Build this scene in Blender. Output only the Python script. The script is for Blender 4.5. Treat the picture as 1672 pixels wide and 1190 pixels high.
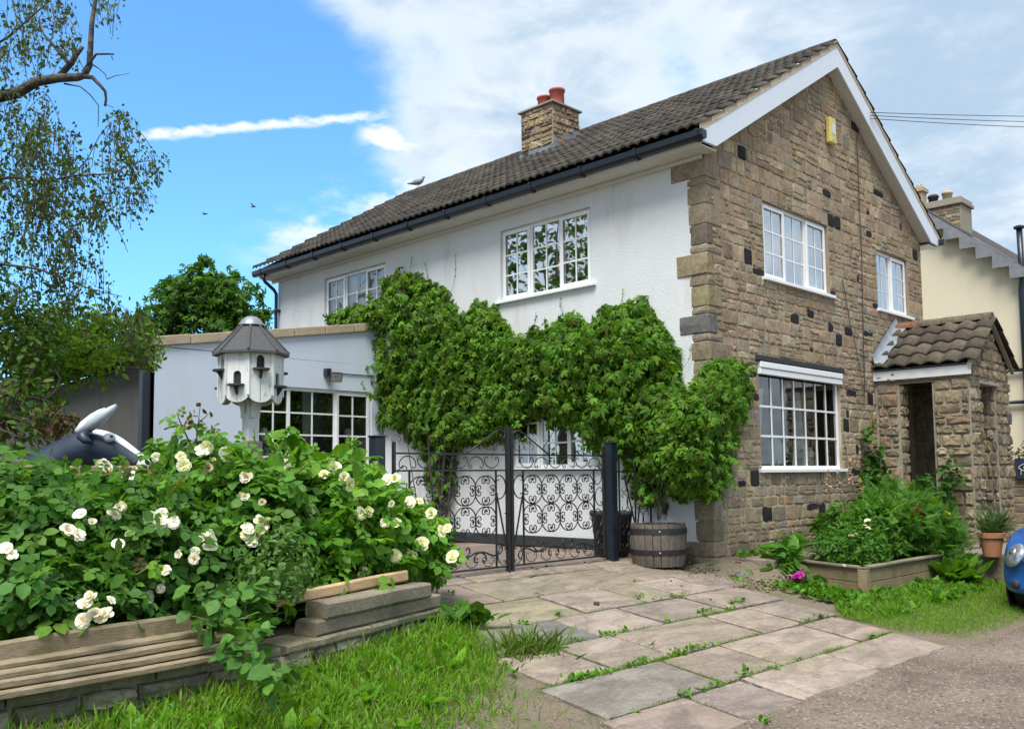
import bpy, math, random
import numpy as np
from mathutils import Matrix, Vector, Euler
for o in list(bpy.data.objects): bpy.data.objects.remove(o)
SC = bpy.context.scene
COL = SC.collection
PI = math.pi
rad = math.radians
rng = np.random.default_rng(7)
random.seed(7)

# ------------------------------------------------------------------ camera
# world: house corner at origin, white rendered wall along -X (plane y=0), stone gable along +Y (plane x=0)
F_PX, YAW, PIT, ROL, CYPX = 1502.2067, -0.782019325, 0.0789241878, -0.0108926293, 657.80067
_f = np.array([math.sin(YAW)*math.cos(PIT), math.cos(YAW)*math.cos(PIT), math.sin(PIT)])
_r = np.array([math.cos(YAW), -math.sin(YAW), 0.0]); _u = np.cross(_r, _f)
CA = math.cos(ROL)*_r + math.sin(ROL)*_u
CB = -math.sin(ROL)*_r + math.cos(ROL)*_u
CC = _f
CAM = np.array([6.2177, -9.7301, 1.0192])
cam = bpy.data.cameras.new('camera')
cam.sensor_fit = 'HORIZONTAL'; cam.sensor_width = 36.0
cam.lens = F_PX/1672*36.0
cam.shift_y = (CYPX-595.0)/1672
cam.clip_start = 0.05; cam.clip_end = 2000
camo = bpy.data.objects.new('camera', cam); COL.objects.link(camo)
camo.matrix_world = Matrix(((CA[0], CB[0], -CC[0], CAM[0]), (CA[1], CB[1], -CC[1], CAM[1]), (CA[2], CB[2], -CC[2], CAM[2]), (0, 0, 0, 1)))
SC.camera = camo

def ray(x, y): return CC + CA*(x-836)/F_PX - CB*(y-CYPX)/F_PX
def onp(x, y, ax, val):
    d = ray(x, y); i = 'xyz'.index(ax); return CAM + d*(val-CAM[i])/d[i]
def dep(x, y, t): return CAM + t*ray(x, y)

# ------------------------------------------------------------------ node helper
class NT:
    def __init__(s, tree): s.t = tree; s.n = tree.nodes; s.l = tree.links
    def set(s, sock, v):
        if isinstance(v, bpy.types.NodeSocket): s.l.new(v, sock)
        elif v is not None: sock.default_value = v
    def node(s, typ, ins=None, **kw):
        n = s.n.new(typ)
        for k, v in kw.items(): setattr(n, k, v)
        for k, v in (ins or {}).items(): s.set(n.inputs[k], v)
        return n
    def math(s, op, a, b=None, c=None, clamp=False):
        n = s.node('ShaderNodeMath', operation=op, use_clamp=clamp)
        for i, v in enumerate((a, b, c)):
            if v is not None: s.set(n.inputs[i], v)
        return n.outputs[0]
    def vmath(s, op, a, b=None):
        n = s.node('ShaderNodeVectorMath', operation=op)
        s.set(n.inputs[0], a)
        if b is not None: s.set(n.inputs[1], b)
        return n.outputs['Value'] if op in ('DOT_PRODUCT', 'LENGTH', 'DISTANCE') else n.outputs[0]
    def noise(s, vec, scale, detail=4.0, rough=0.55, dist=0.0):
        n = s.node('ShaderNodeTexNoise', {'Scale': scale, 'Detail': detail, 'Roughness': rough, 'Distortion': dist})
        if vec is not None: s.set(n.inputs['Vector'], vec)
        return n.outputs['Fac']
    def ramp(s, f, a, b, lo=0.0, hi=1.0):
        n = s.node('ShaderNodeMapRange', {'From Min': a, 'From Max': b, 'To Min': lo, 'To Max': hi}, interpolation_type='SMOOTHSTEP')
        s.set(n.inputs['Value'], f); return n.outputs[0]
    def mix(s, f, a, b, mode='MIX'):
        n = s.node('ShaderNodeMix', data_type='RGBA', blend_type=mode)
        s.set(n.inputs[0], f); s.set(n.inputs[6], a); s.set(n.inputs[7], b); return n.outputs[2]
def c4(c): return (c[0], c[1], c[2], 1.0)

# ------------------------------------------------------------------ sun, sky, exposure
SUN_FROM = np.array([0.25, -0.45, 0.95]); SUN_FROM = SUN_FROM/np.linalg.norm(SUN_FROM)
sun = bpy.data.lights.new('sun', 'SUN'); sun.energy = 2.5; sun.angle = rad(32); sun.color = (1.0, 0.95, 0.87)
suno = bpy.data.objects.new('sun', sun); COL.objects.link(suno)
suno.rotation_euler = Vector(-SUN_FROM).to_track_quat('-Z', 'Y').to_euler()
W = bpy.data.worlds.new('World'); SC.world = W; W.use_nodes = True
W.node_tree.nodes.clear(); w = NT(W.node_tree)
def unit(v): return v/np.linalg.norm(v)
def build_world():
    sky = w.node('ShaderNodeTexSky', sky_type='NISHITA', sun_disc=False)
    sky.sun_elevation = math.asin(SUN_FROM[2]); sky.sun_rotation = math.atan2(SUN_FROM[0], SUN_FROM[1])
    sky.air_density = 1.0; sky.dust_density = 1.6; sky.ozone_density = 2.0
    d = w.vmath('NORMALIZE', w.node('ShaderNodeTexCoord').outputs['Generated'])
    sep = w.node('ShaderNodeSeparateXYZ'); w.set(sep.inputs[0], d)
    zz = w.math('ADD', w.math('MAXIMUM', sep.outputs[2], 0.0), 0.22)
    pl = w.vmath('DIVIDE', d, w.node('ShaderNodeCombineXYZ', {0: zz, 1: zz, 2: zz}).outputs[0])
    n1 = w.noise(pl, 1.7, 8.0, 0.57, 0.2)
    n2 = w.noise(pl, 0.75, 3.0, 0.5)
    n3 = w.noise(pl, 5.5, 7.0, 0.6, 0.4)
    gap = unit(ray(-150, 500))
    gd = w.vmath('DOT_PRODUCT', d, tuple(gap))
    g = w.ramp(gd, math.cos(rad(31.0)), math.cos(rad(19.0)))            # 1 inside the open blue stretch
    cov = w.math('ADD', w.math('MULTIPLY', n1, 0.62), w.math('MULTIPLY', n2, 0.50))
    cov = w.math('ADD', cov, w.math('MULTIPLY', w.math('SUBTRACT', n3, 0.5), 0.22))
    cov = w.math('SUBTRACT', cov, w.math('MULTIPLY', g, 0.40))
    m = w.ramp(cov, 0.34, 0.56)
    # the thin white band low over the ridge
    b0, b1 = unit(ray(430, 425)), unit(ray(760, 285))
    def streak(a, b, width, e0, e1, noise_v, warp):
        nn = unit(np.cross(a, b)); mid = unit(a+b); tang = unit(np.cross(nn, mid))
        off = w.math('ADD', w.vmath('DOT_PRODUCT', d, tuple(nn)), w.math('MULTIPLY', w.math('SUBTRACT', noise_v, 0.5), warp))
        acr = w.ramp(w.math('ABSOLUTE', off), width, width*0.15)
        al = w.vmath('DOT_PRODUCT', d, tuple(tang)); L0, L1 = float(a@tang), float(b@tang)
        al1 = w.ramp(al, L0-e0, L0+e0); al2 = w.ramp(al, L1+e1, L1-e1)
        front = w.math('GREATER_THAN', w.vmath('DOT_PRODUCT', d, tuple(mid)), 0.0)
        return w.math('MULTIPLY', w.math('MULTIPLY', acr, w.math('MULTIPLY', al1, al2)), front)
    n4 = w.noise(pl, 26.0, 5.0, 0.6)
    n5 = w.noise(pl, 9.0, 5.0, 0.62)
    s1 = streak(unit(ray(235, 222)), unit(ray(630, 188)), 0.0072, 0.012, 0.06, n4, 0.014)
    s1 = w.math('MULTIPLY', s1, w.ramp(n4, 0.25, 0.6, 0.35, 0.95))
    s2 = streak(b0, b1, 0.045, 0.05, 0.05, n5, 0.06)
    s2 = w.math('MULTIPLY', s2, w.ramp(n5, 0.35, 0.7, 0.0, 0.8))
    s3 = streak(unit(ray(590, 222)), unit(ray(705, 252)), 0.020, 0.012, 0.012, n5, 0.05)
    s3 = w.math('MULTIPLY', s3, w.ramp(n5, 0.3, 0.5, 0.3, 1.0))
    m = w.math('MAXIMUM', w.math('MAXIMUM', m, s1), w.math('MAXIMUM', s2, s3))
    m = w.math('MINIMUM', m, 0.97)
    # cloud body: bright edges, grey-blue thick parts
    thick = w.ramp(w.math('ADD', cov, w.math('MULTIPLY', w.math('SUBTRACT', n3, 0.5), 0.12)), 0.42, 0.66)
    cc = w.mix(thick, c4((0.90, 0.945, 0.985)), c4((0.42, 0.555, 0.70)))
    low = w.ramp(sep.outputs[2], -0.02, 0.30)
    cc = w.mix(w.math('MULTIPLY', w.math('SUBTRACT', 1.0, low), 0.3), cc, c4((0.62, 0.72, 0.82)))
    skyc = w.mix(1.0, sky.outputs[0], c4((0.62, 1.08, 1.36)), 'MULTIPLY')
    b_sky = w.node('ShaderNodeBackground', {'Color': skyc, 'Strength': 0.103})
    b_cl = w.node('ShaderNodeBackground', {'Color': cc, 'Strength': 0.52})
    mx = w.node('ShaderNodeMixShader'); w.set(mx.inputs[0], m); w.l.new(b_sky.outputs[0], mx.inputs[1]); w.l.new(b_cl.outputs[0], mx.inputs[2])
    out = w.node('ShaderNodeOutputWorld'); w.l.new(mx.outputs[0], out.inputs[0])
build_world()
vs = SC.view_settings
vs.view_transform = 'Standard'; vs.look = 'None'; vs.exposure = 1.20; vs.gamma = 1.0; vs.use_curve_mapping = False
SC.render.engine = 'CYCLES'
SC.cycles.use_denoising = True
SC.cycles.max_bounces = 6; SC.cycles.diffuse_bounces = 3; SC.cycles.glossy_bounces = 3; SC.cycles.transparent_max_bounces = 12; SC.cycles.transmission_bounces = 3
SC.cycles.caustics_reflective = False; SC.cycles.caustics_refractive = False

# ------------------------------------------------------------------ mesh helpers
def link(name, me, parent=None, mat=None, loc=None):
    if mat is not None and not me.materials: me.materials.append(mat)
    o = bpy.data.objects.new(name, me); COL.objects.link(o)
    if parent is not None:
        o.parent = parent
        if parent.type == 'EMPTY': o.matrix_parent_inverse = Matrix.Translation(-parent.location)
    if loc is not None: o.location = loc
    return o
class MB:
    """collects vertices and faces of one mesh"""
    def __init__(s): s.v = []; s.f = []; s.c = []; s.col = None
    def add(s, v, f):
        b = len(s.v); s.v.extend([tuple(map(float, p)) for p in v]); s.f.extend([tuple(i+b for i in q) for q in f])
        s.c.extend([s.col or (1, 1, 1)]*len(v)); return s
    def box(s, a, b):
        (x0, y0, z0), (x1, y1, z1) = a, b
        return s.add([(x0, y0, z0), (x1, y0, z0), (x1, y1, z0), (x0, y1, z0), (x0, y0, z1), (x1, y0, z1), (x1, y1, z1), (x0, y1, z1)],
                     [(0, 3, 2, 1), (4, 5, 6, 7), (0, 1, 5, 4), (1, 2, 6, 5), (2, 3, 7, 6), (3, 0, 4, 7)])
    def obox(s, o, ux, uy, uz, a, b):
        o, ux, uy, uz = map(np.asarray, (o, ux, uy, uz)); pts = []
        for (x, y, z) in [(a[0], a[1], a[2]), (b[0], a[1], a[2]), (b[0], b[1], a[2]), (a[0], b[1], a[2]), (a[0], a[1], b[2]), (b[0], a[1], b[2]), (b[0], b[1], b[2]), (a[0], b[1], b[2])]:
            pts.append(o+ux*x+uy*y+uz*z)
        fs = [(0, 3, 2, 1), (4, 5, 6, 7), (0, 1, 5, 4), (1, 2, 6, 5), (2, 3, 7, 6), (3, 0, 4, 7)]
        if np.dot(np.cross(ux, uy), uz) < 0: fs = [q[::-1] for q in fs]
        return s.add(pts, fs)
    def prism(s, poly, ext):
        """poly: 3D points (planar), ext: extrusion vector"""
        n = len(poly); e = np.asarray(ext, float); p = [np.asarray(q, float) for q in poly]
        v = p+[q+e for q in p]; f = [tuple(range(n))[::-1], tuple(range(n, 2*n))]
        nn = np.zeros(3)
        for i in range(n): nn += np.cross(p[i], p[(i+1) % n])
        f += [(i, (i+1) % n, n+(i+1) % n, n+i) for i in range(n)]
        if np.dot(nn, e) < 0: f = [q[::-1] for q in f]
        return s.add(v, f)
    def tube(s, pts, r, n=6, cap=True):
        pts = [np.asarray(p, float) for p in pts]; m = len(pts)
        rr = [r]*m if np.isscalar(r) else list(r)
        t0 = pts[1]-pts[0]; a = np.cross(t0, (0, 0, 1.0)); a = a if np.linalg.norm(a) > 1e-4 else np.cross(t0, (1.0, 0, 0)); a = unit(a)
        v = []
        for i in range(m):
            t = unit((pts[min(i+1, m-1)]-pts[max(i-1, 0)])+1e-12)
            a = unit(a-t*np.dot(a, t)); b = np.cross(t, a)
            for k in range(n):
                th = 2*PI*k/n; v.append(pts[i]+rr[i]*(math.cos(th)*a+math.sin(th)*b))
        f = [(i*n+k, i*n+(k+1) % n, (i+1)*n+(k+1) % n, (i+1)*n+k) for i in range(m-1) for k in range(n)]
        if cap: f += [tuple(range(n))[::-1], tuple(range((m-1)*n, m*n))]
        return s.add(v, f)
    def lathe(s, c, prof, n=24, cap=True, ang0=0.0):
        v = []; m = len(prof)
        for (r, z) in prof:
            for k in range(n):
                th = ang0+2*PI*k/n; v.append((c[0]+r*math.cos(th), c[1]+r*math.sin(th), c[2]+z))
        f = [(i*n+k, i*n+(k+1) % n, (i+1)*n+(k+1) % n, (i+1)*n+k) for i in range(m-1) for k in range(n)]
        if cap: f += [tuple(range(n))[::-1], tuple(range((m-1)*n, m*n))]
        return s.add(v, f)
    def ball(s, c, r, nu=10, nv=7):
        r = (r, r, r) if np.isscalar(r) else r
        v = [(c[0], c[1], c[2]-r[2])]; f = []
        for j in range(1, nv):
            ph = -PI/2+PI*j/nv
            for i in range(nu):
                th = 2*PI*i/nu; v.append((c[0]+r[0]*math.cos(ph)*math.cos(th), c[1]+r[1]*math.cos(ph)*math.sin(th), c[2]+r[2]*math.sin(ph)))
        v.append((c[0], c[1], c[2]+r[2])); T = len(v)-1
        for i in range(nu): f.append((0, 1+(i+1) % nu, 1+i)); f.append((T, 1+(nv-2)*nu+i, 1+(nv-2)*nu+(i+1) % nu))
        for j in range(nv-2):
            for i in range(nu): a = 1+j*nu+i; b = 1+j*nu+(i+1) % nu; f.append((a, b, b+nu, a+nu))
        return s.add(v, f)
    def mesh(s, name='m', smooth=False, tint=False):
        me = bpy.data.meshes.new(name); me.from_pydata(s.v, [], s.f)
        if tint:
            at = me.attributes.new('tint', 'FLOAT_COLOR', 'POINT')
            at.data.foreach_set('color', np.array([(c[0], c[1], c[2], 1) for c in s.c], np.float32).ravel())
        if smooth: me.polygons.foreach_set('use_smooth', [True]*len(me.polygons))
        me.update(); return me
    def build(s, name, mat, parent=None, smooth=False, tint=False, bevel=0.0, auto=None, kind=None):
        o = link(name, s.mesh(name, smooth, tint), parent, mat)
        if bevel: bv = o.modifiers.new('bevel', 'BEVEL'); bv.width = bevel; bv.segments = 2; bv.limit_method = 'ANGLE'; bv.angle_limit = rad(40)
        if kind: o['kind'] = kind
        return o
def tag(o, label, cat, group=None):
    o['label'] = label; o['category'] = cat
    if group: o['group'] = group
    return o
def thing(name, label, cat, loc=(0, 0, 0), group=None):
    o = bpy.data.objects.new(name, None); COL.objects.link(o); o.location = tuple(map(float, loc)); o.empty_display_size = 0.1
    return tag(o, label, cat, group)
def structure(o): o['kind'] = 'structure'; return o

def fast_mesh(name, V, T, mat, parent=None, tint=None, smooth=False, kind=None):
    """V (n,3) float, T (m,k) int, constant polygon size"""
    me = bpy.data.meshes.new(name); V = np.asarray(V, np.float32); T = np.asarray(T, np.int32); k = T.shape[1]
    me.vertices.add(len(V)); me.vertices.foreach_set('co', V.ravel())
    me.loops.add(T.size); me.loops.foreach_set('vertex_index', T.ravel())
    me.polygons.add(len(T)); me.polygons.foreach_set('loop_start', np.arange(0, T.size, k, dtype=np.int32))
    if smooth: me.polygons.foreach_set('use_smooth', np.ones(len(T), bool))
    if tint is not None:
        at = me.attributes.new('tint', 'FLOAT_COLOR', 'POINT')
        at.data.foreach_set('color', np.concatenate([np.asarray(tint, np.float32), np.ones((len(V), 1), np.float32)], 1).ravel())
    me.update(calc_edges=True); me.validate()
    o = link(name, me, parent, mat)
    if kind: o['kind'] = kind
    return o
def nrm(a): return a/np.maximum(np.linalg.norm(a, axis=1, keepdims=True), 1e-9)
def leaf_arrays(P, D, N, size, tint, tv, tt):
    """instances of template (tv verts x=width y=length z=normal, tt faces)"""
    P, D, N = np.asarray(P), nrm(np.asarray(D)), np.asarray(N)
    N = nrm(N-D*(N*D).sum(1, keepdims=True)); X = np.cross(D, N)
    tv = np.asarray(tv, float); n, k = len(P), len(tv); size = np.broadcast_to(size, (n,))
    V = P[:, None, :]+size[:, None, None]*(X[:, None, :]*tv[None, :, 0:1]+D[:, None, :]*tv[None, :, 1:2]+N[:, None, :]*tv[None, :, 2:3])
    T = (np.asarray(tt)[None]+(np.arange(n)*k)[:, None, None]).reshape(-1, len(tt[0]))
    return V.reshape(-1, 3), T, np.repeat(np.asarray(tint), k, axis=0)
def rdir(n):
    return nrm(rng.normal(size=(n, 3)))
def merge(parts):
    V, T, C, b = [], [], [], 0
    for v, t, c in parts: V.append(v); T.append(t+b); C.append(c); b += len(v)
    return np.concatenate(V), np.concatenate(T), np.concatenate(C)
# leaf templates -------------------------------------------------------------
LEAF = ([(0, 0, 0), (-.24, .32, .05), (.24, .32, .05), (0, .36, -.02), (-.2, .68, .02), (.2, .68, .02), (0, 1, -.10)],
        [(0, 3, 1), (0, 2, 3), (1, 3, 4), (3, 2, 5), (3, 5, 6), (3, 6, 4)])
ROUND = ([(0, 0, 0), (-.36, .30, .06), (.36, .30, .06), (0, .45, -.02), (-.34, .66, .03), (.34, .66, .03), (0, 1, -.08)], LEAF[1])
DIAM = ([(0, 0, 0), (-.30, .42, .04), (.30, .42, .04), (0, 1, -.06)], [(0, 3, 1), (0, 2, 3)])
BLADE = ([(-.05, 0, 0), (.05, 0, 0), (-.042, .4, .06), (.042, .4, .06), (-.025, .75, .22), (.025, .75, .22), (0, 1, .42)],
         [(0, 1, 3), (0, 3, 2), (2, 3, 5), (2, 5, 4), (4, 5, 6)])
def compound(base, spec):
    """spec: list of (x, y, z, angle, size, droop) leaflets"""
    V, T = [], []
    for (x, y, z, a, sc, dr) in spec:
        b = len(V); ca, sa = math.cos(a), math.sin(a); cd, sd = math.cos(dr), math.sin(dr)
        for (u, v, q) in base[0]:
            v2, q2 = v*cd+q*sd, q*cd-v*sd
            V.append((x+sc*(u*ca+v2*sa), y+sc*(-u*sa+v2*ca), z+sc*q2))
        T += [tuple(i+b for i in t) for t in base[1]]
    return V, T
THIN = ([(0, 0, 0), (-.085, .42, .03), (.085, .42, .03), (0, 1, -.05)], DIAM[1])
LEAFN = ([(0, 0, 0), (-.16, .34, .05), (.16, .34, .05), (0, .38, -.02), (-.16, .66, .02), (.16, .66, .02), (0, 1, -.12)], LEAF[1])
PALM = compound(LEAFN, [(0, 0, 0, 0, 1.0, .45), (0, 0, 0, .85, .92, .5), (0, 0, 0, -.85, .92, .5), (0, 0, 0, 1.75, .66, .55), (0, 0, 0, -1.75, .66, .55)])
PINN = compound(ROUND, [(0, .95, 0, 0, .62, .25), (.02, .72, 0, 1.15, .55, .25), (-.02, .72, 0, -1.15, .55, .25), (.02, .32, 0, 1.2, .48, .3), (-.02, .32, 0, -1.2, .48, .3)])
FEATH = compound(THIN, [(0, .10*i, 0, s*.75, .46*(1-.05*i), .25) for i in range(0, 9) for s in (1, -1)]+[(0, .85, 0, 0, .4, .2)])
# ------------------------------------------------------------------ materials
def new_mat(name):
    m = bpy.data.materials.new(name); m.use_nodes = True; m.node_tree.nodes.clear(); t = NT(m.node_tree)
    out = t.node('ShaderNodeOutputMaterial'); return m, t, out
def principled(t, out, **ins):
    p = t.node('ShaderNodeBsdfPrincipled')
    for k, v in ins.items(): t.set(p.inputs[k.replace('_', ' ')], v)
    t.l.new(p.outputs[0], out.inputs[0]); return p
def bump(t, h, strength=0.3, dist=0.02):
    return t.node('ShaderNodeBump', {'Height': h, 'Strength': strength, 'Distance': dist}).outputs[0]
def objco(t): return t.node('ShaderNodeTexCoord').outputs['Object']
def geo(t): return t.node('ShaderNodeNewGeometry').outputs['Position']
def simple(name, col, rough=0.6, var=0.12, scale=6.0, bs=0.15, bscale=60.0, metal=0.0, spec=0.5, bd=0.004):
    m, t, out = new_mat(name); p = geo(t)
    n = t.noise(p, scale, 5.0); n2 = t.noise(p, bscale, 3.0)
    c = t.mix(n, c4([v*(1-var*1.6) for v in col]), c4([min(1, v*(1+var*1.3)) for v in col]))
    b = bump(t, n2, bs, bd)
    principled(t, out, Base_Color=c, Roughness=rough, Normal=b, Metallic=metal, **{'Specular_IOR_Level': spec}); return m
def tinted(name, rough=0.9, grain=0.35, gscale=28.0, bs=0.6, moss=None, bd=0.012, soot=0.0):
    """colour from the per-piece 'tint' attribute, with grain, relief and optional lichen"""
    m, t, out = new_mat(name); p = geo(t)
    a = t.node('ShaderNodeAttribute', attribute_name='tint').outputs['Color']
    n = t.noise(p, gscale, 6.0, 0.65); n2 = t.noise(p, gscale*0.22, 4.0, 0.6)
    f = t.math('ADD', t.math('MULTIPLY', n, 0.6), t.math('MULTIPLY', n2, 0.4))
    g = t.ramp(f, 0.30, 0.70, 1-grain, 1+grain*0.75)
    c = t.mix(1.0, a, t.node('ShaderNodeCombineColor', {0: g, 1: g, 2: g}).outputs[0], 'MULTIPLY')
    if moss:
        k = t.ramp(t.noise(p, moss[1], 6.0, 0.7), moss[2], moss[2]+0.14); c = t.mix(t.math('MULTIPLY', k, moss[3]), c, c4(moss[0]))
    if soot:
        k = t.ramp(t.noise(p, 2.3, 5.0, 0.65), 0.56, 0.72); c = t.mix(t.math('MULTIPLY', k, soot), c, c4((0.045, 0.042, 0.038)))
    hgt = t.math('ADD', t.math('MULTIPLY', n, 0.7), t.math('MULTIPLY', t.noise(p, gscale*3, 3.0), 0.3))
    principled(t, out, Base_Color=c, Roughness=rough, Normal=bump(t, hgt, bs, bd), **{'Specular_IOR_Level': 0.25}); return m
def leafmat(name, trans=0.42, rough=0.5, spec=0.18, sat=1.0):
    m, t, out = new_mat(name)
    a = t.node('ShaderNodeAttribute', attribute_name='tint').outputs['Color']
    n = t.noise(geo(t), 35.0, 2.0)
    g = t.ramp(n, 0.3, 0.7, 0.86, 1.14)
    c = t.mix(1.0, a, t.node('ShaderNodeCombineColor', {0: g, 1: g, 2: g}).outputs[0], 'MULTIPLY')
    p = t.node('ShaderNodeBsdfPrincipled'); t.set(p.inputs['Base Color'], c); p.inputs['Roughness'].default_value = rough; p.inputs['Specular IOR Level'].default_value = spec
    tr = t.node('ShaderNodeBsdfTranslucent'); t.set(tr.inputs[0], t.mix(1.0, c, c4((1.35, 1.35, 0.4)), 'MULTIPLY'))
    mx = t.node('ShaderNodeMixShader', {0: trans}); t.l.new(p.outputs[0], mx.inputs[1]); t.l.new(tr.outputs[0], mx.inputs[2]); t.l.new(mx.outputs[0], out.inputs[0]); return m
def glassmat(name, refl=0.35, tint=(0.8, 0.85, 0.85), wav=0.0):
    m, t, out = new_mat(name)
    tr = t.node('ShaderNodeBsdfTransparent', {0: c4(tint)}); gl = t.node('ShaderNodeBsdfGlossy', {'Roughness': 0.015, 'Color': c4((1, 1, 1))})
    if wav: t.set(gl.inputs['Normal'], bump(t, t.noise(geo(t), 2.2, 1.0), wav, 0.02))
    lw = t.node('ShaderNodeFresnel', {'IOR': 1.5}).outputs[0]
    f = t.math('MINIMUM', t.math('ADD', t.math('MULTIPLY', lw, 1.6), refl), 0.9)
    mx = t.node('ShaderNodeMixShader'); t.set(mx.inputs[0], f); t.l.new(tr.outputs[0], mx.inputs[1]); t.l.new(gl.outputs[0], mx.inputs[2]); t.l.new(mx.outputs[0], out.inputs[0]); return m
M = {}
M['stone'] = tinted('rubble_stone', grain=0.40, gscale=22.0, bs=0.75, soot=0.28, moss=((0.16, 0.15, 0.07), 1.6, 0.60, 0.45))
M['porch_stone'] = tinted('porch_stone', grain=0.38, gscale=20.0, bs=0.8, soot=0.45, moss=((0.09, 0.095, 0.045), 2.0, 0.58, 0.5))
M['chimney_stone'] = tinted('chimney_stone', grain=0.35, gscale=25.0, bs=0.7, soot=0.3)
M['garden_stone'] = tinted('garden_wall_stone', grain=0.4, gscale=26.0, bs=0.8, soot=0.4, moss=((0.10, 0.12, 0.04), 3.0, 0.50, 0.75))
def flagmat():
    m, t, out = new_mat('sandstone_flag'); p = geo(t)
    a = t.node('ShaderNodeAttribute', attribute_name='tint').outputs['Color']
    rnd = t.node('ShaderNodeObjectInfo').outputs['Random']
    mp = t.node('ShaderNodeMapping', {'Scale': (1.0, 0.42, 1.0)}); t.set(mp.inputs['Vector'], p); t.set(mp.inputs['Rotation'], t.node('ShaderNodeCombineXYZ', {2: t.math('MULTIPLY', rnd, 6.0)}).outputs[0])
    r1 = t.noise(mp.outputs[0], 3.2, 7.0, 0.62, 1.2); r2 = t.noise(p, 26.0, 5.0, 0.7); r3 = t.noise(p, 1.1, 3.0)
    rv = t.node('ShaderNodeTexWave', {'Scale': 1.3, 'Distortion': 9.0, 'Detail': 5.0, 'Detail Scale': 1.6, 'Detail Roughness': 0.65}); t.set(rv.inputs['Vector'], mp.outputs[0])
    g = t.math('ADD', t.ramp(r1, 0.28, 0.72, 0.70, 1.24), t.ramp(r2, 0.2, 0.8, -0.20, 0.18))
    c = t.mix(1.0, a, t.node('ShaderNodeCombineColor', {0: g, 1: g, 2: g}).outputs[0], 'MULTIPLY')
    cr = t.ramp(rv.outputs['Fac'], 0.10, 0.0); c = t.mix(t.math('MULTIPLY', cr, 0.35), c, c4((0.13, 0.10, 0.08)))
    ml = t.math('MULTIPLY', t.ramp(r2, 0.60, 0.72), t.ramp(r3, 0.45, 0.62)); c = t.mix(t.math('MULTIPLY', ml, 0.45), c, c4((0.46, 0.42, 0.34)))
    gr = t.math('MULTIPLY', t.ramp(t.noise(p, 0.9, 5.0), 0.50, 0.66), 0.28); c = t.mix(gr, c, c4((0.20, 0.185, 0.095)))
    h = t.math('ADD', t.math('ADD', t.math('MULTIPLY', rv.outputs['Fac'], 0.8), r1), t.math('MULTIPLY', r2, 0.35))
    principled(t, out, Base_Color=c, Roughness=0.88, Normal=bump(t, h, 0.75, 0.022), **{'Specular_IOR_Level': 0.25}); return m
M['flag'] = flagmat()
M['tile'] = tinted('concrete_roof_tile', grain=0.45, gscale=20.0, bs=0.7, moss=((0.20, 0.17, 0.12), 16.0, 0.63, 0.6))
M['wood_grey'] = None
def mortar():
    m, t, out = new_mat('lime_mortar'); p = geo(t)
    n = t.noise(p, 14.0, 6.0, 0.7); k = t.ramp(t.noise(p, 0.9, 3.0), 0.52, 0.68)
    c = t.mix(n, c4((0.26, 0.195, 0.135)), c4((0.37, 0.29, 0.21)))
    c = t.mix(t.math('MULTIPLY', k, 0.75), c, c4((0.56, 0.46, 0.31)))
    principled(t, out, Base_Color=c, Roughness=0.95, Normal=bump(t, t.noise(p, 45.0, 5.0), 0.8, 0.012)); return m
M['mortar'] = mortar()
M['mortar_grey'] = simple('cement_mortar', (0.30, 0.27, 0.22), 0.95, 0.25, 18.0, 0.8, 50.0, bd=0.01)
def render_wall(name, col, stain=(0.42, 0.37, 0.29), sfac=0.55, bs=0.55):
    m, t, out = new_mat(name); p = geo(t)
    sep = t.node('ShaderNodeSeparateXYZ'); t.set(sep.inputs[0], p)
    sq = t.node('ShaderNodeMapping', {'Scale': (1.0, 1.0, 0.22)}); t.set(sq.inputs['Vector'], p)
    n = t.noise(sq.outputs[0], 2.6, 6.0, 0.65); n2 = t.noise(p, 0.7, 4.0)
    k = t.math('MULTIPLY', t.ramp(n, 0.46, 0.74), t.ramp(n2, 0.36, 0.64))
    c = t.mix(t.noise(p, 1.6, 4.0), c4([v*0.93 for v in col]), c4([min(1, v*1.04) for v in col]))
    c = t.mix(t.math('MULTIPLY', k, sfac), c, c4(stain))
    h = t.math('ADD', t.noise(p, 85.0, 3.0, 0.6), t.math('MULTIPLY', t.noise(p, 30.0, 2.0), 0.6))
    principled(t, out, Base_Color=c, Roughness=0.92, Normal=bump(t, h, bs, 0.012), **{'Specular_IOR_Level': 0.2}); return m
M['white_render'] = render_wall('white_roughcast', (0.69, 0.705, 0.72), sfac=0.52)
M['blue_white'] = render_wall('pale_painted_render', (0.60, 0.675, 0.785), stain=(0.55, 0.55, 0.55), sfac=0.3, bs=0.25)
M['cream'] = render_wall('cream_render', (0.66, 0.60, 0.45), stain=(0.42, 0.38, 0.28), sfac=0.35, bs=0.2)
M['grey_board'] = render_wall('grey_cladding', (0.105, 0.106, 0.10), stain=(0.06, 0.06, 0.055), sfac=0.9, bs=0.1)
M['upvc'] = simple('white_upvc', (0.82, 0.83, 0.84), 0.3, 0.03, 4.0, 0.03, 30.0)
M['fascia'] = simple('white_fascia', (0.72, 0.73, 0.74), 0.38, 0.08, 5.0, 0.05, 40.0)
def barge():
    m, t, out = new_mat('weathered_bargeboard'); p = geo(t)
    k = t.math('MULTIPLY', t.ramp(t.noise(p, 42.0, 5.0, 0.7), 0.55, 0.72), t.ramp(t.noise(p, 1.7, 3.0), 0.45, 0.62))
    c = t.mix(t.math('MULTIPLY', k, 0.55), c4((0.66, 0.72, 0.80)), c4((0.26, 0.28, 0.31)))
    principled(t, out, Base_Color=c, Roughness=0.45); return m
M['barge'] = barge()
M['black_plastic'] = simple('dark_gutter_plastic', (0.012, 0.020, 0.030), 0.32, 0.2, 6.0, 0.04, 40.0)
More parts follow.
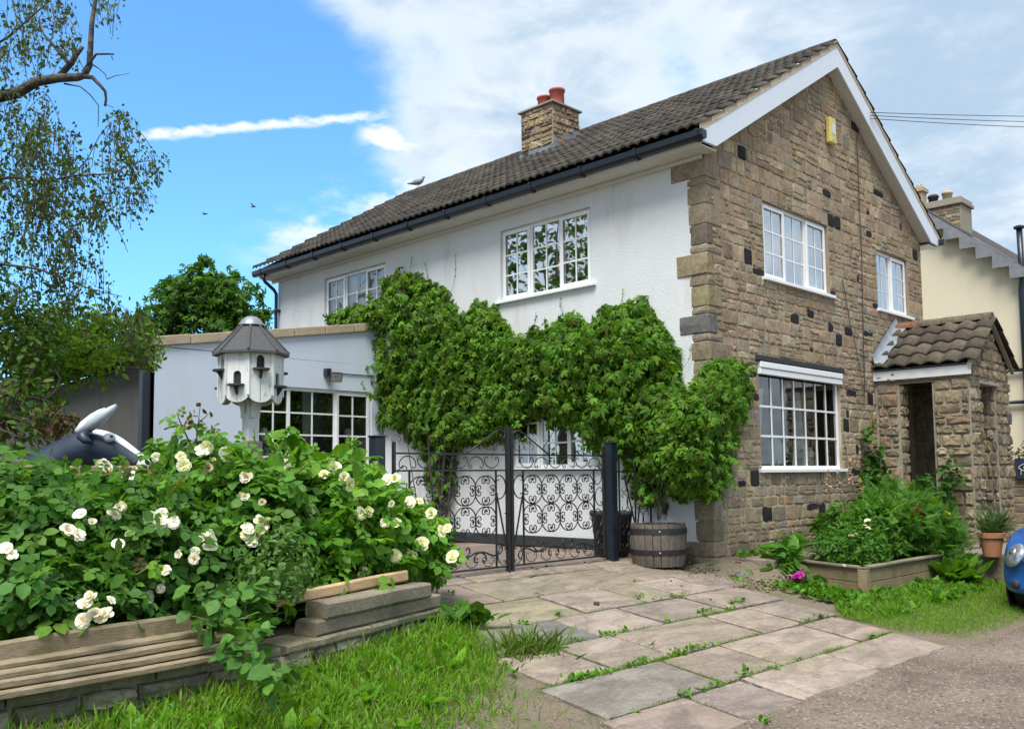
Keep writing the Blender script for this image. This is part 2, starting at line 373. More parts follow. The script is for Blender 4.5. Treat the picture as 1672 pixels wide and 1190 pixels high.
M['iron'] = simple('black_painted_iron', (0.014, 0.014, 0.015), 0.42, 0.35, 25.0, 0.35, 120.0, spec=0.6)
M['post_paint'] = simple('dark_blue_black_paint', (0.012, 0.018, 0.030), 0.35, 0.3, 8.0, 0.1, 60.0)
M['lead'] = simple('lead_flashing', (0.24, 0.265, 0.30), 0.5, 0.25, 7.0, 0.5, 20.0, metal=0.35, bd=0.01)
M['clay_red'] = simple('red_clay_pot', (0.40, 0.095, 0.07), 0.75, 0.2, 9.0, 0.2, 50.0)
M['terracotta'] = simple('terracotta', (0.42, 0.19, 0.10), 0.8, 0.2, 9.0, 0.2, 60.0)
M['buff_clay'] = simple('buff_clay_pot', (0.42, 0.34, 0.22), 0.8, 0.2, 9.0, 0.2, 60.0)
M['sooty'] = simple('sooty_clay', (0.04, 0.038, 0.035), 0.85, 0.3, 9.0, 0.3, 60.0)
M['cement'] = simple('verge_cement', (0.50, 0.41, 0.29), 0.95, 0.3, 7.0, 0.8, 30.0, bd=0.02)
M['coping'] = simple('sandstone_coping', (0.42, 0.34, 0.24), 0.9, 0.25, 5.0, 0.6, 35.0, bd=0.012)
M['dark'] = simple('dark_interior', (0.03, 0.028, 0.025), 0.9, 0.2, 3.0, 0.0)
M['room'] = simple('room_wall', (0.20, 0.18, 0.16), 0.9, 0.1, 1.5, 0.0)
M['blind'] = simple('pale_blind', (0.84, 0.84, 0.83), 0.85, 0.04, 3.0, 0.05, 30.0)
M['curtain_brown'] = simple('brown_curtain', (0.11, 0.07, 0.05), 0.9, 0.2, 9.0, 0.1, 30.0)
M['glass'] = glassmat('window_glass', 0.05)
M['glass_sky'] = glassmat('window_glass_coated', 0.46, wav=0.10)
M['glass_tree'] = glassmat('window_glass_dark', 0.50, tint=(0.6, 0.65, 0.65), wav=0.06)
M['rubber'] = simple('black_rubber', (0.012, 0.012, 0.012), 0.75, 0.2, 20.0, 0.2, 80.0)
M['leaf'] = leafmat('leaf')
M['leaf_matt'] = leafmat('leaf_matt', 0.30, 0.6, 0.2)
M['leaf_grass'] = leafmat('grass_blade', 0.40, 0.5, 0.25)
M['petal'] = leafmat('petal', 0.25, 0.6, 0.2)
M['bark'] = simple('brown_bark', (0.085, 0.065, 0.05), 0.95, 0.4, 14.0, 0.9, 40.0, bd=0.02)
def birchbark():
    m, t, out = new_mat('birch_bark'); p = geo(t)
    n = t.ramp(t.noise(p, 7.0, 6.0, 0.7), 0.42, 0.60)
    c = t.mix(n, c4((0.03, 0.026, 0.024)), c4((0.11, 0.095, 0.082)))
    principled(t, out, Base_Color=c, Roughness=0.9, Normal=bump(t, t.noise(p, 40.0, 4.0), 0.7, 0.012)); return m
M['birch'] = birchbark()
def wood(name, a, b, scale=3.0, axis=(1, 1, 1), green=0.0, knots=True):
    m, t, out = new_mat(name); p = objco(t)
    mp = t.node('ShaderNodeMapping', {'Scale': axis}); t.set(mp.inputs['Vector'], p)
    n = t.noise(mp.outputs[0], scale*6, 6.0, 0.65, 0.6); n2 = t.noise(p, scale*0.6, 4.0, 0.6)
    c = t.mix(t.ramp(n, 0.32, 0.68), c4(a), c4(b))
    c = t.mix(t.math('MULTIPLY', t.ramp(n2, 0.40, 0.72), 0.55), c, c4([v*0.55 for v in a]))
    if green: c = t.mix(t.math('MULTIPLY', t.ramp(t.noise(p, scale*1.4, 5.0), 0.45, 0.65), green), c, c4((0.11, 0.12, 0.045)))
    principled(t, out, Base_Color=c, Roughness=0.85, Normal=bump(t, n, 0.45, 0.006), **{'Specular_IOR_Level': 0.25}); return m
M['sleeper'] = wood('weathered_sleeper', (0.20, 0.155, 0.10), (0.33, 0.27, 0.18), 3.0, (9, 1.2, 9), 0.55)
M['sleeper_grey'] = wood('grey_sleeper', (0.17, 0.14, 0.10), (0.31, 0.265, 0.205), 3.0, (9, 1.2, 9), 0.45)
M['new_timber'] = wood('fresh_timber', (0.50, 0.34, 0.18), (0.62, 0.45, 0.26), 2.5, (9, 1.2, 9), 0.0)
M['barrel_wood'] = wood('barrel_oak', (0.085, 0.07, 0.057), (0.20, 0.175, 0.15), 5.0, (6, 6, 0.9), 0.0)
M['planter_wood'] = wood('planter_sleeper', (0.22, 0.165, 0.10), (0.35, 0.27, 0.165), 3.0, (1.5, 1.5, 9), 0.3)
M['post_wood'] = wood('grey_brown_post', (0.15, 0.125, 0.10), (0.28, 0.245, 0.20), 3.5, (6, 6, 0.8), 0.0)
def flaky():
    m, t, out = new_mat('flaking_white_paint'); p = geo(t)
    mp = t.node('ShaderNodeMapping', {'Scale': (1, 1, 0.25)}); t.set(mp.inputs['Vector'], p)
    k = t.ramp(t.noise(mp.outputs[0], 30.0, 6.0, 0.72), 0.50, 0.66); k2 = t.ramp(t.noise(p, 6.0, 3.0), 0.38, 0.60)
    c = t.mix(t.math('MULTIPLY', t.math('MULTIPLY', k, k2), 0.9), c4((0.66, 0.665, 0.655)), c4((0.22, 0.205, 0.18)))
    principled(t, out, Base_Color=c, Roughness=0.7, Normal=bump(t, t.noise(p, 60.0, 4.0), 0.3, 0.004)); return m
M['flaky'] = flaky()
M['felt'] = simple('mineral_roof_felt', (0.075, 0.076, 0.08), 0.95, 0.3, 60.0, 0.6, 160.0)
M['soil'] = simple('dark_soil', (0.055, 0.042, 0.03), 0.98, 0.4, 12.0, 1.0, 40.0, bd=0.03)
M['hoop'] = simple('barrel_hoop_steel', (0.035, 0.032, 0.030), 0.6, 0.35, 14.0, 0.3, 60.0, metal=0.4)
def ground():
    m, t, out = new_mat('earth_and_thin_grass'); p = geo(t)
    n = t.noise(p, 2.2, 7.0, 0.65); n2 = t.noise(p, 30.0, 5.0, 0.7)
    c = t.mix(n2, c4((0.10, 0.075, 0.052)), c4((0.30, 0.235, 0.17)))
    c = t.mix(t.math('MULTIPLY', t.ramp(n, 0.47, 0.62), 0.5), c, c4((0.11, 0.13, 0.04)))
    principled(t, out, Base_Color=c, Roughness=0.98, Normal=bump(t, t.math('ADD', n2, t.noise(p, 90.0, 3.0)), 0.9, 0.02)); return m
M['ground'] = ground()
def road():
    m, t, out = new_mat('worn_gravel_tarmac'); p = geo(t)
    v = t.node('ShaderNodeTexVoronoi', {'Scale': 48.0}, feature='F1'); t.set(v.inputs['Vector'], p)
    cs = t.node('ShaderNodeSeparateColor'); t.set(cs.inputs[0], v.outputs['Color'])
    n = t.noise(p, 1.3, 6.0, 0.62); n2 = t.noise(p, 140.0, 3.0, 0.7)
    c = t.mix(t.ramp(n, 0.3, 0.7), c4((0.145, 0.112, 0.086)), c4((0.265, 0.212, 0.168)))
    ch = t.ramp(cs.outputs[0], 0.62, 0.95); ch = t.math('MULTIPLY', ch, t.ramp(v.outputs['Distance'], 0.55, 0.2))
    c = t.mix(t.math('MULTIPLY', ch, 0.8), c, c4((0.58, 0.51, 0.43)))
    c = t.mix(t.math('MULTIPLY', t.ramp(cs.outputs[1], 0.7, 0.95), 0.55), c, c4((0.06, 0.046, 0.036)))
    c = t.mix(t.math('MULTIPLY', n2, 0.25), c, c4((0.08, 0.06, 0.045)))
    sc = t.math('MULTIPLY', t.ramp(t.noise(p, 3.4, 6.0, 0.7), 0.60, 0.70), 0.35); c = t.mix(sc, c, c4((0.14, 0.13, 0.055)))
    h = t.math('SUBTRACT', n2, t.math('MULTIPLY', v.outputs['Distance'], 0.9))
    principled(t, out, Base_Color=c, Roughness=0.95, Normal=bump(t, h, 0.8, 0.012), **{'Specular_IOR_Level': 0.2}); return m
M['road'] = road()
def carpaint():
    m, t, out = new_mat('blue_car_paint')
    principled(t, out, Base_Color=c4((0.012, 0.105, 0.42)), Roughness=0.28, Metallic=0.35, **{'Coat_Weight': 0.8, 'Coat_Roughness': 0.06}); return m
M['car'] = carpaint()
M['chrome'] = simple('chrome', (0.75, 0.76, 0.78), 0.12, 0.02, 4.0, 0.0, metal=1.0)
M['lamp'] = simple('headlamp_lens', (0.45, 0.50, 0.54), 0.06, 0.45, 22.0, 0.3, 45.0, metal=0.75)
M['carglass'] = simple('car_glass', (0.015, 0.018, 0.02), 0.05, 0.1, 3.0, 0.0, spec=0.8)
M['cow_black'] = simple('cow_black_paint', (0.018, 0.030, 0.055), 0.45, 0.35, 9.0, 0.25, 40.0)
M['horn'] = simple('grey_horn', (0.40, 0.45, 0.52), 0.45, 0.25, 10.0, 0.2, 40.0)
M['cow_white'] = simple('cow_white_paint', (0.70, 0.72, 0.75), 0.45, 0.12, 12.0, 0.2, 40.0)
M['yellow'] = simple('yellow_plastic', (0.62, 0.52, 0.16), 0.45, 0.12, 9.0, 0.05)
M['pigeon'] = simple('pigeon_grey', (0.22, 0.235, 0.26), 0.8, 0.25, 30.0, 0.2, 90.0)
M['bird'] = simple('dark_bird', (0.02, 0.02, 0.024), 0.8, 0.2, 30.0, 0.1)
M['ceramic'] = simple('white_ceramic', (0.62, 0.62, 0.60), 0.25, 0.15, 20.0, 0.05)
M['slate'] = simple('slate_plate', (0.05, 0.055, 0.06), 0.6, 0.2, 20.0, 0.2)
M['navy'] = simple('navy_sign_board', (0.018, 0.03, 0.055), 0.5, 0.2, 8.0, 0.1)
M['cable'] = simple('black_cable', (0.02, 0.02, 0.022), 0.6, 0.2, 8.0, 0.0)
M['grey_barge'] = simple('grey_toothed_bargeboard', (0.19, 0.205, 0.22), 0.75, 0.35, 8.0, 0.3, 40.0)
M['lintel'] = simple('black_lintel', (0.03, 0.032, 0.035), 0.75, 0.3, 12.0, 0.4, 60.0)
M['soffit'] = simple('white_soffit', (0.62, 0.61, 0.58), 0.5, 0.08, 5.0, 0.03, 40.0)
M['garden_slab'] = simple('old_stone_slab', (0.21, 0.18, 0.13), 0.95, 0.35, 5.0, 0.8, 30.0, bd=0.015)
# ------------------------------------------------------------------ generators for walls and stones
def panel(mb, o, u, v, n, W, H, holes, reveal=0.16, extra=None):
    """sheet wall with rectangular openings and their reveals"""
    o, u, v, n = (np.asarray(a, float) for a in (o, u, v, n))
    us = sorted({0.0, W, *[h[0] for h in holes], *[h[2] for h in holes]}); vs_ = sorted({0.0, H, *[h[1] for h in holes], *[h[3] for h in holes]})
    flip = np.dot(np.cross(u, v), n) < 0
    def quad(a, b, c, d):
        mb.add([a, b, c, d], [(3, 2, 1, 0) if flip else (0, 1, 2, 3)])
    for i in range(len(us)-1):
        for j in range(len(vs_)-1):
            a, b, c, d = us[i], vs_[j], us[i+1], vs_[j+1]; cu, cv = (a+c)/2, (b+d)/2
            if any(h[0] < cu < h[2] and h[1] < cv < h[3] for h in holes): continue
            quad(o+u*a+v*b, o+u*c+v*b, o+u*c+v*d, o+u*a+v*d)
    for (a, b, c, d) in holes:
        P = [o+u*a+v*b, o+u*c+v*b, o+u*c+v*d, o+u*a+v*d]; r = -n*reveal
        for i in range(4): quad(P[(i+1) % 4], P[i], P[i]+r, P[(i+1) % 4]+r)
def clip_poly(poly, planes):
    for (a, b, c) in planes:                       # keep a*u+b*v<=c
        out = []
        for i in range(len(poly)):
            p, q = poly[i], poly[(i+1) % len(poly)]; dp, dq = a*p[0]+b*p[1]-c, a*q[0]+b*q[1]-c
            if dp <= 0: out.append(p)
            if dp*dq < 0: t = dp/(dp-dq); out.append((p[0]+t*(q[0]-p[0]), p[1]+t*(q[1]-p[1])))
        poly = out
        if len(poly) < 3: return []
    return poly
def courses(W, H, hr, wr, holes=(), split=0.25, u0=0.0, v0=0.0):
    """random rubble brought to rough courses -> rectangles"""
    R = []; v = v0
    while v < H-0.03:
        h = random.uniform(*hr); h = min(h, H-v)
        if H-(v+h) < hr[0]*0.6: h = H-v
        u = u0-random.uniform(0, wr[0])
        while u < W-0.01:
            q = random.random(); wd = random.uniform(*wr)*(0.55+0.45*h/hr[1]) if q > 0.15 else random.uniform(wr[0]*.7, wr[0]*1.2)
            a, b = max(u, u0), min(u+wd, W); u += wd
            if W-u < wr[0]*0.5: b = W; u = W
            if b-a < 0.04: continue
            if random.random() < split and h > 0.13:
                k = random.uniform(0.35, 0.65)
                R += [(a, v, b, v+h*k), (a, v+h*k, b, v+h)]
            else: R.append((a, v, b, v+h))
        v += h
    out = []
    for r in R:
        todo = [r]
        for hl in holes:
            nxt = []
            for (a, b, c, d) in todo:
                if c <= hl[0] or a >= hl[2] or d <= hl[1] or b >= hl[3]: nxt.append((a, b, c, d)); continue
                cand = [(a, b, min(c, hl[0]), d), (max(a, hl[2]), b, c, d)]
                cand = [q for q in cand if q[2]-q[0] > 0.035]
                if not cand: cand = [(a, b, c, min(d, hl[1])), (a, max(b, hl[3]), c, d)]
                nxt += [q for q in cand if q[2]-q[0] > 0.03 and q[3]-q[1] > 0.03]
            todo = nxt
        out += todo
    return out
def stone_mb(rect, o, u, v, n, col, joint=0.007, proud=(0.004, 0.018), jit=0.015, planes=(), rough=0.5, skew=0.0):
    a, b, c, d = rect; j = joint; a, b, c, d = a+j, b+j, c-j, d-j
    if c-a < 0.02 or d-b < 0.02: return None
    J = lambda s=1.0: random.uniform(-jit, jit)*s
    mx = lambda p, q, t: p+(q-p)*t
    ring = [(a+abs(J()), b+abs(J())), (mx(a, c, .35), b+J(.8)), (mx(a, c, .7), b+J(.8)), (c-abs(J()), b+abs(J())), (c+J(.5), mx(b, d, .5)), (c-abs(J()), d-abs(J())),
            (mx(a, c, .65), d+J(.8)), (mx(a, c, .3), d+J(.8)), (a+abs(J()), d-abs(J())), (a+J(.5), mx(b, d, .5))]
    if planes: ring = clip_poly(ring, planes)
    if len(ring) < 3: return None
    cu = sum(p[0] for p in ring)/len(ring); cv = sum(p[1] for p in ring)/len(ring); m = len(ring)
    p0 = random.uniform(*proud); o, u, v, n = (np.asarray(x, float) for x in (o, u, v, n))
    ins = min(0.014, 0.16*min(c-a, d-b)); V = []
    def rg(s, q, js):
        for (x, y) in ring:
            dx, dy = x-cu, y-cv; L = math.hypot(dx, dy)+1e-6; k = max(0, 1-s/L)
            V.append(o+u*(cu+dx*k)+v*(cv+dy*k)+n*(q+random.uniform(-js, js)))
    rg(0, -0.012, 0); rg(ins*0.25, p0*0.55, p0*0.12); rg(ins*1.4, p0, p0*rough*.6)
    V.append(o+u*(cu+J(2))+v*(cv+J(2))+n*(p0*random.uniform(0.85, 1.25)))
    f = []
    for k in range(2):
        for i in range(m): f.append((k*m+i, k*m+(i+1) % m, (k+1)*m+(i+1) % m, (k+1)*m+i))
    for i in range(m): f.append((2*m+i, 2*m+(i+1) % m, 3*m))
    if np.dot(np.cross(u, v), n) < 0: f = [q[::-1] for q in f]
    mb = MB(); mb.col = tuple(col); mb.add(V, f); mb.cen = o+u*cu+v*cv; mb.area = (c-a)*(d-b); return mb
def lay(stones, parent, mat, limit=300, name='stone', rest='small_stonework'):
    S = [s for s in stones if s is not None]
    S.sort(key=lambda s: -s.area/np.sum((s.cen-CAM)**2))
    for s in S[:limit]: s.build(name, mat, parent, tint=True)
    if S[limit:]:
        mb = MB()
        for s in S[limit:]:
            b = len(mb.v); mb.v += s.v; mb.c += s.c; mb.f += [tuple(i+b for i in q) for q in s.f]
        mb.build(rest, mat, parent, tint=True, kind='stuff')
PAL = [((0.285, 0.228, 0.160), 5), ((0.262, 0.218, 0.160), 5), ((0.232, 0.182, 0.125), 3), ((0.325, 0.270, 0.198), 3), ((0.290, 0.220, 0.162), 2.5), ((0.240, 0.215, 0.175), 4), ((0.190, 0.160, 0.122), 1.5), ((0.27, 0.19, 0.118), 1.0)]
PAL = [((c[0]*1.20, c[1]*1.15, c[2]*1.06), w_) for c, w_ in PAL]
def pick(pal=PAL, k=1.0):
    c = random.choices([p[0] for p in pal], [p[1] for p in pal])[0]; s = random.uniform(0.86, 1.14)*k
    return tuple(v*s*random.uniform(0.97, 1.03) for v in c)
BLACK = (0.022, 0.021, 0.021)

# ------------------------------------------------------------------ the house
house = thing('stone_house', 'two-storey house with stone gable, white rendered side and dark tiled roof', 'house', (-5, 3.5, 0))
WZ = 5.02; HW = 6.93; HL = 10.08; RY = 3.465
EY, EZ, K = -0.42, 5.19, 0.607
def zroof(y): return EZ+K*((y if y <= RY else 2*RY-y)-EY)
G1 = (1.41, 3.65, 3.33, 4.73); G2 = (5.04, 3.66, 6.31, 4.67); G3 = (1.17, 1.06, 3.51, 2.49)
GD = (5.30, 0.08, 6.12, 2.15)
mb = MB(); panel(mb, (0, 0, 0), (0, 1, 0), (0, 0, 1), (1, 0, 0), HW, WZ, [G1, G2, G3, GD])
zt = zroof(RY)-0.10
mb.add([(0, 0, WZ), (0, HW, WZ), (0, RY, zt)], [(0, 1, 2)])
gable = mb.build('gable_wall', M['mortar'], house)
gable['label'] = 'stone gable wall of mixed brown rubble with a few black stones'
# quoins
QZ = [(-.28, 0.0, .40, .30), (0.0, .19, .42, .26), (.19, .44, .26, .20), (.44, .70, .28, .16), (.70, .98, .30, .20), (.98, 1.22, .30, .30), (1.22, 1.50, .34, .22), (1.50, 1.72, .26, .34), (1.72, 1.98, .24, .22), (1.98, 2.22, .27, .34),
      (2.22, 2.42, .24, .30), (2.42, 2.66, .26, .50), (2.66, 2.76, .24, .30), (2.76, 3.0, .42, .18), (3.0, 3.1, .24, .30), (3.1, 3.36, .24, .30), (3.36, 3.5, .26, .16), (3.5, 3.78, .44, .14), (3.78, 3.88, .24, .34), (3.88, 4.14, .24, .13),
      (4.14, 4.4, .25, .36), (4.4, 4.64, .26, .12), (4.64, 4.74, .26, .34), (4.74, 5.0, .50, .30)]
QC = {4: (.12, .10, .075), 13: (.135, .13, .125), 19: (.15, .125, .10), 17: (.27, .22, .135), 21: (.27, .22, .14)}
qm = []
for i, (z0, z1, a, b) in enumerate(QZ):
    col = QC.get(i) or pick([((0.26, 0.21, 0.145), 3), ((0.24, 0.20, 0.15), 2), ((0.26, 0.21, 0.125), 2), ((0.19, 0.16, 0.125), 1)])
    j = 0.006; e = 0.010; q = MB(); q.col = col; x1 = random.uniform(0.008, 0.016); y1 = -random.uniform(0.0, 0.006)-(0.008 if a > .3 else 0)
    def J(): return random.uniform(-.007, .007)
    Z = [z0+j, z0+j+e, (z0+z1)/2, z1-j-e, z1-j]; ins = [e, 0, -.004, 0, e]; V = []
    prof = [(-a, .05, 0), (-a+.004, y1, .6), (-a*.55, y1-.006, 1), (x1-e*.9, y1, 1), (x1, y1+e*.9, 1), (x1+.006, b*.5, 1), (x1, b-.006, .6), (-.04, b, 0)]
    for zz, ii in zip(Z, ins):
        for k, (px, py, w_) in enumerate(prof):
            nx, ny = (0, 1) if k < 4 else (-1, 0)
            V.append((px+nx*ii*w_+J()*.6*(k not in (0, 7)), py+ny*ii*w_+J()*.6*(k not in (0, 7)), zz+J()*.5))
    n = len(prof); f = [(r*n+k, r*n+k+1, (r+1)*n+k+1, (r+1)*n+k) for r in range(4) for k in range(n-1)]
    f += [tuple(range(n))[::-1], tuple(range(4*n, 5*n))]
    q.add(V, f); qm.append(q)
for q in qm: q.build('quoin', M['stone'], gable, tint=True)
q = MB(); q.box((-.46, .006, -.4), (-.001, .05, 5.0)); q.box((-.05, .05, -.4), (-.002, 6.9, -.001)); q.box((-10.0, .06, -.4), (-.1, .08, .0)); q.build('corner_mortar', M['mortar'], gable)
# rubble stones of the gable
holes = [(h[0]-.005, h[1]-.01, h[2]+.005, h[3]+.005) for h in (G1, G2, G3)]+[(GD[0]-.1, 0, GD[2]+.1, 2.25)]
holes[2] = (G3[0]-.01, G3[1]-.02, G3[2]+.01, G3[3]+.10)
holes += [(-.1, z0, b+.002, z1) for (z0, z1, a, b) in QZ]
rects = courses(HW, zt, (0.075, 0.235), (0.11, 0.46), holes, split=0.38)
planes = [(-K, 1.0, zt-K*RY), (K, 1.0, zt+K*RY)]
dark_px = [(1211, 257), (1232, 441), (1219, 413), (1353, 321), (1351, 350), (1364, 368), (1396, 214), (1437, 321), (1420, 349), (1472, 367), (1418, 376), (1494, 424), (1401, 462), (1425, 498), (1364, 479), (1324, 515), (1296, 515), (1463, 530),
           (1356, 538), (1370, 555), (1384, 546), (1326, 573), (1417, 547), (1385, 702), (1394, 646), (1422, 645), (1398, 728), (1381, 673), (1228, 607), (1230, 647), (1217, 785), (1232, 783), (1322, 828), (1341, 824), (1250, 851), (1398, 769), (1411, 795)]
dark_pt = [onp(x, y, 'x', 0) for x, y in dark_px]
S = []
for r in rects:
    blk = any(r[0] <= p[1] < r[2] and r[1] <= p[2] < r[3] for p in dark_pt)
    if blk and (r[2]-r[0])*(r[3]-r[1]) > 0.055:                     # a black stone is never one of the long ones
        p = next(p for p in dark_pt if r[0] <= p[1] < r[2] and r[1] <= p[2] < r[3]); wd = .11
        c0 = min(max(p[1]-wd, r[0]), r[2]-2*wd) if r[2]-r[0] > 2*wd else r[0]; c1 = min(c0+2*wd, r[2])
        for (a, c, kk) in ((r[0], c0, 0), (c0, c1, 1), (c1, r[2], 0)):
            if c-a > .05: S.append(stone_mb((a, r[1], c, r[3]), (0, 0, 0), (0, 1, 0), (0, 0, 1), (1, 0, 0), BLACK if kk else pick(), planes=planes))
        continue
    S.append(stone_mb(r, (0, 0, 0), (0, 1, 0), (0, 0, 1), (1, 0, 0), BLACK if blk else pick(), planes=planes))
lay(S, gable, M['stone'], 300)

# white rendered long wall
W4 = (-3.67, 3.66, -1.87, 4.76); W5 = (-8.43, 3.66, -6.53, 4.78); W6 = (-3.45, 1.12, -1.85, 2.16)
mb = MB(); hs = [(h[0]+HL, h[1], h[2]+HL, h[3]) for h in (W4, W5, W6)]
panel(mb, (-HL, 0, 0), (1, 0, 0), (0, 0, 1), (0, -1, 0), HL-0.225, WZ, hs, reveal=0.14)
mb.add([(-0.225, 0, 0), (-0.225, 0.08, 0), (-0.225, 0.08, WZ), (-0.225, 0, WZ)], [(0, 1, 2, 3)])
mb.add([(-HL, 0, 0), (-HL, HW, 0), (-HL, HW, WZ), (-HL, 0, WZ)], [(0, 3, 2, 1)][::1])
mb.add([(-HL, 0, WZ), (-HL, HW, WZ), (-HL, RY, zt)], [(0, 2, 1)])
mb.add([(-HL, HW, 0), (0, HW, 0), (0, HW, WZ), (-HL, HW, WZ)], [(0, 3, 2, 1)])
white = mb.build('rendered_wall', M['white_render'], house)
mb = MB(); mb.box((-HL+3.2, -0.022, 0.0), (-0.43, 0.01, 0.155)); mb.build('plinth', M['lintel'], white, bevel=.008)
mb = MB()
for z in (0.02, 2.62, 5.0): mb.add([(-HL+.02, .02, z), (-.02, .02, z), (-.02, HW-.02, z), (-HL+.02, HW-.02, z)], [(0, 1, 2, 3)])
for x in (-4.7, -6.2): mb.add([(x, .02, 0), (x, HW, 0), (x, HW, 5), (x, .02, 5)], [(0, 1, 2, 3)])
mb.add([(-HL, 4.2, 0), (-.3, 4.2, 0), (-.3, 4.2, 5), (-HL, 4.2, 5)], [(0, 1, 2, 3)])
mb.build('room_partitions', M['room'], house)

# ------------------------------------------------------------------ windows
def window(parent, o, u, n, W, H, lights, bars, glass, sash=(), sill=True, back=None, backmat=None, set_in=0.055, name='window', barw=0.012, top=0.0, bar_out=False, sill_w=0.06):
    """o: lower corner of the opening, u: along the wall, lights: relative widths"""
    o, u, n = (np.asarray(x, float) for x in (o, u, n)); z = np.array([0, 0, 1.0]); fo = o-n*set_in; fr = 0.055
    f = MB()
    f.obox(fo, u, z, n, (0, 0, -.05), (fr, H, .0)); f.obox(fo, u, z, n, (W-fr, 0, -.05), (W, H, .0))
    f.obox(fo, u, z, n, (fr, 0, -.05), (W-fr, fr, .0)); f.obox(fo, u, z, n, (fr, H-fr, -.05), (W-fr, H, .0))
    tot = sum(lights); x = 0; cells = []
    for i, l in enumerate(lights):
        x0 = x; x += l/tot*W; cells.append((x0, x))
        if i < len(lights)-1: f.obox(fo, u, z, n, (x-.03, fr, -.05), (x+.03, H-fr-top, -.001))
    win = f.build(name, M['upvc'], parent, bevel=.006)
    for i, (a, b) in enumerate(cells):
        a2 = a+(fr if i == 0 else .03); b2 = b-(fr if i == len(cells)-1 else .03); y0, y1 = fr, H-fr-top
        if i in sash:
            s = MB(); q = .052; a3, b3, y2, y3 = a2-.022, b2+.022, y0-.022, y1+.022
            s.obox(fo, u, z, n, (a3, y2, .001), (a3+q, y3, .024)); s.obox(fo, u, z, n, (b3-q, y2, .001), (b3, y3, .024))
            s.obox(fo, u, z, n, (a3+q, y2, .001), (b3-q, y2+q, .024)); s.obox(fo, u, z, n, (a3+q, y3-q, .001), (b3-q, y3, .024))
            s.build('sash', M['upvc'], win, bevel=.005)
            a2, b2, y0, y1 = a3+q, b3-q, y2+q, y3-q; gz = -.004
        else: gz = -.022
        p = MB(); g0 = fo+n*gz
        p.add([g0+u*a2+z*y0, g0+u*b2+z*y0, g0+u*b2+z*y1, g0+u*a2+z*y1], [(0, 1, 2, 3)] if np.dot(np.cross(u, z), n) > 0 else [(3, 2, 1, 0)])
        p.build('pane', glass, win)
        nc, nr = bars[i] if isinstance(bars, list) else bars; w2 = barw; off = .004 if bar_out else .003; thick = .010 if bar_out else .004
        for c in range(1, nc):
            xx = a2+(b2-a2)*c/nc; q = MB(); q.obox(g0, u, z, n, (xx-w2, y0, off), (xx+w2, y1, off+thick)); q.build('glazing_bar', M['upvc'], win)
        for r in range(1, nr):
            yy = y0+(y1-y0)*r/nr; q = MB(); q.obox(g0, u, z, n, (a2, yy-w2, off+.001), (b2, yy+w2, off+thick+.001)); q.build('glazing_bar', M['upvc'], win)
    if sill:
        q = MB(); q.obox(o, u, z, n, (-.07, -.035, -.06), (W+.09, .012, sill_w)); q.build('sill', M['upvc'], win, bevel=.006)
    if back:
        q = MB(); m_ = 28; V = []
        for k in range(m_+1):
            t = k/m_; d = .085+.012*math.sin(t*W*38)
            V += [fo-n*d+u*(W*t)+z*.02, fo-n*d+u*(W*t)+z*(H-.02)]
        q.add(V, [(2*k, 2*k+2, 2*k+3, 2*k+1) for k in range(m_)]); q.build('curtain', backmat or M['blind'], win, smooth=True)
    return win
U, Vv, Nx = (0, 1, 0), (0, 0, 1), (1, 0, 0)
window(house, (0, G1[0], G1[1]), U, Nx, G1[2]-G1[0], G1[3]-G1[1], [1, .95, .98], (2, 3), M['glass_sky'], sash=(0, 2), back=True)
window(house, (0, G2[0], G2[1]), U, Nx, G2[2]-G2[0], G2[3]-G2[1], [1, 1], (2, 3), M['glass_sky'], sash=(1,), back=True, barw=.006)
g3 = window(house, (0, G3[0], G3[1]), U, Nx, G3[2]-G3[0], G3[3]-G3[1], [1], (7, 3), M['glass'], sash=(), barw=.014, bar_out=True, top=.13, set_in=.03)
mb = MB(); WW = G3[2]-G3[0]
for k in range(2):
    q = MB(); q.box((-.02, G3[0]-.03, G3[3]-.165+k*.086), (.045+.012*k, G3[2]+.03, G3[3]-.165+k*.086+.080)); q.build('head_board', M['upvc'], g3, bevel=.008)
mb = MB(); mb.box((-.02, G3[0]-.09, G3[3]+.015), (.052, G3[2]+.10, G3[3]+.085)); mb.build('lintel', M['lintel'], gable, bevel=.006)
# drawn-back curtains of the ground floor window
for (y0, y1, w0, w1) in ((G3[0]+.05, G3[0]+.42, .36, .16), (2.30, 2.78, .10, .42)):
    q = MB(); V = []; m_ = 10
    for k in range(m_+1):
        t = k/m_
        for s_ in range(7):
            hh = s_/6; wd = w1+(w0-w1)*hh if y0 < 2 else w1+(w0-w1)*hh**.8
            yc = y0+wd*t if y0 < 2 else (y0+y1)/2+wd*(t-.5)
            V.append((-.18-.03*math.sin(t*19), yc, G3[1]+.06+hh*1.05))
    q.add(V, [(k*7+s_, (k+1)*7+s_, (k+1)*7+s_+1, k*7+s_+1) for k in range(m_) for s_ in range(6)]); q.build('curtain', M['blind'], g3, smooth=True)
window(house, (W4[0], 0, W4[1]), (1, 0, 0), (0, -1, 0), W4[2]-W4[0], W4[3]-W4[1], [.95, .93, .95], (2, 3), M['glass_tree'], sash=(0, 2))
window(house, (W5[0], 0, W5[1]), (1, 0, 0), (0, -1, 0), W5[2]-W5[0], W5[3]-W5[1], [1, 1, 1], (2, 3), M['glass'], sash=(0, 2), back=True)
window(house, (W6[0], 0, W6[1]), (1, 0, 0), (0, -1, 0), W6[2]-W6[0], W6[3]-W6[1], [1, 1, 1], (2, 3), M['glass_tree'], sash=(0, 2))

